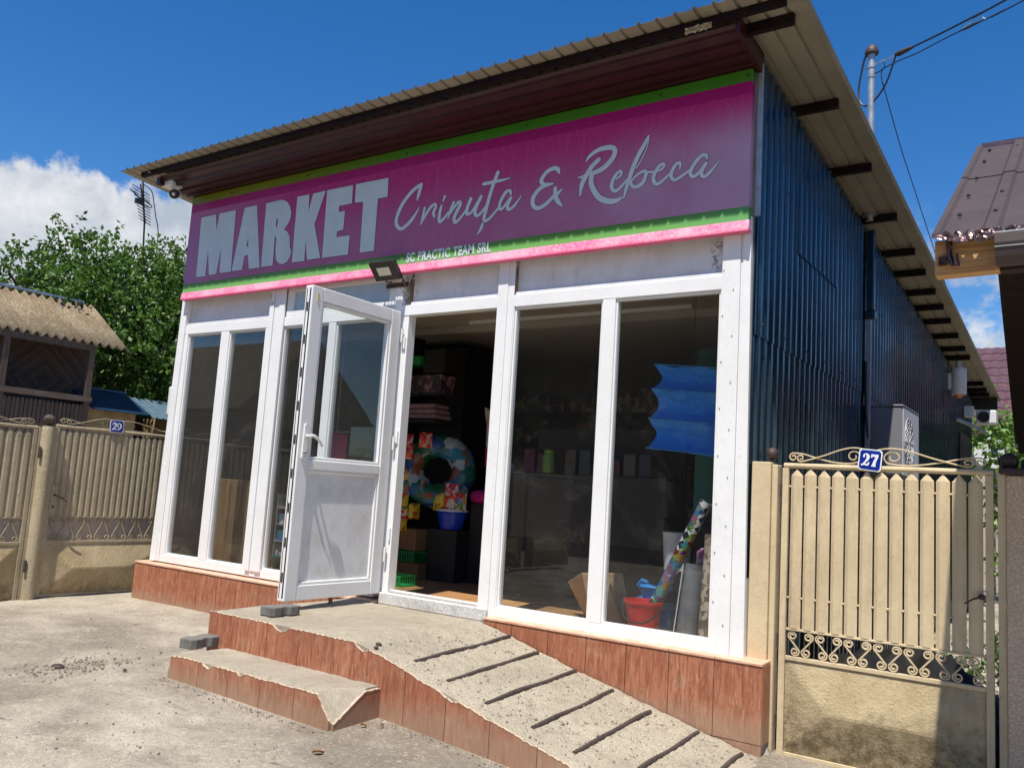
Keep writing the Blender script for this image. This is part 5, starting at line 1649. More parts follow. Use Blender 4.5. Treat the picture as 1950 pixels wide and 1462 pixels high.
f.build('splice', M['cable'], CBc, smooth=True)
cable('drip_loop_cable', 'dark cable hanging in a loop from the mast cap', [(5.590, 2.49, 4.517), (5.551, 2.511, 4.41), (5.509, 2.534, 4.316), (5.439, 2.571, 4.232), (5.368, 2.608, 4.192), (5.314, 2.636, 4.202), (5.276, 2.654, 4.258), (5.264, 2.66, 4.364), (5.283, 2.65, 4.492), (5.313, 2.634, 4.615), (5.338, 2.620, 4.655)], 0.0085, M['cable'])
cable('lamp_cable', 'thin cable dropping from the mast to the rear wall lamp', [(5.485, 2.546, 4.515), (5.494, 2.541, 4.473), (5.468, 2.555, 4.43), (5.469, 2.56, 4.37), (5.478, 2.62, 4.31), (5.45, 3.5, 4.139), (5.447, 4.2, 3.986), (5.447, 6.0, 3.569), (5.494, 6.8, 3.2), (5.48, 7.3, 2.80)], 0.0045, M['cable'])
# the street pole the cables run to
SP = thing('utility_pole', (14.5, -3.2, -0.8), 'concrete street pole beyond the right edge carrying the cables', 'pole')
MB().lathe([(0.14, -0.8), (0.09, 5.6)], (14.5, -3.2, 0), 16).build('pole_shaft', M['conc'], SP, smooth=True)
MB().box(14.3, 14.7, -3.6, -2.8, 4.82, 4.92).build('crossarm', M['galv'], SP)

# ================================================================ TREES
def leaf_crown(name, mat, parent, clumps, n, size, seed, droop=0.5, twig=True):
    r = np.random.default_rng(seed)
    cs = np.array([c[:3] for c in clumps]); rs = np.array([c[3:6] for c in clumps])
    wts = np.prod(rs, axis=1) ** 0.75; wts /= wts.sum()
    # twigs: random centres in the shells of the clumps, leaves strung along each twig
    per = 14
    nt_ = n // per
    ci = r.choice(len(clumps), nt_, p=wts)
    d = r.normal(size=(nt_, 3)); d /= np.linalg.norm(d, axis=1)[:, None]
    rad = r.uniform(0.35, 1.0, nt_) ** 0.45
    nz_ = np.array([mn.noise(Vector(tuple(v * 2.3 + k))) for v, k in zip(d, ci * 3.7)])
    rad *= 1 + 0.48 * nz_
    tc_ = cs[ci] + d * rs[ci] * rad[:, None]
    td = d + r.normal(size=(nt_, 3)) * 0.55 + np.array([0, 0, 0.35]); td /= np.linalg.norm(td, axis=1)[:, None]
    tl = r.uniform(0.18, 0.42, nt_) * (size / 0.085)
    k = np.repeat(np.arange(nt_), per)
    t = np.tile(np.linspace(0.05, 1, per), nt_) + r.uniform(-.03, .03, nt_ * per)
    p = tc_[k] + td[k] * (t * tl[k])[:, None] + r.normal(size=(nt_ * per, 3)) * size * 0.28
    p[:, 2] -= (t ** 2) * tl[k] * 0.35 * droop
    ld = td[k] * 0.4 + r.normal(size=(nt_ * per, 3)) * 0.75 - np.array([0, 0, droop]); ld /= np.linalg.norm(ld, axis=1)[:, None]
    side = np.cross(ld, r.normal(size=(nt_ * per, 3))); side /= (np.linalg.norm(side, axis=1)[:, None] + 1e-9)
    nrm_ = np.cross(ld, side)
    s = size * r.uniform(0.65, 1.2, nt_ * per)[:, None]
    w = s * 0.27
    a = p; b = p + ld * s * 0.45 + side * w + nrm_ * s * 0.07; c = p + ld * s; e = p + ld * s * 0.45 - side * w + nrm_ * s * 0.07
    m = nt_ * per
    V = np.stack([a, b, c, e], 1).reshape(-1, 3)
    off = np.array(ORI[parent])
    V = V - off
    F = (np.arange(m)[:, None] * 4 + np.array([0, 1, 2, 0, 2, 3])[None]).reshape(-1)
    me = bpy.data.meshes.new(name)
    me.vertices.add(len(V)); me.vertices.foreach_set('co', V.reshape(-1))
    me.loops.add(len(F)); me.loops.foreach_set('vertex_index', F.astype(np.int32))
    me.polygons.add(m * 2); me.polygons.foreach_set('loop_start', (np.arange(m * 2) * 3).astype(np.int32))
    me.update(calc_edges=True)
    me.materials.append(mat)
    o = bpy.data.objects.new(name, me); COL.objects.link(o); o.parent = parent
    return o
def limbs(name, parent, base, tops, r0, seed=1):
    f = MB(); q = random.Random(seed)
    b = Vector(base)
    fork = b + Vector((0, 0, (max(t[2] for t in tops) - b.z) * 0.28))
    f.tube(catmull([b, b.lerp(fork, 0.5) + Vector((0.05, 0.04, 0)), fork], 4), [r0 * (1 - 0.035 * i) for i in range(9)], 10)
    for t in tops:
        t = Vector(t)
        mid = fork.lerp(t, 0.5) + Vector((q.uniform(-.2, .2), q.uniform(-.2, .2), 0.15))
        n_ = 11
        f.tube(catmull([fork - Vector((0, 0, 0.1)), mid, t], 5), [r0 * 0.6 * (1 - i / n_ * 0.9) for i in range(n_)], 8)
        for j in range(5):
            s0 = mid.lerp(t, q.uniform(0, .8)); e0 = s0 + Vector((q.uniform(-.6, .6), q.uniform(-.6, .6), q.uniform(0, .6)))
            f.tube([s0, e0], [r0 * 0.15, r0 * 0.03], 5)
    return f.build(name, M['bark'], parent, smooth=True)
TR = thing('plum_tree', (-8.6, 4.3, -0.4), 'leafy green fruit tree rising behind the veranda house', 'tree', 'trees')
limbs('trunk', TR, (-8.6, 4.3, -0.5), [(-8.2, 2.0, 3.9), (-8.4, 3.2, 4.9), (-8.6, 4.6, 5.1), (-8.3, 5.6, 4.9), (-8.0, 4.4, 3.2), (-9.4, 4.5, 4.4)], 0.17, 3)
crown = [(-8.5, 4.2, 3.7, 1.7, 1.9, 1.35), (-8.3, 5.3, 3.9, 1.4, 1.4, 1.35), (-8.3, 2.6, 3.5, 1.2, 1.3, 1.05), (-8.4, 3.3, 4.35, 0.8, 0.55, 0.85), (-8.5, 4.7, 4.6, 0.9, 0.9, 0.75), (-8.3, 5.6, 4.6, 0.8, 0.7, 0.75),
         (-8.2, 1.5, 3.2, 0.9, 0.8, 0.75), (-8.0, 4.8, 2.6, 1.6, 1.6, 1.0), (-8.6, 3.0, 5.0, 0.22, 0.18, 0.5), (-8.5, 4.0, 5.1, 0.22, 0.22, 0.42), (-8.4, 5.1, 5.15, 0.25, 0.2, 0.5), (-8.4, 5.9, 4.95, 0.25, 0.2, 0.5), (-8.3, 2.2, 4.3, 0.25, 0.2, 0.45), (-8.2, 1.0, 3.6, 0.3, 0.25, 0.4), (-8.0, 6.3, 3.2, 1.2, 1.0, 1.2), (-8.2, 5.4, 2.2, 1.2, 1.3, 0.6)]
crown = [(c_[0], c_[1], c_[2] - (0.38 if c_[2] > 3 else 0), *c_[3:]) for c_ in crown]
leaf_crown('crown', M['leafA'], TR, crown, 50000, 0.105, 11, 0.6)
T2 = thing('dark_tree', (-11.0, 6.0, -0.4), 'dense dark tree in the shade behind the fruit tree', 'tree', 'trees')
limbs('trunk', T2, (-11.0, 6.0, -0.5), [(-11, 5.0, 3.2), (-11, 7.2, 3.2), (-10.8, 6, 3.8)], 0.2, 4)
leaf_crown('crown', M['leafB'], T2, [(-11.0, 6.2, 2.6, 2.0, 2.6, 1.9), (-10.6, 4.2, 2.3, 1.6, 1.6, 1.5), (-11.0, 8.4, 2.5, 1.8, 1.8, 1.7)], 26000, 0.15, 12, 0.4)
T3 = thing('laurel_bush', (5.6, 11.2, -0.4), 'bright green leafy bush beyond the rear eaves at right', 'bush', 'trees')
limbs('trunk', T3, (5.7, 11.3, -0.5), [(5.45, 11.1, 2.2), (5.75, 11.0, 1.9), (6.0, 11.3, 1.6)], 0.05, 5)
leaf_crown('crown', M['leafC'], T3, [(5.42, 10.9, 2.22, 0.36, 0.4, 0.26), (5.70, 11.0, 2.05, 0.30, 0.4, 0.20), (5.98, 11.1, 1.72, 0.30, 0.4, 0.26), (6.1, 11.2, 1.2, 0.35, 0.5, 0.6), (6.05, 11.2, 0.5, 0.4, 0.5, 0.6)], 3600, 0.13, 13, 0.6)
T4 = thing('vine', (6.62, 1.3, -0.5), 'green climbing plant behind the gap beside gate 27', 'plant')
limbs('stem', T4, (6.62, 1.3, -0.5), [(6.60, 1.25, 0.8), (6.64, 1.35, 0.5)], 0.02, 6)
leaf_crown('foliage', M['leafA'], T4, [(6.62, 1.3, 0.55, 0.09, 0.2, 0.35), (6.66, 1.3, 0.0, 0.09, 0.2, 0.35)], 260, 0.045, 14, 0.6)
# trees across the yard, seen mirrored in the dark panes
for i, (x, y, hgt, rr) in enumerate(((-12.5, -4.6, 4.2, 1.6),)):
    t_ = thing('garden_tree', (x, y, -0.7), 'leafy tree beyond the fence, seen mirrored in the leftmost pane', 'tree', 'trees')
    limbs('trunk', t_, (x, y, -0.8), [(x - 1, y, hgt * .7), (x + 1, y, hgt * .75), (x, y + .6, hgt * .85)], 0.18, 20 + i)
    leaf_crown('crown', M['leafB'], t_, [(x, y, hgt * 0.62, rr, rr, hgt * 0.36), (x + rr * .6, y, hgt * 0.5, rr * .7, rr * .7, hgt * 0.3), (x - rr * .6, y, hgt * 0.5, rr * .7, rr * .7, hgt * 0.3)], 7000, 0.28, 30 + i, 0.4)

# ================================================================ ANTENNA
AN = thing('tv_antenna', (-9.0, 4.8, 5.6), 'old ladder-shaped TV aerial on a thin mast above the tree', 'antenna')
MB().tube([(-9.0, 4.66, 6.50), (-9.0, 4.80, 5.66), (-9.0, 5.0, 3.0)], 0.018, 6).build('mast', M['iron'], AN)
f = MB().tube([(-8.97, 4.60, 6.42), (-8.97, 4.80, 5.66)], 0.016, 6)
for i in range(11):
    t = i / 10
    y, z = 4.62 + 0.17 * t, 6.30 - 0.62 * t
    L_ = 0.20 - 0.07 * t
    f.tube([(-8.96, y - L_, z + 0.055 * L_ / .2), (-8.96, y + L_, z - 0.055 * L_ / .2)], 0.009, 5)
f.tube([(-8.9, 4.36, 6.22), (-8.9, 4.60, 6.10)], 0.014, 5)
f.build('boom_and_elements', M['iron'], AN)
f = MB().tube([(-8.9, 4.62 + 0.24 * math.cos(a) , 6.06 - 0.05 * math.cos(a) + 0.06 * math.sin(a)) for a in np.linspace(-1.7, 1.7, 18)], 0.010, 5)
f.box(-8.98, -8.9, 4.52, 4.66, 6.0, 6.10)
f.build('dipole', M['black'], AN)
f = MB().tube(catmull([(-9, 4.67, 6.45), (-8.95, 4.84, 6.35), (-8.95, 4.93, 6.1), (-8.95, 5.0, 5.85), (-8.95, 5.09, 5.55), (-8.95, 5.12, 4.8)], 5), 0.010, 5)
f.build('antenna_cable', M['cable'], AN)

# ================================================================ VERANDA HOUSE (left)
VH = thing('veranda_house', (-6.6, 0, -0.4), 'old wooden veranda under a lichened corrugated roof behind fence 29', 'house', 'houses')
def fibro(name, y0, y1, e, r_, parent, pitch=0.1385, amp=0.026, mat='fibro'):
    f = MB()
    ys = np.arange(y0, y1, pitch / 10)
    (ex, ez), (rx, rz) = e, r_
    vs = []
    T_ = [0, .5, .505, 1.0]
    for j, t in enumerate(T_):
        for y in ys:
            w = amp * math.cos(2 * math.pi * (y - y0) / pitch)
            lift = 0.012 if j in (0, 1) else 0.0
            wob = 0.008 * mn.noise(Vector((y * 1.5, t * 3, 2)))
            vs.append((ex + (rx - ex) * t, y + 0.10 * t * 0 + (0.03 * mn.noise(Vector((1, 1, t))) if j == 0 else 0), ez + (rz - ez) * t + w + lift + wob))
    n_ = len(ys)
    f.add(vs, [(j * n_ + i, j * n_ + i + 1, (j + 1) * n_ + i + 1, (j + 1) * n_ + i) for j in range(len(T_) - 1) for i in range(n_ - 1)])
    o = f.build(name, M[mat], parent, smooth=True, fix=False)
    m_ = o.modifiers.new('t', 'SOLIDIFY'); m_.thickness = 0.012
    return o
fibro('roof', -1.4, 2.98, (-5.92, 2.60), (-7.1, 3.40), VH, amp=0.032)
f = MB().box(-7.16, -7.06, -1.4, 2.75, 3.41, 3.45)
f.build('ridge_flashing', M['galv'], VH)
f = MB()
for y in (-1.2, 1.13, 2.40):
    f = MB().box(-6.05, -5.96, y - 0.045, y + 0.045, -0.42, 2.62)
    f.build('veranda_post', M['oldwood'], VH)
MB().box(-6.04, -5.94, -4.1, 2.44, 2.50, 2.60).build('eave_plate', M['oldwood'], VH)
MB().box(-6.05, -5.93, -4.1, 2.46, 1.70, 1.785).build('handrail', M['railwood'], VH)
f = MB()
k = 0
y = -1.2
while y < 2.38:
    zt = 1.62 + 0.012 * mn.noise(Vector((y * 5, 0, 0)))
    f.prism([(y, 0.55), (y + 0.052, 0.55), (y + 0.052, zt), (y + 0.040, zt + 0.028), (y + 0.026, zt + 0.036), (y + 0.012, zt + 0.028), (y, zt)], 'x', -5.985, -5.965)
    y += 0.0625
f.build('baluster_boards', M['oldwood'], VH)
MB().box(-6.64, -6.60, -4.1, 2.72, 0.6, 3.0).build('diamond_boarding', M['diamond'], VH)
MB().box(-8.2, -6.65, -4.1, 2.6, -0.42, 3.0).build('house_wall', M['housewall'], VH)
MB().box(-6.6, -5.95, -4.1, 2.42, 0.40, 0.55).build('veranda_floor', M['oldwood'], VH)
MB().box(-6.5, -6.0, -4.1, 2.40, -0.42, 0.40).build('base_wall', M['plaster'], VH)
# lean-to sheds with metal roofs
SH = thing('lean_to_shed', (-6.2, 3.0, -0.4), 'low shed with faded deep blue sheet roof beside the veranda', 'shed', 'sheds')
f = MB().hexa([(-5.95, 2.50, 1.60), (-5.95, 3.50, 1.60), (-6.7, 3.45, 1.96), (-6.7, 2.50, 1.96), (-5.95, 2.50, 1.615), (-5.95, 3.50, 1.615), (-6.7, 3.45, 1.975), (-6.7, 2.50, 1.975)])
f.build('roof', M['blueroof'], SH)
f = MB().tube([(-6.7, 2.50, 1.985), (-6.7, 3.46, 1.985)], 0.016, 6)
f.build('roof_ridge', M['paleroof'], SH)
MB().box(-7.4, -6.1, 2.50, 3.32, -0.42, 1.66).build('wall', M['plaster'], SH)
SH2 = thing('lean_to_shed', (-6.3, 4.3, -0.4), 'low shed with pale blue ribbed sheet roof near the shop corner', 'shed', 'sheds')
f = MB()
ys = []
y = 3.505
while y < 5.4:
    ys += [(y, 0), (y + .06, 0), (y + .07, .012), (y + .09, .012), (y + .10, 0)]
    y += 0.11
n_ = len(ys)
f.add([(-5.9, a, 1.57 + b) for a, b in ys] + [(-6.8, a, 1.93 + b) for a, b in ys], [(i, i + 1, n_ + i + 1, n_ + i) for i in range(n_ - 1)])
rr_ = f.build('roof', M['paleroof'], SH2, fix=False)
m_ = rr_.modifiers.new('t', 'SOLIDIFY'); m_.thickness = 0.004
MB().box(-7.4, -6.1, 4.15, 5.4, -0.42, 1.62).build('wall', M['plaster'], SH2)
MB().box(-7.4, -7.2, 3.33, 4.15, -0.42, 1.62).build('rear_wall', M['darkwood'], SH2)
MB().box(-6.13, -6.05, 3.9, 3.98, -0.42, 1.62).build('post', M['oldwood'], SH2)

# ================================================================ houses behind
def tiled_house(label, x0, x1, y0, y1, ze, zr_, grp='houses', rows=18):
    H = thing('tiled_house', ((x0 + x1) / 2, (y0 + y1) / 2, -0.5), label, 'house', grp)
    MB().box(x0 + .3, x1 - .3, y0 + .4, y1, -0.5, ze).build('wall', M['housewall'], H)
    f = MB()
    ym = (y0 + y1) / 2
    N = rows
    nx = int((x1 - x0) / 0.035)
    for j in range(N):
        for sgn, ya in ((1, y0), (-1, y1)):
            yb_ = ya + sgn * (abs(ym - y0)) * j / N; yc_ = ya + sgn * abs(ym - y0) * (j + 1) / N
            zb_ = ze - 0.1 + (zr_ - ze) * j / N; zc_ = ze - 0.1 + (zr_ - ze) * (j + 1) / N
            if sgn == -1 and j > 0 and j < N - 1:
                pass
            vs = []
            for i in range(nx + 1):
                x = x0 + (x1 - x0) * i / nx
                w = 0.022 * abs(math.sin(math.pi * x / 0.21))
                vs += [(x, yb_, zb_ + w - 0.02), (x, yb_, zb_ + w + 0.035), (x, yc_, zc_ + w)]
            f.add(vs, [(3 * i, 3 * i + 3, 3 * i + 4, 3 * i + 1) for i in range(nx)] + [(3 * i + 1, 3 * i + 4, 3 * i + 5, 3 * i + 2) for i in range(nx)])
    f.build('roof', M['rooftile'], H, fix=False)
    MB().prism([(y0 + .4, ze - .1), (y1, ze - .1), (ym, zr_ - .2)], 'x', x0 + .35, x1 - .35).build('gable', M['housewall'], H)
    return H
tiled_house('house with wavy plum metal-tile roof behind the rear eaves', 3.0, 9.5, 15.2, 21.5, 2.75, 4.95, rows=10)
f = MB().box(5.1, 9.0, 15.05, 15.2, 2.58, 2.70)
tag(f.build('roof_gutter', M['black'], None), 'dark gutter along the eave of the plum-roofed house', 'gutter')
DS = thing('satellite_dish', (5.35, 10.6, -0.5), 'white round dish with small blue badge behind the bush', 'dish')
f = MB().lathe([(0.001, 0.03), (0.12, 0.022), (0.22, 0.0), (0.28, -0.03)], (5.38, 12.2, 1.93), 32, 0, 'y')
f.build('dish_bowl', M['white'], DS, smooth=True)
MB().lathe([(0.056, -0.036), (0.056, -0.034)], (5.42, 12.2, 1.95), 20, 0, 'y').build('badge', simple('blue_badge', (0.05, 0.25, 0.6), 0.4), DS)
MB().tube([(5.38, 12.22, 1.93), (5.38, 12.4, 1.8), (5.38, 12.4, -0.5)], 0.03, 8).build('dish_mast', M['galv'], DS)

NH = thing('gable_house', (-10.5, -9.5, -0.6), 'beige gabled house across the yard, seen mirrored in the left panes', 'house', 'houses')
MB().box(-14.5, -10.0, -12.0, -8.4, -0.6, 2.4).build('wall', M['housewall'], NH)
f = MB().prism([(-12.5, 2.25), (-7.9, 2.25), (-10.2, 4.3)], 'x', -14.9, -9.6)
f.build('roof', M['fibro'], NH)
MB().box(-9.99, -9.96, -10.8, -9.6, 0.6, 1.9).build('window', M['darkshelf'], NH)
DB = thing('sky_mask_barn', (1.5, -16, -0.6), 'added dark tall barn across the yard, masking the sky mirrored in the shop panes', 'barn', 'houses')  # unseen barn added and sized to mask sky in the pane reflections
MB().box(-8.5, 9, -19, -14, -0.8, 6.4).build('wall', M['darkwood'], DB)
MB().prism([(-19.6, 6.3), (-13.4, 6.3), (-16.5, 9.0)], 'x', -9.0, 9.4).build('roof', M['brownroof'], DB)

RH = thing('sky_block_house', (11.5, 7.0, -0.6), 'added dark brown house right of the passage, unseen, blocking low sky from the blue wall reflections', 'house', 'houses')  # unseen house added to keep low sky out of the blue wall reflections
MB().box(9.6, 13.5, 1.9, 15.0, -0.7, 2.9).build('wall', simple('brown_render', (0.10, 0.075, 0.055), 0.9, var=0.2), RH)
MB().prism([(9.2, 2.8), (13.9, 2.8), (11.5, 4.6)], 'y', 1.6, 15.3).build('roof', M['brownroof'], RH)
BD = thing('weed_bed', (6.0, 1.4, -0.5), 'shaded weeds growing behind gate 27', 'weeds')
BD['kind'] = 'stuff'
leaf_crown('leaves', M['leafB'], BD, [(6.1, 3.4, -0.42, 0.4, 0.6, 0.12)], 700, 0.06, 41, 0.2)
f = MB().grid(lambda u, v: (5.42 + 1.12 * u, 0.30 + 1.5 * v, -0.54 + 0.56 * (math.sin(u * math.pi) ** 0.4) * (math.sin(v * math.pi) ** 0.5) * (0.85 + 0.35 * mn.noise(Vector((u * 3, v * 3, 4))) + 0.12 * mn.noise(Vector((u * 11, v * 11, 1))))),
              list(np.linspace(0, 1, 40)), list(np.linspace(0, 1, 30)))
tag(f.build('shade_filler', simple('shade_filler_black', (0.014, 0.014, 0.013), 0.7, var=0.3, spec=0.2), None, smooth=True), 'black tarpaulin added to darken the space behind gate 27', 'shade_filler')  # dark heap added to stand in for the darkness behind the gate
# ================================================================ SHOP INTERIOR
FZ = -0.08
def single(mb, name, mats, label, cat, group=None, smooth=False, bevel=0.0, fix=True):
    return tag(mb.build(name, mats, None, smooth=smooth, bevel=bevel, fix=fix), label, cat, group)
red = simple('red_plastic', (0.62, 0.02, 0.02), 0.3, var=0.1)
bluep = simple('blue_plastic', (0.015, 0.06, 0.50), 0.3, var=0.1)
cyanp = simple('light_blue_plastic', (0.02, 0.25, 0.62), 0.3, var=0.1)
greenp = simple('green_plastic', (0.02, 0.28, 0.07), 0.35, var=0.1)
tealm = simple('teal_board', (0.005, 0.13, 0.11), 0.6, var=0.15)
card = simple('cardboard', (0.46, 0.31, 0.16), 0.85, var=0.22, scale=5)
pinkc = simple('pink_cloth', (0.62, 0.10, 0.20), 0.9, var=0.3, scale=20)
magc = simple('magenta_cloth', (0.55, 0.02, 0.20), 0.9, var=0.3, scale=10)
mauve = simple('mauve_towel', (0.34, 0.20, 0.23), 0.95, var=0.25, scale=30, bump=0.5)
greyf = simple('grey_wrapped_film', (0.17, 0.175, 0.19), 0.3, var=0.4, scale=6)
carpetm = m_print('patterned_brown_mat', [(0.22, 0.16, 0.12), (0.46, 0.38, 0.30), (0.14, 0.10, 0.08), (0.34, 0.27, 0.22)], 30, 0.9)
def m_film():
    q = NT('chequered_film')
    k = q.n('ShaderNodeTexChecker')
    k.inputs['Scale'].default_value = 22
    k.inputs['Color1'].default_value = (0.60, 0.60, 0.60, 1); k.inputs['Color2'].default_value = (0.015, 0.015, 0.015, 1)
    mp = q.n('ShaderNodeMapping'); mp.inputs['Rotation'].default_value = (0, R(24), 0)
    q.l(q.oc(), mp.inputs[0]); q.l(mp.outputs[0], k.inputs['Vector'])
    v = q.n('ShaderNodeTexVoronoi'); v.inputs['Scale'].default_value = 20
    q.l(q.oc(), v.inputs['Vector'])
    hs_ = q.n('ShaderNodeHueSaturation'); hs_.inputs['Value'].default_value = 0.28; hs_.inputs['Saturation'].default_value = 1.1
    q.l(v.outputs['Color'], hs_.inputs['Color'])
    c = q.mix(q.ramp(q.noise(7.0, 3), 0.46, 0.50), k.outputs['Color'], hs_.outputs['Color'])
    q.base(c, 0.2)
    return q.m
# red bucket with handle
BK = thing('red_bucket', (4.50, 0.44, FZ), 'red plastic bucket with dark handle behind the right pane', 'bucket')
f = MB().lathe([(0.088, FZ), (0.122, FZ + 0.18), (0.130, FZ + 0.185), (0.130, FZ + 0.20), (0.118, FZ + 0.20), (0.085, FZ + 0.01)], (4.50, 0.44, 0), 28)
f.build('bucket_body', red, BK, smooth=True)
f = MB().tube([(4.50 + 0.128 * math.cos(a), 0.44 - 0.02 - 0.10 * math.sin(a) * 0.9, FZ + 0.165 - 0.10 * math.sin(a)) for a in np.linspace(0.05, math.pi - 0.05, 20)], 0.006, 6)
f.build('bucket_handle', M['black'], BK, smooth=True)
# rolled film standing in the bucket
f = MB().tube([(4.53, 0.46, 0.02), (4.865, 0.52, 0.765)], 0.040, 18)
single(f, 'roll_of_film', m_film(), 'roll of chequered plastic film leaning out of the red bucket', 'roll', smooth=True)
f = MB().tube([(4.765, 0.52, FZ), (4.785, 0.56, 0.37)], 0.068, 20)
single(f, 'wrapped_roll', greyf, 'dark grey film-wrapped roll standing beside the red bucket', 'roll', smooth=True)
f = MB().tube([(4.93, 0.42, FZ), (4.925, 0.50, 0.565)], 0.050, 20)
single(f, 'rolled_mat', carpetm, 'brown patterned mat rolled up in the right corner of the window', 'mat', smooth=True)
# cardboard boxes
f = MB().hexa([(3.90, 0.75, FZ), (4.10, 0.50, FZ), (4.34, 0.62, FZ), (4.14, 0.88, FZ), (3.80, 0.66, 0.15), (4.03, 0.45, 0.245), (4.26, 0.60, 0.26), (4.05, 0.80, 0.17)])
single(f, 'cardboard_box', card, 'crushed cardboard box on the floor behind the middle mullion', 'box', 'cardboard boxes', bevel=0.006)
f = MB().hexa([(4.16, 0.40, FZ), (4.375, 0.42, FZ), (4.375, 0.47, FZ), (4.16, 0.45, FZ), (4.08, 0.46, 0.22), (4.20, 0.47, 0.235), (4.20, 0.52, 0.235), (4.08, 0.50, 0.22)])
single(f, 'cardboard_sheet', card, 'folded cardboard sheet leaning left of the red bucket', 'box', 'cardboard boxes', bevel=0.004)
# light blue basin on a low stool
f = MB().lathe([(0.07, 0.10), (0.11, 0.18), (0.12, 0.185), (0.115, 0.175), (0.06, 0.11)], (4.44, 0.72, 0), 24)
f.tube([(4.33, 0.70, 0.185), (4.37, 0.68, 0.22), (4.42, 0.66, 0.21)], 0.012, 6)
single(f, 'plastic_sieve', cyanp, 'light blue plastic bowl stacked behind the red bucket', 'bowl', smooth=True)
f = MB().lathe([(0.15, 0.05), (0.20, 0.095), (0.205, 0.10), (0.19, 0.095), (0.14, 0.06)], (4.50, 0.80, 0), 28)
f.lathe([(0.12, FZ), (0.13, 0.05)], (4.50, 0.80, 0), 20)
single(f, 'plastic_basin', cyanp, 'wide blue basin under the light blue bowl', 'basin', smooth=True)
f = MB().lathe([(0.085, 0.28), (0.10, 0.52), (0.105, 0.53), (0.095, 0.525), (0.08, 0.29)], (4.56, 0.80, 0.02), 24)
single(f, 'white_tub', M['white'], 'pale plastic tub behind the grey roll', 'tub', smooth=True)
f = MB().box(4.62, 4.80, 0.86, 1.0, FZ, 0.60)
single(f, 'dark_crate', M['darkshelf'], 'dark crate standing behind the grey roll', 'crate', bevel=0.01)
f = MB().box(4.40, 4.60, 0.90, 1.02, FZ, 0.30)
single(f, 'tub_stand', M['darkshelf'], 'dark box carrying the pale tub', 'box')
f = MB().tube([(4.700, 0.46, FZ + .01), (4.745, 0.475, 0.37)], 0.004, 5)
single(f, 'tape_strip', M['white'], 'white tape strip along the dark grey roll', 'tape')
f = MB().lathe([(0.055, 0.22), (0.058, 0.44), (0.03, 0.47)], (4.80, 0.70, 0), 16)
single(f, 'purple_packet', m_print('purple_wrap', [(0.35, 0.10, 0.30), (0.5, 0.35, 0.5), (0.2, 0.04, 0.15)], 22), 'purple wrapped packet beside the pale tub', 'packet', smooth=True)
# blue hanging net dryer and teal board
HN = thing('hanging_net', (4.72, 0.55, 1.65), 'bright blue tiered net hanging behind the right pane', 'net')
f = MB()
tiers = [1.665, 1.50, 1.30, 1.10]
q_ = NT('blue_net'); 
q_.base(q_.mix(q_.ramp(q_.noise(120, 3, 0.6), 0.4, 0.6), (0.006, 0.20, 0.78), (0.04, 0.36, 0.90)), 0.55)
netm = q_.m
def net(u, v):
    k_ = v * 3
    i_ = min(2, int(k_)); fr_ = k_ - i_
    pinch = 0.026 * math.sin(fr_ * math.pi) 
    z = tiers[i_] + (tiers[i_ + 1] - tiers[i_]) * fr_
    x0_ = 4.44 + pinch - 0.035 * (v) ; x1_ = 5.10
    tilt = -0.10 * (u) * 0.55
    sag = 0.02 * mn.noise(Vector((u * 7, v * 9, 0)))
    return (x0_ + (x1_ - x0_) * u, 0.58 + sag + 0.08 * math.sin(fr_ * math.pi), z + tilt + sag)
f.grid(net, list(np.linspace(0, 1, 26)), list(np.linspace(0, 1, 37)))
no = f.build('net_fabric', netm, HN, fix=False)
mo_ = no.modifiers.new('t', 'SOLIDIFY'); mo_.thickness = 0.003
f = MB()
for z, dx in zip(tiers, (0, -.012, -.024, -.036)):
    f.tube([(4.44 + dx, 0.565, z + 0.004), (5.10, 0.565, z - 0.05)], 0.004, 6)
f.build('tier_hoop', cyanp, HN)
f = MB().tube([(4.72, 0.58, 1.64), (4.72, 0.58, 2.29)], 0.002, 5)
f.build('hanging_cord', M['cable'], HN)
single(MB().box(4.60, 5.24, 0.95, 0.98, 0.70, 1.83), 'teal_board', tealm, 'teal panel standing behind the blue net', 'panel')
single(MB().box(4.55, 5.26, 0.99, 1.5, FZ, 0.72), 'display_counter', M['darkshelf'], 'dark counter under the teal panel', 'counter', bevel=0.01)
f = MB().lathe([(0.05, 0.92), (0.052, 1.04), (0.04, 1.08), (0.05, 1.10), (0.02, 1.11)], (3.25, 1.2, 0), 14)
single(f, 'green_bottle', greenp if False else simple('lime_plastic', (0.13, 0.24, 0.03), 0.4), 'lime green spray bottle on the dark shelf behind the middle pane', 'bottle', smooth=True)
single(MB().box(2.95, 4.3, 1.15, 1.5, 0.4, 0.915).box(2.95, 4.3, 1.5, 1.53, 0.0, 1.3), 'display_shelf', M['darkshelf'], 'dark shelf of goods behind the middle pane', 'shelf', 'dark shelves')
r3 = random.Random(3)
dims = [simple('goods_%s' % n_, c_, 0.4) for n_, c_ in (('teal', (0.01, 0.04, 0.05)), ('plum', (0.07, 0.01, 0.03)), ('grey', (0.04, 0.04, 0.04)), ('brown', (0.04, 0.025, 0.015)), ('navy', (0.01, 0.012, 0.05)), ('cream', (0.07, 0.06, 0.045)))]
names_ = ['teal', 'plum red', 'grey', 'brown', 'navy', 'cream']
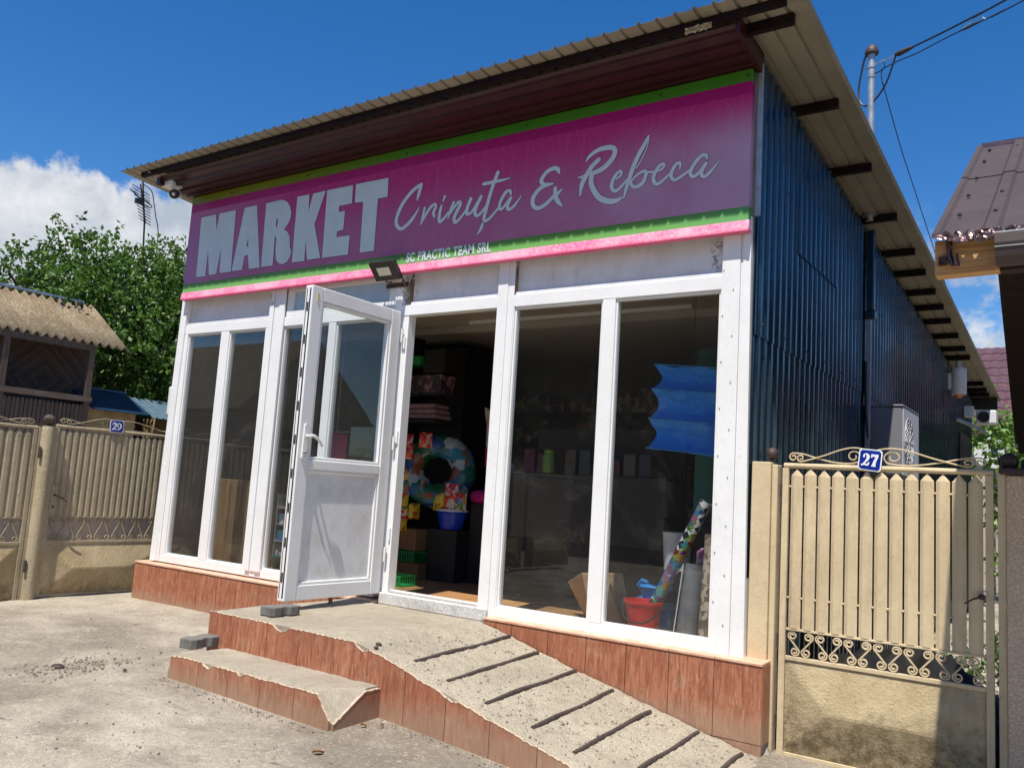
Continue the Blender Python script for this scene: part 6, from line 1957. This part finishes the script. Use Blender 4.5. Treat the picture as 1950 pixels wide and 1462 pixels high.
for i in range(9):
    x = 3.02 + i * 0.13
    k_ = r3.randrange(6)
    if 3.15 < x < 3.33: continue
    h_ = r3.uniform(0.10, 0.26)
    f = MB().box(x, x + 0.10, 1.18, 1.32, 0.916, 0.916 + h_)
    single(f, 'goods_carton', dims[k_], '%s carton, %s from the left on the dark shelf behind the middle pane' % (names_[k_], ('first', 'second', 'third', 'fourth', 'fifth', 'sixth', 'seventh', 'eighth', 'ninth')[i]), 'carton', 'cartons on the dark shelf', bevel=0.006)
# back shelves with rows of dim goods, seen through the doorway and the middle pane
r6 = random.Random(77)
BS = thing('goods_shelf', (1.4, 3.6, FZ), 'long dark shelf unit full of small goods at the back of the shop', 'shelf', 'dark shelves')
f = MB()
for z in (0.25, 0.6, 0.95, 1.3, 1.65):
    f.box(-0.05, 3.6, 3.5, 3.9, z, z + 0.02)
for x in (-0.05, 1.15, 2.35, 3.58):
    f.box(x, x + 0.02, 3.5, 3.9, FZ, 2.0)
f.build('shelf_frame', M['darkshelf'], BS)
goodsm = m_print('shelf_goods_print', [(0.25, 0.02, 0.02), (0.28, 0.28, 0.27), (0.03, 0.07, 0.2), (0.25, 0.16, 0.02), (0.02, 0.10, 0.05), (0.16, 0.03, 0.09), (0.25, 0.2, 0.15), (0.04, 0.04, 0.05)], 16, 0.35)
for z in (0.27, 0.62, 0.97, 1.32, 1.67):
    f = MB(); x = 0.0
    while x < 3.5:
        w_ = r6.uniform(0.06, 0.15); h_ = r6.uniform(0.10, 0.26)
        if r6.random() < 0.35:
            f.lathe([(w_ * .42, z + .0005), (w_ * .42, z + h_ * .7), (w_ * .18, z + h_ * .85), (w_ * .18, z + h_)], (x + w_ / 2, 3.58, 0), 10)
        else:
            f.box(x, x + w_, 3.52, 3.66, z + .0005, z + h_)
        x += w_ + r6.uniform(0.005, 0.04)
    f.build('row_of_goods', goodsm, BS)
f = MB().grid(lambda u, v: (2.16 + 0.14 * u + 0.05 * v, 1.75 + 0.03 * math.sin(u * 9 + v * 3), 1.52 - 0.55 * v - 0.06 * u), list(np.linspace(0, 1, 14)), list(np.linspace(0, 1, 20)))
o_ = single(f, 'hanging_scarf', m_print('red_white_cloth', [(0.45, 0.03, 0.05), (0.5, 0.48, 0.45), (0.35, 0.02, 0.03)], 9, 0.8), 'red and white cloth hanging behind the swim ring', 'cloth', smooth=True, fix=False)
mo_ = o_.modifiers.new('t', 'SOLIDIFY'); mo_.thickness = 0.004
f = MB().lathe([(0.13, 0.90), (0.125, 0.905), (0.075, 0.93), (0.070, 1.0), (0.03, 1.03), (0.002, 1.035)], (2.36, 1.9, 0.0), 24)
single(f, 'sun_hat', simple('dusty_blue_cloth', (0.16, 0.22, 0.32), 0.9), 'pale blue sun hat on the pile right of the swim ring', 'hat', smooth=True)
single(MB().box(2.24, 2.5, 1.76, 2.0, 0.64, 0.895), 'dark_carton', M['darkshelf'], 'dark carton under the sun hat', 'carton')
# doorway: shelves, hanging snacks, swim ring, buckets
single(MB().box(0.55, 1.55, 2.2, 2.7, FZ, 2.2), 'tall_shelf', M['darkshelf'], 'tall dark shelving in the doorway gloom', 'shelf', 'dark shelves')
RG = thing('swim_ring', (1.95, 1.5, 0.9), 'large printed inflatable swim ring hanging inside the doorway', 'swim ring')
f = MB()
c_ = Vector((1.86, 1.5, 0.90)); R0, r0 = 0.235, 0.115
nrm_ = Vector((0.55, -0.80, 0.18)).normalized()
e1 = nrm_.cross(Vector((0, 0, 1))).normalized(); e2 = nrm_.cross(e1)
vs = []
NU, NV = 56, 20
for i in range(NU):
    a = 2 * math.pi * i / NU
    dr = e1 * math.cos(a) + e2 * math.sin(a)
    for j in range(NV):
        b = 2 * math.pi * j / NV
        rr = r0 * (1 + 0.04 * math.sin(9 * a))
        vs.append(c_ + dr * (R0 + rr * math.cos(b)) + nrm_ * rr * math.sin(b))
f.add(vs, [(i * NV + j, ((i + 1) % NU) * NV + j, ((i + 1) % NU) * NV + (j + 1) % NV, i * NV + (j + 1) % NV) for i in range(NU) for j in range(NV)])
f.build('ring_tube', m_print('ring_print', [(0.34, 0.38, 0.42), (0.02, 0.14, 0.30), (0.30, 0.34, 0.38), (0.01, 0.10, 0.04), (0.02, 0.05, 0.20), (0.22, 0.08, 0.03), (0.03, 0.18, 0.30), (0.02, 0.12, 0.10)], 9.0, 0.25), RG, smooth=True)
f = MB().lathe([(0.10, 0.38), (0.135, 0.52), (0.145, 0.525), (0.145, 0.54), (0.13, 0.54), (0.095, 0.39)], (2.06, 1.5, 0), 4 * 6)
single(f, 'blue_bucket', bluep, 'bright blue bucket on the stand below the swim ring', 'bucket', smooth=True)
f = MB().lathe([(0.149, 0.5405), (0.149, 0.556), (0.10, 0.558)], (2.06, 1.5, 0), 24)
single(f, 'bucket_lid', M['white'], 'pale lid tray on the blue bucket', 'lid', smooth=True)
def packet(c, w, h, d, rot, mat, label, seed, group):
    f = MB()
    ca, sa = math.cos(rot), math.sin(rot)
    def fn(u, v, s):
        x = (u - .5) * w; z = (v - .5) * h
        puff = math.sin(u * math.pi) ** .5 * math.sin(v * math.pi) ** .5 * d / 2
        y = s * puff + 0.010 * mn.noise(Vector((u * 5, v * 6, seed)))
        return (c[0] + x * ca - y * sa, c[1] + x * sa + y * ca, c[2] + z + 0.008 * mn.noise(Vector((u * 7, 1, seed))))
    us = list(np.linspace(0, 1, 10))
    f.grid(lambda u, v: fn(u, v, -1), us, us); f.grid(lambda u, v: fn(u, v, 1), us, us)
    return single(f, 'snack_packet', mat, label, 'packet', group, smooth=True, fix=False)
redp = m_print('red_wrapper', [(0.62, 0.02, 0.01), (0.75, 0.10, 0.04), (0.55, 0.5, 0.45), (0.5, 0.02, 0.02)], 30, 0.2)
yelp = m_print('yellow_wrapper', [(0.70, 0.42, 0.01), (0.75, 0.55, 0.05), (0.4, 0.10, 0.02), (0.62, 0.5, 0.02)], 26, 0.2)
multi = m_print('mixed_wrapper', [(0.60, 0.03, 0.03), (0.10, 0.25, 0.05), (0.65, 0.62, 0.55), (0.70, 0.45, 0.02), (0.1, 0.2, 0.45)], 24, 0.2)
col_ = [(redp, 1.15, 'red'), (redp, 1.05, 'red and silver'), (yelp, 0.85, 'bright yellow'), (multi, 0.72, 'mixed colour'), (yelp, 0.60, 'yellow'), (multi, 0.50, 'yellow and red'), (yelp, 0.40, 'dull yellow')]
where = ['topmost', 'second from the top', 'third down', 'fourth down', 'fifth down', 'second from the bottom', 'lowest']
for i, (m2_, z, nm_) in enumerate(col_):
    packet((1.66 + 0.012 * (i % 2), 1.25, z), 0.13, 0.13, 0.06, R(25), m2_, '%s snack packet, %s of the hanging string by the door' % (nm_, where[i]), i, 'snack packets hung by the door')
for i, (x_, y_, z_, m_, l_) in enumerate(((1.50, 1.32, 1.12, multi, 'mixed colour packet hung behind the red ones'), (1.80, 1.36, 1.17, redp, 'red packet hung at the upper left of the swim ring'), (1.54, 1.30, 0.80, redp, 'red packet hung behind the bright yellow one'), (1.78, 1.30, 0.52, yelp, 'yellow packet hanging at the lower left of the swim ring'))):
    packet((x_, y_, z_), 0.12, 0.14, 0.06, R(15 + 20 * i), m_, l_, 50 + i, 'snack packets hung by the door')
packet((2.10, 1.42, 0.66), 0.13, 0.26, 0.07, R(20), redp, 'red snack packet standing in the blue bucket', 21, 'packets in the blue bucket')
packet((1.98, 1.40, 0.62), 0.12, 0.16, 0.07, R(10), yelp, 'yellow packet left of the red one in the blue bucket', 22, 'packets in the blue bucket')
packet((2.19, 1.45, 0.63), 0.10, 0.16, 0.06, R(40), multi, 'multicoloured packet right of the red one in the blue bucket', 23, 'packets in the blue bucket')
f = MB().box(1.9, 2.22, 1.38, 1.66, FZ, 0.375)
single(f, 'stand', M['darkshelf'], 'dark stand carrying the blue bucket', 'stand')
f = MB().grid(lambda u, v: (2.18 + 0.30 * u, 1.55 + 0.1 * math.sin(u * 3), 0.62 + 0.12 * math.sin(v * math.pi) * (1 + 0.2 * mn.noise(Vector((u * 6, v * 4, 0)))) + 0.0 * v), list(np.linspace(0, 1, 16)), list(np.linspace(0, 1, 8)))
f = MB().tube(catmull([(2.20, 1.62, 0.68), (2.32, 1.60, 0.685), (2.46, 1.58, 0.675)], 5), [0.05, 0.058, 0.062, 0.06, 0.062, 0.058, 0.06, 0.062, 0.06, 0.055, 0.045], 12)
single(f, 'magenta_bundle', magc, 'rolled magenta cloth bundle right of the swim ring', 'bundle', smooth=True)
single(MB().box(2.23, 2.6, 1.55, 1.9, FZ, 0.62), 'dark_table', M['darkshelf'], 'dark table under the magenta bundle', 'table')
for i, (z, m2_) in enumerate(((1.38, 'lowest'), (1.43, 'middle'), (1.48, 'top'))):
    f = MB().box(1.40, 1.82 - 0.02 * i, 1.45, 1.70, z, z + 0.045)
    single(f, 'folded_towel', mauve, '%s of the folded mauve towels on the shelf' % m2_, 'towel', 'folded mauve towels', bevel=0.018)
single(MB().box(1.36, 1.84, 1.42, 1.75, 1.34, 1.365), 'shelf_board', M['darkshelf'], 'shelf board carrying the mauve towels', 'shelf', 'dark shelves')
single(MB().box(1.36, 1.84, 1.45, 1.75, 1.60, 1.625).box(1.34, 1.37, 1.4, 1.75, FZ, 2.2), 'shelf_board', M['darkshelf'], 'upper shelf board with patterned boxes', 'shelf', 'dark shelves')
f = MB().box(1.50, 1.84, 1.47, 1.68, 1.626, 1.80)
single(f, 'patterned_box', m_print('pink_black_print', [(0.05, 0.03, 0.04), (0.30, 0.16, 0.20), (0.04, 0.03, 0.04), (0.12, 0.05, 0.08)], 24), 'dark pink patterned box on the upper shelf', 'box')
f = MB().box(1.38, 1.48, 1.40, 1.50, 1.626, 1.80)
single(f, 'tan_packet', m_print('tan_print', [(0.35, 0.28, 0.2), (0.1, 0.08, 0.05), (0.5, 0.45, 0.36)], 30), 'tan printed packet at the left end of the upper shelf', 'packet', bevel=0.01)
single(MB().box(1.60, 1.86, 1.48, 1.7, 1.82, 2.04), 'black_box', M['black'], 'black box on top of the patterned box', 'box')
single(MB().box(1.38, 1.58, 1.45, 1.6, 1.90, 1.98), 'green_box', greenp, 'green box high in the doorway corner', 'box')
def crate(x, y, z, label):
    f = MB()
    w, d, h = 0.24, 0.2, 0.09
    f.box(x, x + w, y, y + d, z, z + 0.008)
    for i in range(9):
        for yy in (y, y + d - .006):
            f.box(x + i * w / 9 + 0.004, x + i * w / 9 + 0.016, yy, yy + 0.006, z + 0.0085, z + h - .0125)
    for zz_ in (z + h - 0.012,):
        f.box(x, x + w, y, y + 0.008, zz_, z + h); f.box(x, x + w, y + d - .008, y + d, zz_, z + h)
        f.box(x, x + .008, y + .0085, y + d - .0085, zz_, z + h); f.box(x + w - .008, x + w, y + .0085, y + d - .0085, zz_, z + h)
    single(f, 'green_crate', greenp, label, 'crate', 'green plastic crates')
crate(1.62, 1.25, 0.07, 'green plastic crate on the wooden crate left in the doorway')
crate(1.95, 0.72, FZ, 'green plastic crate on the floor left in the doorway')
single(MB().box(1.56, 1.84, 1.28, 1.5, 0.17, 0.36).box(1.56, 1.90, 1.27, 1.6, FZ, 0.06), 'wooden_crate', m_wood('crate_wood', (0.22, 0.11, 0.05), (0.30, 0.17, 0.08), (40, 3, 3)), 'wooden crate at the left of the doorway', 'crate')
# left windows: wooden cabinet, low shelf with packs, pink cloth
CBN = thing('wooden_cabinet', (0.2, 0.6, FZ), 'brown wooden cabinet behind the left panes', 'cabinet')
brw = m_wood('cabinet_wood', (0.16, 0.085, 0.035), (0.26, 0.15, 0.07), (30, 30, 2))
MB().box(-0.02, 0.62, 0.42, 0.85, FZ, 0.70).build('cabinet_body', brw, CBN, bevel=0.008)
MB().box(0.0, 0.295, 0.412, 0.4195, FZ + .03, 0.66).build('cabinet_door', brw, CBN, bevel=0.004)
MB().box(0.305, 0.60, 0.412, 0.4195, FZ + .03, 0.66).build('cabinet_door', brw, CBN, bevel=0.004)
RK = thing('snack_rack', (1.1, 0.7, FZ), 'low rack of small coloured packs behind the narrow left pane', 'rack')
f = MB()
for z in (0.02, 0.17, 0.32, 0.47):
    f.box(0.75, 1.45, 0.6, 0.85, z, z + 0.012)
f.box(0.74, 0.75, 0.6, 0.85, FZ, 0.6); f.box(1.45, 1.46, 0.6, 0.85, FZ, 0.6)
f.build('rack_frame', M['galv'], RK)
for z in (0.033, 0.183, 0.333):
    f = MB()
    for i in range(8):
        f.box(0.77 + i * 0.085, 0.845 + i * 0.085, 0.61, 0.78, z, z + 0.09 + 0.02 * (i % 3))
    f.build('row_of_packs', m_print('pack_print%d' % int(z * 1000), [(0.05, 0.12, 0.35), (0.5, 0.05, 0.04), (0.5, 0.5, 0.5), (0.03, 0.2, 0.25), (0.02, 0.03, 0.08), (0.2, 0.05, 0.2)], 16), RK)
f = MB().lathe([(0.12, -0.02), (0.16, 0.12), (0.165, 0.12), (0.15, 0.11)], (1.12, 0.46, -0.05), 20)
single(f, 'green_basin', simple('dark_green_plastic', (0.01, 0.14, 0.09), 0.4), 'dark green basin on the floor in front of the snack rack', 'basin', smooth=True)
f = MB().grid(lambda u, v: (1.42 + 0.22 * u, 0.5 + 0.02 * math.sin(u * 14 + v), 0.92 + 0.24 * v * (1 - 0.12 * abs(u - .5))), list(np.linspace(0, 1, 22)), list(np.linspace(0, 1, 8)))
o_ = single(f, 'pink_cloth', pinkc, 'pink cloth hanging behind the door glass', 'cloth', smooth=True, fix=False)
mo_ = o_.modifiers.new('t', 'SOLIDIFY'); mo_.thickness = 0.006
f = MB().tube([(1.38, 0.5, 1.165), (1.68, 0.5, 1.165)], 0.006, 6)
f.tube([(1.53, 0.5, 1.165), (1.53, 0.5, 2.29)], 0.003, 6)
single(f, 'hanging_rod', M['galv'], 'thin hanging rod carrying the pink cloth', 'rod')

# ================================================================ small litter
r4 = random.Random(11)
def blob(name, c, r, mat, label, cat, group, sq=(1, 1, 0.6), seed=0):
    f = MB()
    f.lathe([(0.35, -0.9), (0.8, -0.5), (1.0, 0.0), (0.75, 0.55), (0.3, 0.85)], (0, 0, 0), 9)
    f.v = [(c[0] + v[0] * r * sq[0] * (1 + 0.35 * mn.noise(Vector((v[0] * 1.5, v[1] * 1.5, seed)))), c[1] + v[1] * r * sq[1] * (1 + 0.3 * mn.noise(Vector((v[1] * 1.6, v[2] * 1.6, seed + 3)))), c[2] + v[2] * r * sq[2]) for v in f.v]
    o = f.build(name, mat, None)
    return tag(o, label, cat, group)
def G(x, y): return (x, y, ground_z(x, y) + 0.004)
f = MB()
def tiny(mb, x, y, z, r, seed):
    vs = []
    q = random.Random(seed)
    for dx, dy, dz in ((1, 0, 0), (0, 1, 0), (-1, 0, 0), (0, -1, 0), (0.2, 0.1, 0.8), (0, 0, -0.6)):
        vs.append((x + dx * r * q.uniform(.6, 1.3), y + dy * r * q.uniform(.6, 1.3), z + dz * r))
    mb.add(vs, [(0, 1, 4), (1, 2, 4), (2, 3, 4), (3, 0, 4), (1, 0, 5), (2, 1, 5), (3, 2, 5), (0, 3, 5)])
for i in range(1500):
    x = r4.uniform(0.2, 6.6); y = r4.uniform(-3.6, -1.3) if r4.random() < .7 else r4.uniform(-1.6, -0.2)
    if x > 2.3 and y > -1.6 and x < 5.3: continue
    tiny(f, x, y, ground_z(x, y) + 0.004, 0.003 + 0.006 * r4.random() ** 4, i)
for i in range(380):          # dark crumbs near the left
    x = r4.gauss(1.93, 0.10); y = r4.gauss(-1.80, 0.17)
    tiny(f, x, y, ground_z(x, y) + 0.004, 0.003 + 0.010 * r4.random() ** 3, i + 9000)
for i in range(260):          # along the foot of walls
    x = r4.uniform(2.5, 5.2); y = -1.60 - abs(r4.gauss(0, 0.03)) if x < 3.82 else -1.245 - abs(r4.gauss(0, 0.03))
    tiny(f, x, y, ground_z(x, y) + 0.004, 0.003 + 0.005 * r4.random() ** 2, i + 20000)
o_ = f.build('grit', M['stone'], None)
tag(o_, 'fine grit and crumbs scattered over the dusty yard', 'grit', None, 'stuff')
f = MB()
for i in range(900):
    x = r4.uniform(3.7, 5.5); y = r4.uniform(-1.19, -0.12)
    tiny(f, x, y, pz(x) + 0.001, 0.004 + 0.007 * r4.random() ** 3, i + 40000)
o_ = f.build('gravel', M['stone'], None)
tag(o_, 'gravel pieces showing in the ramp surface', 'gravel', None, 'stuff')
blob('dark_clod', (1.88, -1.88, ground_z(1.9, -1.9) + 0.01), 0.032, M['iron'], 'dark earth clod on the yard at far left', 'clod', 'clods', (1.3, 1, .5), 1)
blob('dark_clod', (2.21, -1.66, ground_z(2.2, -1.7) + 0.01), 0.013, M['iron'], 'small dark clod right of the large one', 'clod', 'clods', (1, 1, .6), 2)
for i, (x, y, r_, lab) in enumerate(((3.70, -1.14, 0.016, 'dark crumb nearest the landing edge'), (3.73, -1.19, 0.012, 'dark crumb fallen on the chipped landing rim'))):
    blob('dark_clod', (x, y, pz(x) + 0.008), r_, M['iron'], lab, 'clod', 'clods', (1.2, 1, .7), 5 + i)
def dleaf(x, y, L_, rot, label):
    f = MB()
    z = ground_z(x, y) + 0.008
    ca, sa = math.cos(rot), math.sin(rot)
    pts = []
    for j in range(9):
        t = j / 8
        w = L_ * 0.22 * math.sin(math.pi * min(1, t * 1.05)) + 0.001
        cx_ = (t - .5) * L_
        for s in (-1, 0, 1):
            a, b = cx_, s * w
            pts.append((x + a * ca - b * sa, y + a * sa + b * ca, z + (0.010 if s else 0.0) + 0.006 * math.sin(t * 4)))
    fs = []
    for j in range(8):
        for s in (0, 1):
            a = j * 3 + s
            fs.append((a, a + 1, a + 4, a + 3))
    f.add(pts, fs)
    o = f.build('dry_leaf', M['dryleaf'], None, fix=False)
    s_ = o.modifiers.new('t', 'SOLIDIFY'); s_.thickness = 0.0015
    tag(o, label, 'leaf', 'dry leaves')
dleaf(4.00, -1.81, 0.055, R(60), 'curled brown leaf on the yard in front of the ramp')
dleaf(3.88, -1.40, 0.035, R(20), 'small pale leaf by the right end of the low step')
dleaf(3.94, -1.33, 0.028, R(100), 'small brown leaf beside the riser tiles')
